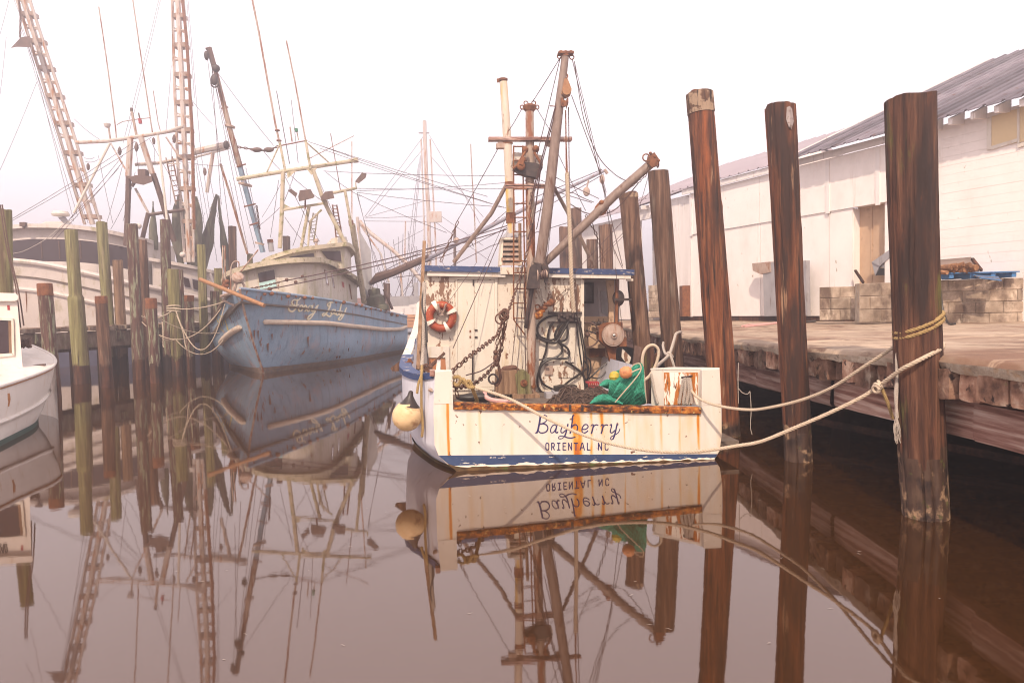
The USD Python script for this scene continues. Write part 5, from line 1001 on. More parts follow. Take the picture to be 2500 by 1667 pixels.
# meshes of the net: cords crossing over its folds
cords = []
for gv in GN:
    m, n = gv.shape[:2]
    for s0 in range(-n, m + n, 2):
        for sg in (1, -1):
            q = [gv[i, k] - BV * .006 + BZ * .002 for i in range(m) for k in [int(round((i - s0) * 1.3)) if sg > 0 else int(round((s0 - i) * 1.3 + n * .5))] if 0 <= k < n]
            if len(q) > 2: cords.append(tube(q, .0032, 4))
part(gn, 'bundle', heap(1515, 985, .62, .62, .60, .7, 9), 'net_green', 60)
part(gn, 'cords', cords, 'net_cord', kind='stuff')
part(gn, 'head_rope', rope(spline(bline((1502, 982, .02), (1522, 958, .0), (1545, 932, .02), (1564, 905, .06), (1562, 888, .1), (1548, 890, .14), (1538, 900, .16)), 8), .007, .03), 'rope_pale')
solo('net_float', [lathe(bp(1528, 909, .08), BU + BZ * .3 - BV * .2, [(-.075, .012), (-.072, .035), (-.05, .062), (0, .076), (.05, .062), (.072, .035), (.075, .012)], 20)], 'float_orange', 'round orange net float resting on the green net', 'float')
solo('yellow_float', lathe(bp(1500, 920, .36), BZ, [(-.08, .02), (-.06, .045), (0, .068), (.05, .052), (.07, .02)], 18), 'float_yellow', 'yellow float caught inside the green net', 'float')
solo('float_cord', rope(spline(bline((1536, 912, .02), (1548, 906, .04), (1562, 900, .08)), 6), .009, .04), 'rope_pale', 'pale cord tied through the orange float', 'cord')
solo('red_basket', [rod(bp(1436 + 5 * k, 934, 3), bp(1440 + 5 * k, 950, 3), .008, 5) for k in range(6)] + [brect(1432, 932, 1462, 935, 3, .1)], 'red_plastic', 'red plastic basket rim behind the green net', 'basket', smooth=False)
for k, q in enumerate(([(1541, 935), (1552, 843), (1567, 848), (1558, 890)], [(1560, 990), (1578, 850), (1592, 838), (1598, 862), (1582, 985)], [(1584, 985), (1596, 870), (1606, 860), (1604, 905), (1596, 985)])):
    solo('trawl_door', bslab(q, 1.6 + .3 * k, .06), 'wood_dark' if k else 'brown_steel', ('narrow dark board standing upright left of the coiled white hose', 'reddish dark trawl board standing behind the white hose loop', 'thin dark board right of the white hose loop')[k], 'board', smooth=False)
solo('white_hose', btube([(1576, 985, .9), (1572, 930, .9), (1568, 880, .9), (1576, 852, .9), (1594, 842, .9), (1608, 856, .9), (1602, 888, .9), (1585, 918, .9), (1565, 932, .9), (1556, 933, .9)], .020, 8, 7), 'rope_pale', 'cream hose standing in a tall loop at the starboard quarter', 'hose')
solo('coiled_line', [m for q in ([(1672, 922, .17), (1664, 950, .2), (1658, 985, .22)], [(1675, 922, .155), (1672, 955, .16), (1668, 986, .18)], [(1680, 922, .13), (1682, 955, .125), (1676, 986, .145)], [(1684, 924, .12), (1688, 955, .10), (1688, 985, .10)]) for m in rope(spline(bline(*q), 8), .02, .08)], 'rope_grey', 'grey rope coil hung on the starboard bulwark cleat', 'rope coil')
part(bay, 'cleat', [rod(bp(1664, 922, .2), bp(1690, 918, .1), .014, 7)], 'dark_iron')
solo('quarter_line', rope(spline(bline((1590, 912, .5), (1594, 935, .48), (1600, 965, .45), (1606, 985, .42)), 8), .018, .08), 'rope_grey', 'rope hanging down inside the end of the starboard bulwark', 'rope')
hr = thing('hanging_rope', 'thick pale twisted rope hanging from the boom block past the cabin roof', 'rope', bp(1388, 620, VW - .5))
part(hr, 'rope', rope(spline(bline((1384, 422, VW - .52), (1386, 470, VW - .52), (1390, 540, VW - .52), (1393, 620, VW - .52), (1396, 700, VW - .5), (1401, 762, VW - .46)), 10), .040, .16, 7), 'rope_pale')
part(hr, 'splice', btube([(1381, 270, VW - .53), (1382, 350, VW - .53), (1384, 425, VW - .52)], [.012, .014, .022], 7), 'rust')

size, ball, rod, torus, lathe, box, chain = size0, ball0, rod0, torus0, lathe0, box0, chain0

# ================================================================== MOORING ROPES OF THE WHITE BOAT
P1 = onz(2264, 1259); P2 = onz(1950, 1123)
def pxpath(q, n=8): return spline([at(*p) for p in q], n)
mr = thing('mooring_rope', 'long pale mooring rope sagging from the port stern corner to the nearest piling', 'rope', at(1700, 1103, 6.8))
q = [(1118, 930, 7.80), (1150, 942, 7.74), (1240, 972, 7.55), (1329, 1018, 7.35), (1418, 1059, 7.18), (1514, 1088, 7.0), (1610, 1102, 6.85), (1702, 1102, 6.7), (1800, 1088, 6.52), (1859, 1077, 6.4), (1938, 1045, 6.25), (2031, 1005, 6.08), (2106, 968, 5.95), (2144, 943, 5.86), (2200, 902, 5.62), (2225, 889, 5.56), (2250, 876, 5.53), (2280, 861, 5.55), (2300, 850, 5.66), (2304, 840, 5.85)]
part(mr, 'rope', rope(pxpath(q, 6), .0175, .085), 'rope_pale')
part(mr, 'knot', [torus(at(x, y, d), A3(*ax), .03, .014, 12, 6) for x, y, d, ax in ((2142, 944, 5.84, (1, .2, .6)), (2149, 938, 5.84, (.8, -.4, .5)), (2139, 950, 5.84, (1, .4, .2)))], 'rope_pale')
part(mr, 'knot', [m for q in ([(1106, 922, 7.82), (1120, 920, 7.78), (1132, 934, 7.76), (1146, 930, 7.72), (1152, 944, 7.72)], [(1105, 934, 7.84), (1118, 940, 7.78), (1130, 925, 7.74), (1144, 944, 7.72), (1158, 945, 7.7)], [(1148, 934, 7.74), (1158, 960, 7.8), (1164, 976, 7.95), (1160, 985, 8.0)]) for m in rope(pxpath(q, 8), .022, .07)], 'rope_yellow', label='yellowish knot at the stern corner')
part(mr, 'tail', rope(pxpath([(2152, 945, 5.84), (2160, 965, 5.84), (2170, 990, 5.84), (2177, 1012, 5.86), (2181, 1022, 5.86)], 6), .015, .06), 'rope_yellow')
mr2 = thing('mooring_rope', 'upper mooring rope sagging from the starboard bulwark cleat to the nearest piling', 'rope', at(1850, 1000, 7))
part(mr2, 'rope', rope(pxpath([(1680, 930, 8.3), (1691, 957, 8.1), (1717, 978, 7.9), (1762, 992, 7.7), (1829, 1000, 7.4), (1882, 994, 7.15), (1957, 976, 6.85), (2031, 946, 6.5), (2106, 897, 6.2), (2181, 848, 5.95), (2196, 835, 5.9), (2205, 832, 5.95)], 6), .0165, .08), 'rope_pale')
wr = thing('rope_turns', 'two turns of yellowish rope wound round the nearest piling', 'rope turns', at(2240, 800, 5.6))
for k in range(2):
    c = P1 + A3(-.045, 0, 0); z0 = at(2190, 822 - k * 13, 5.7)[2]; th = np.linspace(0, 2 * PI, 50); R = .178
    c0 = at(2242, 800 - k * 13, P1[1]); slope = (at(2190, 0, 5.7)[2] * 0 + .125)
    pts = [c0 + A3(R * math.cos(t), R * math.sin(t), .045 * math.cos(t) * 1.9 - .0) for t in th]
    part(wr, 'turn', rope(pts, .017, .07), 'rope_yellow')
fr = thing('frayed_rope', 'frayed grey rope ends hanging from the left side of the nearest piling', 'rope', at(2190, 950, 5.75))
part(fr, 'strand', [m for q in ([(2196, 838, 5.8), (2189, 870, 5.75), (2190, 940, 5.72), (2188, 1000, 5.72), (2190, 1040, 5.72)], [(2192, 840, 5.8), (2193, 900, 5.74), (2186, 960, 5.72), (2191, 1020, 5.72)]) for m in rope(pxpath(q, 8), .012, .06)], 'rope_grey')
part(fr, 'fray', [tube(spline([at(2190 + rng.uniform(-3, 3), 1015 + rng.uniform(0, 20), 5.72), at(2190 + rng.uniform(-9, 9), 1050, 5.72 + rng.uniform(-.03, .03)), at(2192 + rng.uniform(-8, 8), 1070 + rng.uniform(-12, 14), 5.72)], 4), .003, 4) for _ in range(26)], 'rope_grey', kind='stuff')
dr2 = thing('dock_rope', 'grey rope looped round the fifth piling and led down to the bulwark with a knot', 'rope', at(1640, 860, 12.6))
part(dr2, 'rope', rope(pxpath([(1592, 910, 9.6), (1601, 896, 9.9), (1620, 880, 10.6), (1634, 866, 11.2), (1640, 850, 11.6), (1646, 830, 12), (1651, 815, 12.3), (1663, 810, 12.6)], 7), .026, .10), 'rope_grey')
part(dr2, 'loop', rope(pxpath([(1634, 868, 11.2), (1624, 862, 11.5), (1619, 845, 12), (1620, 836, 12.6)], 7), .022, .10), 'rope_grey')
part(dr2, 'tail', rope(pxpath([(1637, 868, 11.1), (1643, 885, 11), (1648, 905, 11)], 7), .022, .10), 'rope_grey')
part(dr2, 'knot', [torus(at(1635, 867, 11.15), A3(*ax), .05, .026, 12, 6) for ax in ((1, .2, .6), (.5, -.4, .8))], 'rope_grey')
solo('thin_line', tube(pxpath([(1540, 730, 14.9), (1556, 727, 14.7), (1572, 722, 14.7), (1579, 718, 15)], 6), .012, 6), 'rope_pale', 'thin pale line tied round the capped piling beside the cabin roof', 'line')
solo('fishing_line', [tube(pxpath(q, 6), .005, 5) for q in ([(1803, 885, 8.3), (1802, 930, 8.3), (1803, 985, 8.3)], [(1803, 948, 8.3), (1812, 958, 8.3), (1824, 962, 8.3), (1831, 955, 8.3)], [(1831, 955, 8.3), (1834, 1000, 8.3), (1832, 1040, 8.3), (1836, 1060, 8.3)])], 'rope_grey', 'thin grey lines dangling under the dock edge between the pilings', 'line')

# ================================================================== LEFT DOCK
dA, dB = at(20, 800, 18.6), at(560, 772, 27.5)
zD = 1.62
dA[2] = dB[2] = zD; dl = np.linalg.norm(dB - dA); dx = (dB - dA) / dl; dn = A3(-dx[1], dx[0], 0)
ldock = thing('timber_dock', 'old mossy timber dock on posts in front of the moored white trawler', 'dock', dA)
s = 0.0
while s < dl:
    w = rng.uniform(.2, .26); z = zD + rng.uniform(-.02, .02); o = rng.uniform(-.1, .06)
    part(ldock, 'deck_plank', box(dA + dx * (s + w / 2) + dn * (.9 + o) + A3(0, 0, z - zD - .06), w - .015, 1.9, .12, (dx, dn, A3(0, 0, 1))), 'dock_plank', False); s += w
for k in range(4):
    a, b = dA + dx * (dl * k / 4), dA + dx * (dl * (k + 1) / 4 - .03)
    part(ldock, 'stringer', bar(a + dn * (.05 + .03 * (k % 2)) + A3(0, 0, -.40), b + dn * (.05 + .03 * (k % 2)) + A3(0, 0, -.40), .14, .50), 'dock_plank', False)
    part(ldock, 'stringer', bar(a + dn * .35 + A3(0, 0, -.62), b + dn * .35 + A3(0, 0, -.62), .14, .26), 'wood_brown', False)
for k in range(7): part(ldock, 'joist_end', box(dA + dx * (.8 + k * 1.45) + dn * -.02 + A3(0, 0, -.3), .22, .2, .26, (dx, dn, A3(0, 0, 1))), 'wood_lichen', False)
for k in range(9):
    p = dA + dx * (.6 + k * 1.3) + dn * (1.3 + .25 * (k % 2)); part(ldock, 'dock_post', rod(p * A3(1, 1, 0) + A3(0, 0, -.4), p + A3(0, 0, -.1), .15, 12), 'wood_dark')
LP = [(12, 512, 22, 1000, 28, 30, 14.0, 'wood_green', 'big olive piling at the left edge of the picture rising behind the small boat', .0, None),
      (108, 693, 131, 966, 31, 33, 16.3, 'wood_lichen', 'short dark capped piling nearest the small boat bow', 0, ('c', .28)),
      (173, 562, 201, 935, 34, 36, 19.6, 'wood_green', 'olive piling with a stepped splice half way up', .60, None),
      (248, 543, 272, 905, 24, 26, 23.6, 'wood_green', 'tall slim olive piling behind the dock, second of the olive ones from the left', 0, None),
      (246, 724, 262, 945, 26, 30, 18.4, 'wood_brown', 'crooked brown piling with rusty capped top in front of the olive slim one', 0, ('c', .26)),
      (287, 635, 300, 900, 22, 24, 23.8, 'wood_tan', 'pale tan flat topped piling behind the dock', 0, None),
      (322, 548, 340, 925, 25, 27, 20.6, 'wood_lichen', 'tall lichen streaked piling standing in front of the trawler cabin end', 0, None),
      (346, 586, 362, 910, 22, 22, 22.5, 'wood_brown', 'dark piling close behind the tall lichen streaked one', 0, None),
      (368, 729, 380, 938, 25, 25, 19.3, 'wood_lichen', 'short red topped piling right of the lichen streaked one', 0, ('c', .3)),
      (402, 537, 410, 905, 22, 24, 23.0, 'wood_lichen', 'tall grey lichened piling in front of the trawler aft house', 0, None),
      (422, 657, 434, 905, 26, 25, 21.6, 'wood_green', 'olive piling with pale mooring lines tied round it', 0, None),
      (440, 659, 446, 895, 13, 15, 24.2, 'wood_lichen', 'thin grey piling touching the rope wound olive piling', 0, None),
      (461, 722, 466, 905, 20, 20, 22.6, 'wood_lichen', 'short rust topped piling near the blue bow', 0, ('c', .22)),
      (491, 598, 500, 885, 19, 21, 25.5, 'wood_green', 'olive piling behind the end of the rusty bow pipe', 0, None),
      (532, 655, 536, 880, 18, 20, 27.5, 'wood_green', 'short olive piling just left of the blue boat cabin roof', 0, None),
      (524, 711, 528, 885, 20, 20, 26, 'wood_lichen', 'short weathered piling beside the blue boat bow rail', 0, None),
      (567, 553, 570, 875, 19, 19, 31, 'wood_brown', 'round topped brown piling standing alone behind the hanging nets', 0, None),
      (699, 577, 702, 850, 17, 17, 36, 'wood_brown', 'square topped dark piling seen over the blue boat wheelhouse', 0, None),
      (610, 620, 612, 860, 13, 13, 34, 'wood_green', 'short olive piling top peeping over the blue boat roof', 0, None)]
for k, (tx, ty, bx, by_, wt, wb, d, mat, lab, spl, capq) in enumerate(LP):
    b0 = at(bx, by_, d); b0 = b0 - (at(tx, ty, d) - b0) * ((b0[2] + .4) / (at(tx, ty, d) - b0)[2])
    piling(at(tx, ty, d), b0, size(wb, d) / 2, size(wt, d) / 2, mat, lab, seed=40 + k, ragged=.02, wet=.55, wmat='wood_dark', splice=spl or None, cap=(capq[1], 'rust') if capq else None)
def cat_px(a, b, drop, r, label, d=None, mat='rope_pale', cat='rope', name='mooring_line'):
    solo(name, tube(sag(at(*a), at(*b), drop, 22), r * .68, 6), mat, label, cat)
cat_px((415, 752, 21.3), (545, 737, 20.6), .10, .022, 'taut pale line from the olive piling to the blue bow')
cat_px((418, 760, 21.3), (345, 772, 20.5), .12, .022, 'pale line from the olive piling leftward to the lichened piling')
cat_px((338, 778, 20.6), (540, 752, 20.6), .78, .02, 'lowest drooping pale line from the lichened piling to the blue bow')
cat_px((428, 755, 21.3), (549, 742, 20.5), 1.32, .024, 'thick line looping deep from the rope wound piling to the blue bow rail')
cat_px((385, 775, 20.0), (536, 812, 21.5), .18, .016, 'thin line crossing low toward the blue hull')
cat_px((430, 830, 21.2), (545, 830, 21.6), .45, .02, 'line looping from the piling to the white fender of the blue bow')
cat_px((352, 770, 20.3), (425, 830, 21.2), .25, .014, 'thin line hanging between the pilings before the dock')
cat_px((258, 782, 20), (270, 930, 19.8), .0, .009, 'thin white cord hanging straight down from the dock edge')
kn = thing('rope_wrap', 'pale rope turns knotted round the olive piling', 'rope turns', at(422, 755, 21.5))
for k, y in enumerate((748, 754, 760)): part(kn, 'turn', torus(at(424, y, 21.6), A3(.05 * (k - 1), .1, 1), size(14.5, 21.6), .025, 24, 6), 'rope_pale')
part(kn, 'tail', [tube(pxpath(q, 6), .02, 6) for q in ([(432, 770, 21.3), (440, 790, 21.2), (448, 815, 21.2), (452, 840, 21.2), (455, 850, 21.2)], [(396, 785, 21), (398, 810, 21), (398, 840, 21), (400, 848, 21)])], 'rope_pale')

# ================================================================== FOXY LADY, the blue trawler
SH = [[(586, 706, 20.0), (600, 770, 20.5), (622, 845, 21.0)], [(682, 717, 21.5), (700, 785, 22.0), (710, 850, 22.4)], [(782, 730, 23.4), (788, 790, 23.6), (794, 845, 23.8)], [(868, 744, 26.0), (870, 793, 26.1), (874, 843, 26.3)], [(928, 758, 28.4), (928, 800, 28.4), (928, 840, 28.4)], [(993, 773, 31.5), (995, 808, 31.6), (994, 838, 31.7)]]
SW = [(644.7, 911), (714, 901.6), (795, 891), (875, 879), (928.6, 868), (993, 856)]
fport = []
for c, w in zip(SH, SW):
    r = [at(*q) for q in c]; wz = onz(*w); r.append(wz * A3(1, 1, 1)); r.append(wz + A3(-.35, 0, -.45)); fport.append(r)
fs = [fport[0]]
for c, w in (([(554, 728, 21.2), (572, 790, 21.5), (590, 850, 21.8)], (628, 910)), ([(526, 778, 22.6), (536, 826, 22.8), (560, 868, 23.0)], (592, 900)), ([(523, 794, 24.2), (533, 838, 24.4), (552, 868, 24.4)], (572, 892))):
    r = [at(*q) for q in c]; wz = onz(*w); r += [wz, wz + A3(.3, 0, -.45)]; fs.append(r)
for (x, y) in ((-9.75, 28), (-9.2, 31.6)):
    fs.append([A3(x, y, 1.65), A3(x, y, 1.1), A3(x + .05, y, .5), A3(x + .1, y, 0), A3(x + .4, y, -.45)])
fox = thing('trawler', 'blue hulled trawler with white cabin and Foxy Lady lettered on its bow', 'boat', at(760, 850, 25) * A3(1, 1, 0))
hp_ = smooth_rows(fport); hs_ = smooth_rows(fs)
up_ = lambda h, a, b: np.stack([spline(h[i], 4) for i in range(len(h))])[:, a:b]
FP, FS_ = grid(up_(hp_, 0, 12)), grid(up_(hs_, 0, 12))
part(fox, 'hull', [FP, FS_], 'foxy_blue', 60)
part(fox, 'waterline_band', [grid(up_(hp_, 11, 17) + A3(.012, -.012, 0)), grid(up_(hs_, 11, 17) + A3(-.012, -.012, 0))], 'foxy_low', 60, label='brown fouled band along the waterline')
part(fox, 'transom', hexa([hp_[-1][0], hp_[-1][4], hs_[-1][4], hs_[-1][0]], [q + A3(0, -.05, 0) for q in (hp_[-1][0], hp_[-1][4], hs_[-1][4], hs_[-1][0])]), 'foxy_blue', False)
part(fox, 'sheer_rail', tube(hp_[:, 0] + A3(0, 0, .02), .045, 8), 'foxy_blue')
part(fox, 'sheer_rail', tube(hs_[3:, 0] + A3(-.02, -.02, .02), .06, 8), 'foxy_low')
for k in np.r_[3, 4, 6, 7, 8, 8, 9, 12, 13, 15, 16, 17, 18, 19, 20, 21, 21, 22, 22, 23]:
    p = hp_[k, 0]; part(fox, 'rust_lump', ball(p + A3(.02 + rng.uniform(-.02, .03), -.05, -.03 + rng.uniform(-.06, .05)), rng.uniform(.03, .07), 1, (1.3, 1, 1)), 'rust')
dk_ = np.vstack([hp_[:, 0], hs_[::-1, 0]]); dk_[:, 2] -= .35
part(fox, 'deck', hexa(dk_ - A3(0, 0, .05), dk_), 'deck_grey', False)
fm = cast([(x, y) for x, y in ((642, 785.5), (655, 786), (700, 786.5), (760, 788), (800, 789.5), (850, 795), (900, 800), (940, 804), (975, 803), (990, 798))], FP, 0)
ok = np.isfinite(fm).all(1); fm = fm[ok]
rub = spline(fm, 6); rad = np.full(len(rub), .085); rad[:3] = (.02, .05, .072)
part(fox, 'fender_rail', tube(rub + A3(.02, -.03, 0), rad, 10), 'foxy_fender', label='white rub rail stained with rust')
fm = cast([(590, 799), (578, 805), (560, 817), (548, 829), (541, 839)], FS_, 0); fm = fm[np.isfinite(fm).all(1)]
fm2 = spline(fm, 6)
part(fox, 'fender_rail', tube(fm2 + A3(-.02, -.05, 0), np.concatenate([[.05, .08], np.full(len(fm2) - 4, .10), [.09, .06]]), 10), 'foxy_fender')
part(fox, 'stem_bar', tube(hp_[0][:4] + A3(0, -.03, 0), .035, 6), 'rust_mast')
part(fox, 'rust_run', [tube(cast([(x, y), (x + .3, y + l * .5), (x + .5, y + l)], FP, .002), [.075 * w, .045 * w, .006], 6, flat=.25) for x, y, l, w in ((752, 822, 26, 1.3), (664, 815, 16, 1), (654, 838, 24, 1.3), (630, 807, 22, .9), (621, 806, 24, .9), (635, 832, 12, .8), (621, 830, 30, 1.0), (873, 832, 10, .5), (850, 850, 8, .5), (821, 870, 6, 1.0), (828, 869, 6, .8), (843, 872, 7, .8), (816, 862, 18, .5), (716, 735, 12, .6), (802, 738, 10, .6), (822, 790, 22, .9), (905, 795, 20, .5), (963, 820, 12, .9))], 'rust', 60)
part(fox, 'rust_run', [tube(cast([(x, y), (x + l * .3, y + l)], FS_, .002), [.02, .008], 5, flat=.3) for x, y, l in ((557, 748, 18), (564, 752, 22), (571, 754, 26), (577, 760, 20), (562, 775, 16), (570, 785, 18), (600, 807, 20), (553, 760, 12), (582, 757, 14))], 'rust', 60)
part(fox, 'seam', tube(cast([(892, 742), (894, 765), (899, 787)], FP, .01), .018, 5), 'rust')
# name on both bows
fxy = lambda px: cast(px, FP, .022)
FN = [([(872, 700), (850, 720), (815, 715), (795, 735), (800, 758), (818, 760)], 8), ([(845, 716), (838, 760), (826, 800), (800, 822), (775, 815), (765, 790), (778, 768), (795, 775)], 11), ([(808, 772), (835, 768), (858, 760)], 8),
      ([(880, 765), (864, 780), (856, 805), (866, 820), (884, 812), (895, 788), (888, 766), (880, 765)], 10), ([(905, 778), (918, 766), (928, 780), (932, 808), (944, 820), (956, 810)], 10), ([(958, 768), (940, 790), (912, 820)], 8),
      ([(972, 772), (984, 772), (974, 805), (984, 820), (1005, 806), (1020, 775)], 10), ([(1032, 766), (1010, 815), (975, 870), (950, 894), (938, 884), (952, 862), (985, 840)], 10),
      ([(1170, 742), (1150, 735), (1128, 745), (1120, 768), (1136, 776)], 8), ([(1150, 738), (1140, 780), (1112, 835), (1085, 862), (1074, 850), (1088, 838), (1110, 852), (1135, 868), (1150, 858)], 11),
      ([(1188, 808), (1168, 806), (1152, 830), (1160, 846), (1176, 836), (1190, 808)], 9), ([(1190, 806), (1182, 838), (1194, 848)], 9), ([(1228, 824), (1212, 820), (1198, 838), (1206, 856), (1222, 846), (1232, 820)], 9), ([(1246, 756), (1232, 815), (1228, 850), (1240, 858)], 9),
      ([(1250, 820), (1246, 850), (1258, 858), (1275, 838), (1282, 812)], 9), ([(1290, 790), (1272, 840), (1248, 885), (1228, 900), (1220, 888), (1236, 868), (1262, 850)], 9)]
part(fox, 'name_shadow', ink([([(x - 5, y + 3) for x, y in p], w * 1.05) for p, w in FN], (500, 540), 3.733, lambda px: cast(px, FP, .012)), 'gold_ink', False)
part(fox, 'boat_name', ink([(p, w * 1.25) for p, w in FN], (500, 540), 3.733, fxy), 'cream_ink', False, label='script name Foxy Lady in cream with gold edges')
LN = [([(158, 770), (176, 808), (170, 820)], 8), ([(176, 800), (196, 835), (205, 868)], 9), ([(192, 770), (222, 830), (235, 870)], 9), ([(200, 720), (232, 770), (262, 850)], 9), ([(235, 730), (262, 775), (285, 830)], 10), ([(262, 740), (290, 830), (318, 930), (300, 900)], 10), ([(205, 880), (225, 925), (260, 945)], 8), ([(215, 850), (240, 880)], 8)]
part(fox, 'boat_name', ink(LN, (500, 640), 5.6, lambda px: cast(px, FS_, .02)), 'gold_ink', False, label='worn lettering Lady on the far bow')
# lower house: roof slab and walls
RT_ = [(539, 684, 25.2), (545, 668, 24.2), (566, 657, 23.6), (588, 650, 23.2), (639, 638, 22.7), (701, 630, 22.7), (745, 628, 23.0), (781, 628.5, 23.7), (805, 634, 24.4), (821, 642, 25.0), (856, 664, 26.9), (888, 686, 28.8)]
rt = spline([at(*q) for q in RT_], 4)
ctr = A3(-8.6, 26.5, 0)
back = [A3(-7.0, 31.2, rt[-1][2]), A3(-9.8, 31.2, rt[-1][2]), A3(-10.3, 28, rt[0][2])]
ring = np.vstack([rt, back])
part(fox, 'house_roof', hexa(ring - A3(0, 0, .17), ring), 'foxy_roof', False)
inset = ctr + (rt - ctr) * A3(.90, .90, 1); inset[:, 2] = rt[:, 2] - .17
inset = inset[4:]
zb = np.interp(np.arange(len(inset)), [0, len(inset) - 1], [2.0, 1.45])
wallrows = [[p, A3(p[0], p[1], (p[2] + b) / 2), A3(p[0], p[1], b)] for p, b in zip(np.vstack([[A3(-10.2, 26.5, inset[0][2])], [A3(-9.95, 24.4, inset[0][2])], inset]), np.concatenate([[2, 2], zb]))]
HW = grid(wallrows)
part(fox, 'house_wall', HW, 'foxy_white', 50)
def on_mesh(px, m, lift): return cast(px, m, lift)
def patch(poly, mesh, lift, n=4):
    (x0, y0), (x1, y1), (x2, y2), (x3, y3) = poly; rows = []
    for j in range(n + 1):
        t = j / n; rows.append(cast([((x0 + (x1 - x0) * s) * (1 - t) + (x3 + (x2 - x3) * s) * t, (y0 + (y1 - y0) * s) * (1 - t) + (y3 + (y2 - y3) * s) * t) for s in np.linspace(0, 1, n + 1)], mesh, lift))
    r = np.array(rows)
    return grid(rows) if np.isfinite(r).all() else None
def try_part(p, name, m, mat, sm=False, **k):
    if m is not None: return part(p, name, m, mat, sm, **k)
w1 = try_part(fox, 'window', patch([(627, 664), (671, 655), (676, 700), (632, 710)], HW, .03), 'foxy_white')
try_part(w1 or fox, 'pane', patch([(629, 667), (669, 658), (672, 681), (633, 690)], HW, .05), 'dark_pane')
try_part(w1 or fox, 'shutter', patch([(632, 691), (672, 682), (675, 699), (635, 707)], HW, .05), 'mint')
for q in ([(791, 658), (797, 660), (803, 696), (798, 694)], [(808, 666), (813, 669), (818, 704), (814, 702)]):
    w1 = try_part(fox, 'porthole', patch(q, HW, .03, 3), 'rust')
    try_part(w1 or fox, 'pane', patch([(a + (sum(z[0] for z in q) / 4 - a) * .3, b + (sum(z[1] for z in q) / 4 - b) * .12) for a, b in q], HW, .045, 3), 'glass_dirty')
try_part(fox, 'side_door', patch([(851, 692), (855, 695), (860, 732), (857, 730)], HW, .03, 3), 'rust')
try_part(fox, 'red_sign', patch([(834, 687), (839, 689), (841, 703), (836, 701)], HW, .03, 2), 'red_plastic')
part(fox, 'scupper_board', bar(at(803, 646, 24.3), at(826, 660, 25.6), .05, .03), 'dark_iron', False)
part(fox, 'wall_bracket', bar(at(848, 672, 26.6), at(862, 675, 26.8), .05, .03), 'dark_iron', False)
# upper wheelhouse
UR = [(639, 634, 24.6), (660, 624, 24.0), (703, 610.5, 23.9), (745, 602, 24.2), (781, 597.6, 24.5), (820, 593.5, 25.0), (853, 592.5, 25.4), (868, 610, 27.0)]
ur = spline([at(*q) for q in UR], 4)
ub = [A3(-6.9, 29.5, ur[-1][2]), A3(-9.2, 29.3, ur[-1][2]), A3(-9.9, 27.2, ur[0][2])]
uring = np.vstack([ur, ub])
part(fox, 'wheelhouse_roof', hexa(uring - A3(0, 0, .15), uring), 'foxy_roof', False)
c2 = A3(-8.4, 26.8, 0); iu = c2 + (ur - c2) * A3(.92, .92, 1); iu[:, 2] = ur[:, 2] - .15
UW = grid([[p, A3(p[0], p[1], 3.5)] for p in iu])
part(fox, 'wheelhouse_wall', UW, 'foxy_white', 50)
for q in ([(705, 627), (769, 617), (771, 628), (705, 630)], [(781, 612), (833, 611), (836, 640), (800, 636)], [(848, 614), (862, 630), (864, 652), (849, 638)]):
    w1 = try_part(fox, 'wheelhouse_window', patch(q, UW, .04, 4), 'foxy_roof')
    try_part(w1 or fox, 'pane', patch([(a + (sum(z[0] for z in q) / 4 - a) * .1, b + (sum(z[1] for z in q) / 4 - b) * .1) for a, b in q], UW, .06, 4), 'dark_pane')
part(fox, 'life_raft', hexa([at(x, y, 25.6) for x, y in ((797, 596), (810, 582), (824, 579), (824, 594))], [at(x, y, 26.8) for x, y in ((797, 596), (810, 582), (824, 579), (824, 594))]), 'foxy_white', False)
part(fox, 'hatch_box', [hexa([at(x, y, 25.5) for x, y in ((824, 594), (826, 578), (846, 578), (850, 591))], [at(x, y, 26.5) for x, y in ((824, 594), (826, 578), (846, 578), (850, 591))])], 'grey_paint', False)
part(fox, 'searchlight', [ball(at(772, 588, 24.6), size(5.5, 24.6), 2), rod(at(772, 594, 24.6), at(772, 599, 24.6), .05, 6)], 'rust_pale')
part(fox, 'stub_stack', rod(at(663, 614, 26.5), at(660, 593, 26.5), size(6.5, 26.5), 10), 'grey_paint'); part(fox, 'stack_top', rod(at(660, 593, 26.5), at(659, 585, 26.5), size(7, 26.5), 10), 'rust')
part(fox, 'side_pipe', rod(at(860, 548, 26.4), at(889, 738, 28.4), size(7, 27), 10), 'foxy_roof'); part(fox, 'pipe_cap', rod(at(856, 538, 26.4), at(858, 551, 26.4), size(6, 26.4), 10), 'rust')
def d_tube(par, name, pts, w, mat, n=8): part(par, name, tube([at(*p) for p in pts], [size(w, p[2]) / 2 for p in pts], n), mat)
FR = 'foxy_roof'
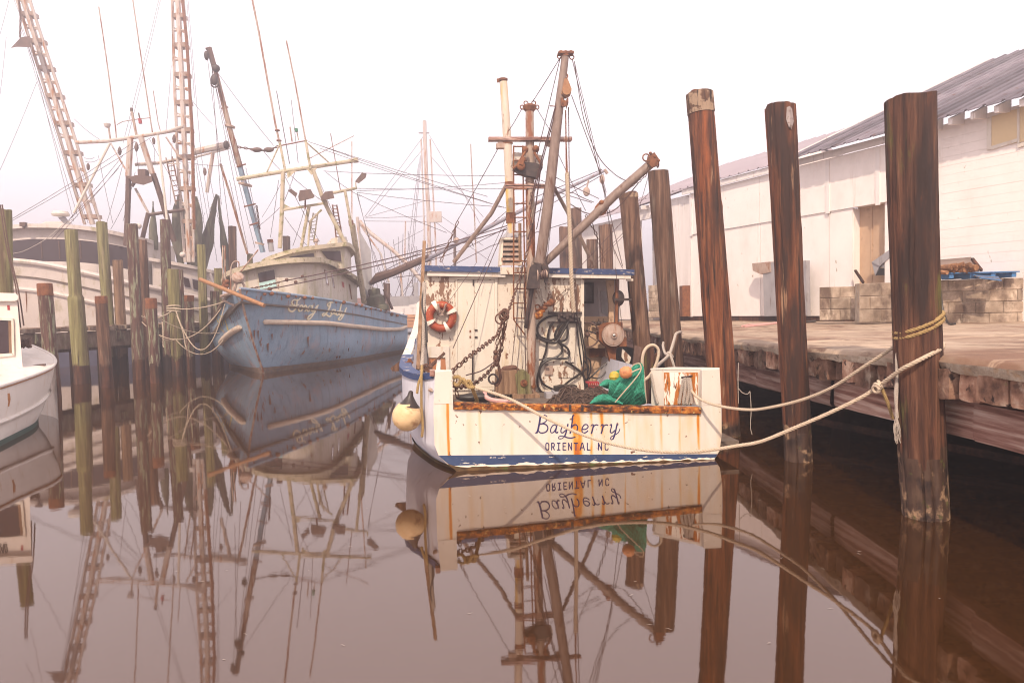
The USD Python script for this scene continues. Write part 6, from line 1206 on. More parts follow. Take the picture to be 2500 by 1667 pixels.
for pts, w in (([(691, 419, 25), (688, 520, 25), (683, 606, 25)], 10), ([(764, 414, 25), (790, 490, 25.2), (845, 598, 25.5)], 10), ([(577, 438, 24.5), (690, 419, 25), (790, 404, 25.4), (873, 391, 25.8)], 10), ([(692, 513, 25), (800, 495, 25.2)], 6), ([(682, 344, 25), (697, 420, 25)], 6), ([(746, 344, 25), (758, 412, 25)], 6),
               ([(681, 356, 25), (650, 424, 24.8)], 3.5), ([(746, 346, 25), (806, 400, 25.6)], 3.5), ([(755, 500, 25.1), (735, 606, 25.3)], 8), ([(785, 512, 25.2), (757, 540, 25.2), (752, 600, 25.2)], 5), ([(864, 392, 25.9), (874, 391, 25.9)], 13),
               ([(800, 474, 25.6), (867, 460, 26)], 7), ([(842, 465, 25.8), (852, 520, 25.8), (858, 560, 26)], 7), ([(868, 446, 26), (870, 462, 26)], 3)):
    d_tube(fox, 'mast_pipe', pts, w, FR, 9)
for q in ([(700, 420), (724, 417), (702, 436)], [(748, 412), (775, 410), (760, 428)], [(694, 498), (708, 506), (694, 510)], [(795, 482), (802, 500), (786, 500)]):
    part(fox, 'gusset', hexa([at(x, y, 25.0) for x, y in q], [at(x, y, 25.05) for x, y in q]), FR, False)
d_tube(fox, 'cross_rail', [(680, 357, 25), (715, 350, 25), (750, 343, 25)], 3, 'rust')
for pts, w in (([(612, -20, 25), (632, 80, 25), (672, 302, 25), (683, 352, 25)], 5), ([(699, 100, 25), (720, 200, 25), (740, 310, 25), (746, 344, 25)], 4)): d_tube(fox, 'whip_antenna', pts, w, 'rust_mast', 6)
d_tube(fox, 'whip_antenna', [(675, 222, 25.5), (707, 400, 25.5)], 2, 'wire', 5); d_tube(fox, 'whip_antenna', [(711, 244, 26), (728, 398, 26)], 1.4, 'wire', 5); d_tube(fox, 'whip_antenna', [(807, 326, 26), (832, 470, 26)], 2, 'rust', 5); d_tube(fox, 'whip_antenna', [(859, 345, 28), (859, 540, 28)], 3, 'trawler_mast', 5); d_tube(fox, 'whip_antenna', [(750, 390, 25), (864, 332, 25)], 2, 'rust_mast', 5)
part(fox, 'antenna_collar', [lathe(at(x, y, 25), BZ, [(0, size(6, 25)), (.04, size(6, 25))], 10) for x, y in ((677, 320), (681, 345))], 'rust')
part(fox, 'mast_fitting', [rod(at(708, 310, 25), at(713, 346, 25), .025, 6), rod(at(725, 323, 25), at(729, 343, 25), .02, 6)], 'rust_mast'); part(fox, 'green_lamp', rod(at(723, 314, 25), at(724, 322, 25), .06, 8), 'green_glass')
for q in ([(728, 480), (732, 465), (758, 462), (768, 480), (764, 484), (730, 492)], [(703, 466), (710, 461), (726, 472), (722, 482)], [(783, 480), (795, 468), (812, 466), (816, 484), (786, 490)], [(866, 444), (884, 421), (895, 424), (893, 434), (876, 448)]):
    part(fox, 'floodlight', hexa([at(x, y, 24.8) for x, y in q], [at(x, y, 25.2) for x, y in q]), 'brown_steel', False)
d_tube(fox, 'flood_stem', [(745, 486, 25), (745, 510, 25)], 4, 'rust')
fl = part(fox, 'mast_ladder', [tube([at(812, 500, 26.4), at(822, 592, 26.6)], .03, 5), tube([at(822, 500, 26.4), at(838, 592, 26.6)], .03, 5)], 'rust')
for k in range(11): part(fl, 'rung', rod(at(813 + k, 502 + k * 8.5, 26.4), at(823 + 1.5 * k, 502 + k * 8.5, 26.4), .018, 5), 'rust')
fl = part(fox, 'mast_ladder', [tube([at(765, 520, 25.6), at(752, 592, 25.6)], .025, 5), tube([at(776, 520, 25.6), at(766, 592, 25.6)], .025, 5)], FR)
for k in range(8): part(fl, 'rung', rod(at(764 - 1.6 * k, 524 + k * 9, 25.6), at(775 - 1.2 * k, 522 + k * 9, 25.6), .014, 5), FR)
# near outrigger, rusty top and blue foot
so = part(fox, 'outrigger', tube([at(*p) for p in ((512, 120, 24.5), (530, 190, 24.7), (562, 320, 25), (586, 408, 25.4))], [size(9, 25) / 2, size(11, 25) / 2, size(13, 25) / 2, size(14, 25) / 2], 9), 'rust_mast')
part(so, 'lower_pole', tube([at(586, 408, 25.4), at(610, 500, 25.8), at(642, 616, 26.2)], [size(13, 25) / 2] * 3, 9), 'foxy_blue')
part(so, 'tip', [bar(at(510, 117, 24.5), at(524, 168, 24.6), .16, .14), rod(at(502, 120, 24.5), at(514, 117, 24.5), .04, 6)], 'brown_steel', False)
part(so, 'disc', [lathe(at(x, y, 25), A3(.25, 0, 1), [(0, size(r, 25)), (.07, size(r, 25))], 14) for x, y, r in ((561, 311, 12), (598, 453, 16), (633, 597, 11))], 'rust_pale')
for g_ in (ball(at(504, 136, 24.4), .12, 2, (.7, .7, 1.4)), ball(at(523, 195, 24.4), .16, 2, (.8, .6, 1.2)), torus(at(524, 204, 24.4), A3(0, 1, 0), .13, .03, 14, 5), ball(at(527, 167, 24.5), .14, 1), ball(at(552, 354, 24.8), .12, 2, (.8, .8, 1.3))): part(so, 'tackle_block', g_, 'dark_iron')
for x0, y0, x1, y1 in ((578, 408, 600, 401), (540, 265, 557, 262), (596, 505, 624, 498), (610, 550, 630, 544)): part(so, 'step_bar', rod(at(x0, y0, 25.3), at(x1, y1, 25.3), .03, 5), 'rust')
part(so, 'hang_chain', chain(spline([at(*p) for p in ((580, 359, 25), (605, 363, 25), (630, 368, 25), (655, 366, 25), (681, 357, 25))], 6), .16, .10, .02), 'chain_rust'); [part(so, 'chain_float', ball(at(x, 366, 24.9), .11, 2, (1.7, .8, .8)), 'brown_steel') for x in (627, 656)]
part(so, 'side_chain', chain([at(626, 502, 25.6), at(630, 530, 25.7), at(634, 560, 25.9)], .14, .09, .018), 'chain_rust')
d_tube(fox, 'spar', [(538, 400, 25), (560, 470, 25.2), (595, 590, 25.6), (604, 620, 25.6)], 6, 'rust_mast')
# far outrigger lowered across behind the white boat
bo = part(fox, 'outrigger', tube([at(*p) for p in ((903, 692, 28.2), (930, 678, 28), (1040, 634, 27.3), (1250, 525, 26), (1478, 416, 24.6))], [size(6, 28), size(7, 28), size(6, 27), size(5, 26), size(3.5, 24.6)], 9), 'grey_pole')
part(bo, 'net_roll', tube([at(*p) for p in ((905, 690, 28.1), (925, 676, 27.9), (960, 665, 27.6), (1010, 643, 27.4), (1046, 625, 27.2))], [.08, .2, .16, .15, .08], 8), 'brown_steel')
part(bo, 'truss_wire', [tube([at(*p) for p in q], .014, 5) for q in ([(930, 665, 28), (1030, 614, 27.3), (1060, 605, 27), (1150, 590, 26.5), (1250, 505, 26), (1470, 414, 24.7)], [(935, 684, 28), (1000, 655, 27.5), (1040, 640, 27.3), (1130, 610, 26.8), (1290, 530, 25.8), (1475, 425, 24.7)], [(960, 678, 27.8), (1070, 665, 27.2), (1200, 600, 26.5), (1400, 540, 25.4)], [(905, 700, 28), (893, 735, 28)], [(914, 690, 28), (900, 730, 28)])] + [rod(at(x, y, 26.6), at(x + 6, y + 14, 26.6), .015, 5) for x, y in ((1060, 608), (1150, 588), (990, 640))], 'wire')
for g_ in (ball(at(1470, 438, 24.6), .12, 2, (.8, .6, 1.4)), ball(at(1432, 468, 24.8), .14, 2, (.9, .6, 1.2)), rod(at(1476, 414, 24.6), at(1483, 424, 24.6), .06, 6), rod(at(1437, 440, 24.8), at(1432, 460, 24.8), .03, 5), ball(at(1115, 588, 26.8), .13, 1), ball(at(1172, 562, 26.6), .14, 1)): part(bo, 'tackle_block', g_, 'rust_pale')
# bow gear
part(fox, 'bow_pipe', rod(at(488, 682, 20.6), at(645, 746, 19.6), size(5, 20), 10), 'rust_pale_orange', label='long rusty pipe laid across the bow')
for g_ in (lathe(at(581, 678, 20.3), A3(.4, -.6, .5), [(-.1, .08), (-.08, .17), (.02, .19), (.1, .14), (.12, .05)], 14), rod(at(576, 692, 20.3), at(570, 712, 20.3), .05, 6), rod(at(592, 690, 20.4), at(600, 705, 20.4), .035, 6), bar(at(544, 733, 21), at(573, 746, 20.6), .05, .05), rod(at(540, 724, 21), at(562, 716, 20.6), .05, 6)): part(fox, 'bow_fitting', g_, 'rust_pale')
part(fox, 'bow_rail', [tube(pxpath(q, 6), .022, 5) for q in ([(564, 712, 20.8), (563, 660, 20.8), (570, 640, 20.8), (582, 640, 20.8), (583, 655, 20.8)], [(588, 662, 20.7), (630, 610, 21.2)], [(545, 690, 21.2), (543, 640, 21.2), (544, 600, 21.4)], [(550, 695, 21.2), (549, 600, 21.3)])], 'rust_mast')
part(fox, 'chain_heap', [ball(at(549 + dx_, 694 + dy_, 21.0), .08, 1) for dx_, dy_ in ((0, 0), (4, 4), (-3, 6), (1, 12), (5, -6))], 'rust')
part(fox, 'bow_chain', chain([at(612, 705, 20.6), at(650, 697, 21), at(688, 687, 21.5)], .11, .07, .014), 'chain_rust')
for a, b in (((688, 687, 21.5), (1248, 548, 23)), ((658, 706, 21.3), (1250, 556, 23))): part(fox, 'long_stay', tube(sag(at(*a), at(*b), .12, 14), .018, 5), 'wire')
part(fox, 'stay_splice', [ball(at(738, 675, 21.6), .05, 1), ball(at(700, 683, 21.5), .06, 1), ball(at(658, 706, 21.3), .07, 1), ball(at(722, 689, 21.6), .06, 1)], 'chain_rust')
FWI = [(514, 118, 24.5, 540, 500, 25), (506, 140, 24.4, 560, 560, 25), (518, 170, 24.5, 605, 610, 25.5), (524, 200, 24.5, 622, 605, 25.8), (527, 165, 24.5, 575, 400, 25.2), (534, 182, 24.5, 668, 356, 25), (575, 340, 25, 640, 600, 26), (600, 410, 25.4, 645, 616, 26), (690, 420, 25, 780, 590, 25.4), (690, 440, 25, 640, 530, 25.5), (752, 346, 25, 1190, 480, 24), (765, 350, 25, 1240, 510, 24), (780, 362, 25, 1200, 498, 24), (790, 418, 25.4, 1234, 429, 24),
       (868, 460, 26, 1330, 458, 24), (870, 466, 26, 1240, 446, 24), (872, 470, 26, 1230, 506, 24), (875, 475, 26, 1090, 568, 24.5), (795, 420, 25.4, 880, 480, 26), (770, 420, 25, 850, 600, 26), (700, 420, 25, 800, 500, 25.2), (720, 420, 25, 690, 500, 25), (560, 440, 25, 600, 610, 25.5), (695, 530, 25, 750, 600, 25.3), (745, 505, 25, 715, 600, 25.3), (745, 505, 25, 770, 600, 25.3), (872, 470, 26, 905, 600, 27), (872, 476, 26, 935, 700, 28), (640, 365, 25, 700, 430, 25), (680, 440, 25, 660, 580, 25.6), (620, 560, 25.6, 690, 500, 25)]
for x0, y0, d0, x1, y1, d1 in FWI: part(fox, 'wire_stay', tube(sag(at(x0, y0, d0), at(x1, y1, d1), .05, 5), .009, 4), 'wire')
part(fox, 'hanging_net', tube(pxpath([(912, 702, 29), (915, 720, 29), (920, 745, 29), (925, 762, 29)], 4), [.02] + [.25] * 4 + [.38] * 4 + [.48] * 3 + [.45], 10), 'net_trawl')
part(fox, 'stern_rig', [tube(pxpath(q, 4), .06, 6) for q in ([(937, 706, 29), (945, 725, 29), (958, 755, 29)], [(940, 712, 29), (938, 745, 29)], [(938, 690, 29), (942, 712, 29)])], 'brown_steel')
part(fox, 'grey_panel', hexa([at(x, y, 30.2) for x, y in ((876, 560), (905, 610), (912, 750), (890, 752))], [at(x, y, 30.6) for x, y in ((876, 560), (905, 610), (912, 750), (890, 752))]), 'grey_paint', False)

# ================================================================== WHITE TRAWLER behind the left dock
tw = thing('trawler', 'big white trawler with dark wraparound windows moored behind the left dock', 'boat', at(250, 850, 27) * A3(1, 1, 0))
sheer = [(-120, 625, 25.5), (30, 636, 26), (110, 645, 26.2), (200, 664, 26.5), (300, 687, 27), (400, 708, 28), (520, 735, 30), (600, 745, 32)]
st = spline([at(*q) for q in sheer], 5); rows = []
for p in st:
    rows.append([p, A3(p[0], p[1] + .1, p[2] * .72), A3(p[0], p[1] + .25, p[2] * .45), A3(p[0], p[1] + .45, .75)])
TH = grid(rows); part(tw, 'hull', TH, 'trawler_white', 60)
rows = [[A3(p[0], p[1] + .43, .78), A3(p[0], p[1] + .5, .35), A3(p[0], p[1] + .6, -.3)] for p in st]
part(tw, 'hull_bottom', grid(rows), 'trawler_blue', 60)
part(tw, 'gunwale', tube(st + A3(0, -.04, 0), .10, 7), 'trawler_white'); 
r2 = np.array([A3(p[0], p[1] - .02 + .12, p[2] - 1.05 - .1 * i / len(st)) for i, p in enumerate(st)])
part(tw, 'rub_rail', tube(r2, .09, 7), 'trawler_white')
part(tw, 'deck', hexa(np.vstack([st, st[::-1] + A3(-.5, 5, 0)]) - A3(0, 0, .6), np.vstack([st, st[::-1] + A3(-.5, 5, 0)]) - A3(0, 0, .55)), 'deck_grey', False)
part(tw, 'rust_stain', [tube(cast([(x, y), (x + 1, y + l * .5), (x + 1, y + l)], TH, .004), [.05, .04, .01], 6, flat=.2) for x, y, l in ((64, 712, 50), (270, 700, 14))], 'rust_stain', 60)
# cabin: curved roof, window band, wall
CR = [(-100, 566, 28.5), (28, 549, 27.8), (90, 546, 27.6), (180, 549, 27.6), (260, 560, 28), (325, 575, 28.6), (362, 583, 29.2)]
cr_ = spline([at(*q) for q in CR], 5)
bk_ = cr_[::-1] + A3(-.6, 3.2, 0)
part(tw, 'cabin_roof', hexa(np.vstack([cr_, bk_]) - A3(0, 0, .16), np.vstack([cr_, bk_])), 'trawler_white', False)
ins = cr_ + A3(0, .35, -.16)
ins = ins[:-4]
zt_, zb1, zb2 = ins[:, 2], at(150, 588, 28)[2], at(150, 640, 28)[2]
prof = lambda z: [A3(p[0], p[1] , z(p)) for p in ins]
cw_ = grid([prof(lambda p: p[2] + .0), prof(lambda p: p[2] - .42)]); part(tw, 'cabin_brow', cw_, 'trawler_white', 50)
wbm = grid([prof(lambda p: p[2] - .42), prof(lambda p: p[2] - 1.32)]); wband = part(tw, 'window_band', wbm, 'dark_pane', 50)
part(tw, 'cabin_wall', grid([prof(lambda p: p[2] - 1.32), prof(lambda p: 3.3)]), 'trawler_white', 50)
for x in (100, 143, 195, 210, 258, 285): part(tw, 'window_bar', tube(cast([(x, 588), (x + 2, 610), (x + 3, 632)], wbm, .004), .03, 5), 'brown_steel')
part(tw, 'cabin_end', hexa([ins[-1], ins[-1] - A3(0, 0, 2.2), ins[-1] + A3(.1, 2.5, -2.2), ins[-1] + A3(.1, 2.5, 0)], [q + A3(.06, 0, 0) for q in (ins[-1], ins[-1] - A3(0, 0, 2.2), ins[-1] + A3(.1, 2.5, -2.2), ins[-1] + A3(.1, 2.5, 0))]), 'trawler_white', False)
AR = [(362, 628, 29), (440, 642, 29.6), (500, 655, 30.4), (572, 674, 31.5)]
ar = spline([at(*q) for q in AR], 5)
part(tw, 'aft_roof', hexa(np.vstack([ar, ar[::-1] + A3(-.4, 2.6, 0)]) - A3(0, 0, .14), np.vstack([ar, ar[::-1] + A3(-.4, 2.6, 0)])), 'trawler_white', False)
aw = np.array([p + A3(0, .25, -.14) for p in ar[:-3]])
AWm = grid([aw, aw * A3(1, 1, 0) + A3(0, 0, 2.2)]); part(tw, 'aft_wall', AWm, 'trawler_white', 50)
for q in ([(442, 672), (462, 678), (468, 705), (450, 702)], [(467, 678), (485, 682), (490, 712), (471, 708)]):
    w1 = try_part(tw, 'window', patch(q, AWm, .03, 3), 'inside_grey'); try_part(w1 or tw, 'pane', patch([(a + (sum(z[0] for z in q) / 4 - a) * .2, b + (sum(z[1] for z in q) / 4 - b) * .2) for a, b in q], AWm, .05, 3), 'dark_pane')
part(tw, 'aft_strut', rod(at(512, 668, 30.4), at(530, 715, 30.4), .07, 6), 'trawler_white')
part(tw, 'radar', [lathe(at(148, 529, 28), BZ, [(0, .04), (.03, .30), (.10, .33), (.14, .30), (.20, .28), (.22, .2), (.23, .02)], 18)], 'paint_white'); part(tw, 'radar_mount', hexa([at(x, y, 28) for x, y in ((140, 530), (160, 530), (172, 547), (158, 549))], [at(x, y, 28.3) for x, y in ((140, 530), (160, 530), (172, 547), (158, 549))]), 'grey_paint', False)
part(tw, 'roof_light', [box(at(57, 548, 27.6), .22, .15, .16), rod(at(57, 553, 27.6), at(57, 560, 27.6), .04, 5)], 'brown_steel')
part(tw, 'roof_hatch', hexa([at(x, y, 28.6) for x, y in ((100, 546), (110, 541), (170, 541), (178, 547))], [at(x, y, 29.6) for x, y in ((100, 546), (110, 541), (170, 541), (178, 547))]), 'trawler_white', False)
TM = 'trawler_mast'
# ladder-like outrigger leaning left
def lattice(name, pts, half, rungs, center=True):
    P = [at(*p) for p in pts]; g = part(tw, name, [tube([p + A3(s * h, 0, 0) for p, h in zip(P, half)], .06, 6) for s in (-1, 1)] + ([tube(P, .11, 8)] if center else []), TM)
    for k in range(rungs):
        t = (k + .5) / rungs * (len(P) - 1); i = min(int(t), len(P) - 2); f = t - i; c = P[i] * (1 - f) + P[i + 1] * f; h = half[i] * (1 - f) + half[i + 1] * f
        if k % 2: part(g, 'rung_plate', hexa([c + A3(-h, -.05, -.08), c + A3(h, -.05, -.08), c + A3(h * .95, -.1, .08), c + A3(-h * .8, -.1, .08)], [c + A3(-h, .3, -.08), c + A3(h, .3, -.08), c + A3(h * .95, .3, .08), c + A3(-h * .8, .3, .08)]), 'rust_pale', False)
        else: part(g, 'rung', [rod(c + A3(-h, 0, 0), c + A3(h, 0, 0), .05, 6), rod(c + A3(-h, 0, .15), c + A3(h, 0, -.12), .03, 5)], TM)
    return g
sz = lambda w, d: size(w, d) / 2
lo_ = lattice('lattice_outrigger', [(52, -15, 28), (108, 160, 28.4), (165, 340, 28.8), (226, 548, 29.2)], [sz(30, 28), sz(32, 28), sz(36, 29), sz(38, 29)], 16)
part(lo_, 'fin_weight', hexa([at(x, y, 27.6) for x, y in ((26, 118), (50, 92), (72, 88), (76, 116), (40, 115))], [at(x, y, 27.8) for x, y in ((26, 118), (50, 92), (72, 88), (76, 116), (40, 115))]), 'brown_steel', False); part(lo_, 'weight_chain', chain([at(49, 92, 27.7), at(50, 40, 27.8), at(46, 0, 27.9)], .16, .1, .02), 'chain_rust')
lm = lattice('lattice_mast', [(433, -15, 28.5), (444, 200, 28.6), (452, 400, 28.7), (462, 640, 28.8)], [sz(26, 28.5), sz(36, 28.5), sz(36, 28.5), sz(20, 28.5)], 18)
part(lm, 'rust_stay', tube([at(444, -10, 28.3), at(456, 100, 28.3), at(470, 330, 28.4), at(474, 560, 28.5)], .06, 6), 'rust')
for pts, w, mt in (([(186, 348, 28), (260, 345, 28), (330, 335, 28), (430, 318, 28.2)], 9, TM), ([(408, 322, 27.8), (448, 308, 27.8)], 8, TM), ([(318, 340, 28), (313, 432, 28)], 14, TM), ([(344, 336, 28), (372, 425, 28.2)], 14, TM), ([(330, 402, 28.4), (390, 398, 28.6), (440, 388, 28.8)], 8, TM), ([(470, 372, 31), (560, 352, 31.5)], 16, TM), ([(470, 386, 31), (560, 362, 31.5)], 5, TM),
                   ([(268, 350, 27.8), (180, 520, 27.8)], 6, 'paint_white'), ([(385, 330, 27.6), (408, 540, 27.8)], 6, 'paint_white'), ([(330, 460, 28.2), (362, 520, 28.4)], 6, TM), ([(270, 350, 28), (305, 412, 28)], 4, TM), ([(520, 372, 31), (505, 470, 31)], 9, TM), ([(410, 400, 28), (440, 400, 28)], 3, TM), ([(405, 335, 28), (438, 385, 28)], 4, 'rust_pale')):
    d_tube(tw, 'mast_pipe', pts, w, mt, 8)
for pts, w in (([(314, 430, 27.9), (312, 500, 28), (308, 600, 28)], 13), ([(313, 436, 27.9), (372, 436, 27.9)], 12), ([(374, 424, 28), (395, 490, 28.2), (425, 590, 28.5)], 13), ([(360, 525, 28.2), (450, 512, 28.6)], 8), ([(362, 520, 28.2), (348, 580, 28.2)], 11), ([(322, 455, 28), (332, 440, 28)], 8)): d_tube(tw, 'gallows_frame', pts, w, 'brown_steel', 8)
part(tw, 'gallows_box', [hexa([at(x, y, 27.8) for x, y in ((318, 434), (330, 428), (370, 430), (372, 444), (350, 452), (322, 446))], [at(x, y, 28.2) for x, y in ((318, 434), (330, 428), (370, 430), (372, 444), (350, 452), (322, 446))]), box(at(350, 424, 28), .3, .3, .3)], 'brown_steel', False)
for pts, w in (([(241, 17, 28), (262, 160, 28), (281, 305, 28), (285, 345, 28)], 3), ([(324, 0, 28.2), (340, 110, 28.2), (358, 230, 28.2), (372, 325, 28.2)], 3), ([(374, 222, 29), (386, 300, 29), (392, 322, 29)], 2), ([(320, 265, 28), (334, 335, 28)], 6), ([(264, 305, 28), (270, 345, 28)], 4), ([(285, 305, 28), (300, 297, 28), (330, 292, 28), (365, 288, 28)], 2)): d_tube(tw, 'antenna', pts, w, 'rust_mast', 6)
part(tw, 'radar_dome', lathe(at(262, 312, 28), BZ, [(0, .06), (.03, .1), (.12, .13), (.16, .13), (.18, .05)], 12), 'trawler_white'); part(tw, 'horn', rod(at(321, 264, 28), at(321, 272, 28), .06, 8), 'brown_steel')
part(tw, 'red_lamp', [rod(at(341, 290, 28), at(343, 302, 28), .07, 8)], 'red_plastic'); part(tw, 'lamp_arm', rod(at(338, 276, 28), at(342, 292, 28), .03, 5), 'brown_steel')
for x, y, k in ((292, 370, 1), (375, 345, .8), (425, 340, 1), (215, 408, .8), (333, 360, 1.1), (500, 420, .9)): part(tw, 'tackle_block', lathe(at(x, y, 27.8), A3(.25 * (k - 1), .1, 1), [(-.16 * k, .02), (-.12 * k, .05), (0, .08 * k), (.1 * k, .06), (.2 * k, .015)], 8), 'brown_steel')
part(tw, 'mast_float', [ball(at(x, y, 27.8), size(7, 28), 2) for x, y in ((446, 622), (338, 552))], 'trawler_white')
ml = part(tw, 'mast_ladder', [tube([at(405, 385, 28.6), at(430, 500, 28.8)], .03, 5), tube([at(420, 382, 28.6), at(445, 500, 28.8)], .03, 5)], 'rust_mast')
for k in range(9): part(ml, 'rung', rod(at(406 + 2.7 * k, 395 + k * 12, 28.6), at(421 + 2.7 * k, 392 + k * 12, 28.6), .02, 5), 'rust_mast')
NETS = [[(440, 476, 30), (436, 520, 30), (433, 580, 30), (440, 650, 30), (9, 26, 30, 14)], [(478, 480, 30.4), (484, 540, 30.4), (478, 600, 30.4), (470, 650, 30.4), (6, 20, 34, 16)], [(528, 474, 31), (518, 530, 31), (505, 590, 31), (490, 660, 31), (5, 16, 30, 30)], [(532, 478, 31), (540, 540, 31), (549, 600, 31), (556, 665, 31), (5, 10, 14, 16)], [(380, 492, 30), (378, 530, 30), (376, 580, 30), (376, 610, 30), (3, 12, 16, 16)], [(462, 520, 30.2), (458, 560, 30.2), (462, 610, 30.2), (460, 650, 30.2), (5, 18, 22, 10)]]
for q in NETS:
    p = spline([at(*z) for z in q[:4]], 8); w = np.interp(np.linspace(0, 3, len(p)), range(4), q[4]) * 30 / FPX
    v, f = tube(p, w * .5, 18); v = v + (meshkit.fbm(v * A3(3, 3, .6), 3, 4)[:, None] - .5) * A3(.22, .22, 0)
    part(tw, 'hanging_net', (v, f), 'net_trawl', 60)
TWI = [(30, -10, 28, 60, 60, 28), (45, 0, 28, 180, 540, 28.5), (50, 60, 28, 190, 530, 28.5), (56, 70, 28, 205, 545, 28.8), (60, 90, 28, 215, 545, 29), (65, 20, 28, 240, 540, 29), (22, 0, 27, -20, 150, 27), (15, 90, 28, 0, 230, 28), (390, -10, 28, 300, 350, 28), (394, -10, 28, 310, 345, 28), (418, 160, 28.3, 405, 320, 28), (420, 10, 28.4, 420, 150, 28.3), (455, -10, 28.6, 475, 240, 28.6), (458, -10, 28.6, 490, 370, 29), (465, 240, 28.5, 520, 305, 29), (28, 535, 26, 330, 345, 28), (28, 540, 26, 370, 335, 28), (120, 590, 26, 300, 380, 28), (130, 590, 26, 300, 395, 28), (160, 545, 28, 290, 410, 28), (180, 290, 28.5, 245, 342, 28), (205, 385, 28.6, 230, 385, 28), (208, 395, 28.6, 240, 390, 28), (330, 345, 28, 340, 430, 28), (365, 340, 28, 440, 470, 28.5), (375, 345, 28, 378, 395, 28), (420, 345, 28, 415, 500, 28.4),
       (460, 400, 28.6, 480, 640, 29), (478, 400, 29, 500, 560, 30), (470, 330, 28.6, 520, 600, 30), (490, 370, 30, 530, 640, 31), (505, 400, 30, 560, 660, 31), (440, 640, 29, 500, 520, 30), (330, 420, 28, 300, 540, 28.4), (300, 400, 28, 260, 545, 28.2), (240, 380, 28, 275, 545, 28), (270, 560, 28, 310, 480, 28), (440, 530, 29, 500, 620, 30), (400, 600, 29, 450, 520, 29), (530, 480, 31, 500, 640, 30.6), (530, 480, 31, 555, 655, 31), (430, 392, 28.8, 545, 405, 29), (0, 415, 28, 90, 200, 28), (330, 405, 28.4, 430, 392, 28.7)]
for x0, y0, d0, x1, y1, d1 in TWI: part(tw, 'wire_stay', tube(sag(at(x0, y0, d0), at(x1, y1, d1), .06, 5), .009, 4), 'wire')
part(tw, 'anchor_line', tube(pxpath([(28, 620, 25.4), (60, 612, 25.6), (110, 585, 26), (150, 552, 26.5), (178, 535, 27)], 5), .011, 5), 'rope_grey')
for pts in ([(0, 500, 12), (15, 600, 12), (38, 700, 12), (50, 800, 12)], [(5, 500, 12), (22, 610, 12), (45, 710, 12), (58, 795, 12)]):
    solo('red_line', tube(pxpath(pts, 5), .012, 5), 'brown_steel', ('dark reddish line leading up from the small boat, left one of the pair', 'dark reddish line leading up from the small boat, right one of the pair')[pts[0][0] == 5], 'line')

# ================================================================== SMALL WHITE BOAT at the left edge
sk = thing('small_boat', 'small white boat whose bow pokes in at the left edge', 'boat', at(20, 950, 11) * A3(1, 1, 0))
G = [(-60, 958, 9.3), (0, 941, 10.0), (60, 922, 10.8), (105, 905, 11.5), (128, 893, 12.1), (135, 880, 12.7), (128, 868, 13.2), (108, 856, 13.6), (70, 840, 14.0), (20, 828, 14.2)]
R_ = [(-60, 1046, 9.3), (0, 1030, 10.0), (55, 1006, 10.8), (95, 984, 11.6), (115, 964, 12.2), (120, 952, 12.7)]
W_ = [(-60, 1118), (0, 1089), (45, 1066), (75, 1050), (88, 1040), (94, 1030)]
g_ = spline([at(*q) for q in G], 6); ng = 31
gg = g_[:ng]; rr_ = spline([at(*q) for q in R_], 6); ww = spline([onz(*q) for q in W_], 6)
rows = [[a, a * .5 + b * .5 + A3(.03, -.02, 0), b, b * .5 + c * .5 + A3(.02, -.02, 0), c + A3(0, 0, .08)] for a, b, c in zip(gg, rr_, ww)]
SKM = grid(rows); part(sk, 'hull', SKM, 'skiff_white', 60)
part(sk, 'boot_stripe', grid([[c + A3(.004, -.004, .085), c + A3(0, 0, -.1), c + A3(-.2, 0, -.4)] for c in ww]), 'green_dark', 60)
far_side = g_[ng - 1:]
part(sk, 'hull', grid([[p, p * A3(1, 1, 0) * .96 + A3(0, 0, .4), p * A3(.97, .97, 0) + A3(0, 0, -.2)] for p in far_side]), 'skiff_white', 60)
part(sk, 'gunwale', tube(g_ + A3(0, 0, -.01), .028, 8), 'skiff_white'); part(sk, 'rub_rail', tube(rr_ + A3(.02, -.02, 0), .032, 8), 'skiff_white')
part(sk, 'grime_line', tube(gg + A3(.012, -.015, -.045), .010, 5), 'rust_stain')
part(sk, 'foredeck', hexa(np.vstack([g_, [at(-60, 860, 12)]]) - A3(0, 0, .05), np.vstack([g_, [at(-60, 860, 12)]]) - A3(0, 0, .005)), 'skiff_white', False)
cd = 11.6
cab = part(sk, 'cabin', [hexa([at(x, y, cd) for x, y in ((-80, 733), (42, 733), (56, 912), (-80, 935))], [at(x, y, cd) + A3(-1.25, 1.6, 0) for x, y in ((-80, 733), (42, 733), (56, 912), (-80, 935))])], 'skiff_white', False)
part(sk, 'cabin_roof', hexa([at(x, y, cd - .08) for x, y in ((-80, 712), (38, 716), (44, 722), (43, 732), (36, 735), (-80, 735))], [at(x, y, cd + .08) + A3(-1.25, 1.6, 0) for x, y in ((-80, 712), (38, 716), (44, 722), (43, 732), (36, 735), (-80, 735))]), 'skiff_white', False)
win = part(sk, 'window', [hexa([at(x, y, cd - .03) for x, y in q], [at(x, y, cd + .02) for x, y in q]) for q in ([(-40, 774), (32, 777), (32, 783), (-40, 780)], [(27, 783), (33, 783), (35, 868), (29, 864)], [(-40, 866), (29, 862), (35, 868), (-40, 876)])], 'paint_white', False)
part(win, 'pane', hexa([at(x, y, cd - .008) for x, y in ((-40, 780), (20, 783), (22, 862), (-40, 866))], [at(x, y, cd + .02) for x, y in ((-40, 780), (20, 783), (22, 862), (-40, 866))]), 'dark_pane', False)
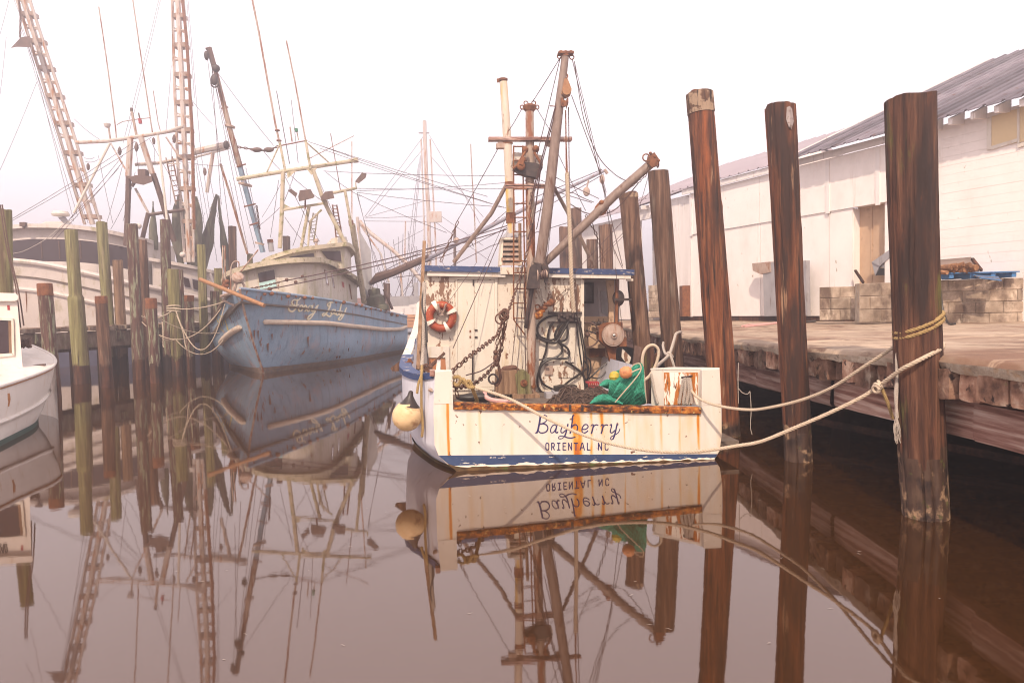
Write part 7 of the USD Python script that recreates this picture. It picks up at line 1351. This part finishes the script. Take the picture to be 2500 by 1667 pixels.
part(win, 'inner_frame', hexa([at(x, y, cd - .012) for x, y in ((20, 783), (28, 783), (29, 862), (22, 862))], [at(x, y, cd + .02) for x, y in ((20, 783), (28, 783), (29, 862), (22, 862))]), 'wood_tan', False)
part(sk, 'registration', ink(block_letters([('8', -105, -65), ('0', -52, -22), ('3', -12, 15), ('A', 40 - 85, 40 - 60) if False else ('A', 28, 62), ('D', 74, 98)], 0, 100, 14), (-38, 741), 4.6, lambda px: np.array([at(x, y, cd - .006) for x, y in px])), 'black_ink', False, label='black registration lettering')
part(sk, 'sticker', hexa([at(x, y, cd - .005) for x, y in ((17, 745), (23, 745), (24, 757), (18, 757))], [at(x, y, cd + .01) for x, y in ((17, 745), (23, 745), (24, 757), (18, 757))]), 'red_plastic', False)
part(sk, 'bow_line_heap', [tube(spline([at(62 + rng.uniform(-12, 14), 838 + rng.uniform(-12, 12), 12.8 + rng.uniform(-.1, .1)) for _ in range(4)], 4), .016, 5) for _ in range(14)], 'brown_steel')
part(sk, 'hatch_board', bar(at(55, 896, 11.9), at(110, 892, 12.0), .08, .06), 'brown_steel', False)
part(sk, 'rust_mark', tube(cast([(20, 960), (21, 975), (20, 992)], SKM, .004), [.03, .04, .02], 6, flat=.2), 'rust_stain')

# ================================================================== FAR VESSELS AND SHORE
fv = thing('trawler', 'ghostly distant trawler mast with stays fading in the mist', 'boat', at(1050, 760, 52) * A3(1, 1, 0))
d = 52
def fd(name, pts, w, mat): part(fv, name, tube([at(*p, d) for p in pts], [size(w, d) / 2] * len(pts), 7), mat)
fd('mast', [(1036, 296), (1040, 420), (1046, 520), (1050, 700)], 10, TM); fd('mast_side', [(1028, 340), (1036, 560), (1036, 690)], 4, TM); fd('mast_side', [(1050, 340), (1062, 560), (1066, 690)], 4, TM)
fd('crosstree', [(1022, 325), (1048, 325)], 3, 'brown_steel'); fd('antenna', [(1036, 294), (1036, 320)], 6, 'brown_steel')
part(fv, 'mast_plate', box(at(1062, 530, d), 1.0, .3, .8), TM, False)
for x0, y0, x1, y1 in ((1036, 330, 890, 530), (1036, 360, 900, 525), (1048, 330, 1130, 470), (1130, 470, 1180, 560), (1050, 380, 1180, 530), (1030, 360, 1010, 600), (1026, 380, 1000, 660), (1022, 400, 990, 660), (890, 533, 1040, 528), (890, 540, 1046, 541), (893, 530, 1040, 490), (1060, 540, 1200, 640), (1066, 520, 1180, 600), (1036, 560, 960, 600), (1044, 420, 1044, 700), (1060, 600, 1120, 720)):
    part(fv, 'wire_stay', tube([at(x0, y0, d), at(x1, y1, d)], .017, 4), 'wire')
part(fv, 'hull', hexa([at(x, y, 50) for x, y in ((890, 735), (1200, 735), (1190, 790), (900, 790))], [at(x, y, 55) for x, y in ((890, 735), (1200, 735), (1190, 790), (900, 790))]), 'far_white', False)
fv2 = thing('trawler', 'misty trawler rig with a pale boom leaning down to the right behind the blue boat', 'boat', at(930, 780, 42) * A3(1, 1, 0))
d2 = 42
for pts, w, mt in (([(877, 540), (905, 570), (960, 612), (1000, 650), (1040, 700)], 10, TM), ([(880, 550), (930, 620), (950, 690)], 4, TM), ([(872, 530), (880, 600), (882, 700)], 8, TM), ([(990, 540), (988, 640)], 3, TM), ([(975, 640), (985, 740)], 5, TM)):
    part(fv2, 'boom' if w == 10 else 'mast_pipe', tube([at(*p, d2) for p in pts], size(w, d2) / 2, 7), mt)
for k in range(14):
    x = 948 + k * 6.5; part(fv2, 'rigging', tube(sag(at(900 + k * 12, 560 + (k * 53 % 60), d2), at(x + (k * 29 % 40) - 20, 735, d2), .3, 5), .014, 4), 'wire')
for k in range(9):
    part(fv2, 'rigging', tube([at(960 + k * 9, 735, d2), at(1010 + (k * 41 % 60), 600 + (k * 17 % 50), d2)], .014, 4), 'wire')
part(fv2, 'winch', [torus(at(1003, 695, d2), A3(0, 1, 0), .12, .03, 12, 5), box(at(990, 735, d2), 2.0, .6, .6), box(at(1016, 712, d2), .25, .25, 1.1)], 'grey_paint', False)
for px, top, d_, w, lab in ((947, 692, 40, 10, 'misty post between the blue stern and the hanging rig'), (1110, 560, 46, 7, 'faint misty pole behind the cabin roof'), (930, 718, 55, 8, 'faint short misty post beyond the blue stern')):
    b0 = at(px, 800, d_); solo('distant_post', rod(b0 * A3(1, 1, 0) + A3(0, 0, -.3), at(px, top, d_), size(w, d_) / 2, 9), 'wood_brown', lab, 'post')
for pts, lab in ((((1149, 352, 34), (1153, 440, 34), (1158, 520, 34), (1163, 640, 34)), 'tall thin pole rising behind the cabin roof left of the stack'), (((1245, 560, 60), (1250, 700, 60)), 'short distant pole beside the stack')):
    solo('distant_pole', tube([at(*p) for p in pts], .03, 5), 'rust_mast', lab, 'pole')
fs1 = thing('far_building', 'low far building with reddish brown roof across the water', 'building', at(980, 770, 66) * A3(1, 1, 0))
part(fs1, 'wall', [hexa([at(x, y, 66) for x, y in ((870, 742), (1120, 742), (1120, 800), (870, 800))], [at(x, y, 72) for x, y in ((870, 742), (1120, 742), (1120, 800), (870, 800))])], 'far_white', False)
part(fs1, 'roof', hexa([at(x, y, 65.5) for x, y in ((860, 728), (1130, 726), (1130, 743), (860, 744))], [at(x, y, 74) for x, y in ((860, 728), (1130, 726), (1130, 743), (860, 744))]), 'far_brown', False)
fb = thing('moored_boat', 'small far boat with orange hull and white cabin between the two trawlers', 'boat', at(1005, 800, 36) * A3(1, 1, 0))
part(fb, 'hull', hexa([at(x, y, 36) for x, y in ((985, 768), (1060, 768), (1060, 800), (990, 800))], [at(x, y, 39) for x, y in ((985, 768), (1060, 768), (1060, 800), (990, 800))]), 'far_orange', False)
for k in range(4): part(fb, 'hull_plank', hexa([at(x, y, 35.96) for x, y in ((985, 769 + 8 * k), (1060, 769 + 8 * k), (1060, 775 + 8 * k), (986, 775 + 8 * k))], [at(x, y, 36.02) for x, y in ((985, 769 + 8 * k), (1060, 769 + 8 * k), (1060, 775 + 8 * k), (986, 775 + 8 * k))]), 'far_orange', False)
part(fb, 'cabin', [hexa([at(x, y, 36) for x, y in q], [at(x, y, 37.5) for x, y in q]) for q in ([(998, 745), (1030, 738), (1030, 752), (1002, 754)], [(1004, 752), (1010, 752), (1018, 785), (1012, 785)], [(1014, 752), (1040, 752), (1040, 768), (1016, 768)])], 'far_white', False)
part(fb, 'rail', tube([at(950, 765, 34), at(975, 768, 34), at(985, 765, 34), at(985, 752, 34)], .07, 6), 'far_white')
fs2 = thing('far_building', 'faint low shed with pale roof beyond the right hand pilings', 'building', at(1500, 740, 90) * A3(1, 1, 0))
part(fs2, 'wall', hexa([at(x, y, 90) for x, y in ((1380, 700), (1560, 696), (1560, 760), (1380, 764))], [at(x, y, 96) for x, y in ((1380, 700), (1560, 696), (1560, 760), (1380, 764))]), 'far_white', False)
part(fs2, 'roof', hexa([at(x, y, 89) for x, y in ((1372, 690), (1566, 684), (1566, 698), (1372, 703))], [at(x, y, 97) for x, y in ((1372, 690), (1566, 684), (1566, 698), (1372, 703))]), 'grey_paint', False)
shore = np.array([[(-160, 95, -.3), (-160, 101, .7)], [(-60, 92, -.3), (-60, 99, .8)], [(0, 96, -.3), (0, 103, .8)], [(60, 92, -.3), (60, 99, .8)], [(160, 95, -.3), (160, 101, .7)]], float)
solo('far_shore', hexa([(-158, 110, -.2), (158, 108, -.2), (158, 200, -.2), (-158, 200, -.2)], [(-158, 112, .8), (158, 110, .8), (158, 200, 1.2), (-158, 200, 1.2)]), 'mud', kind='structure', smooth=False)
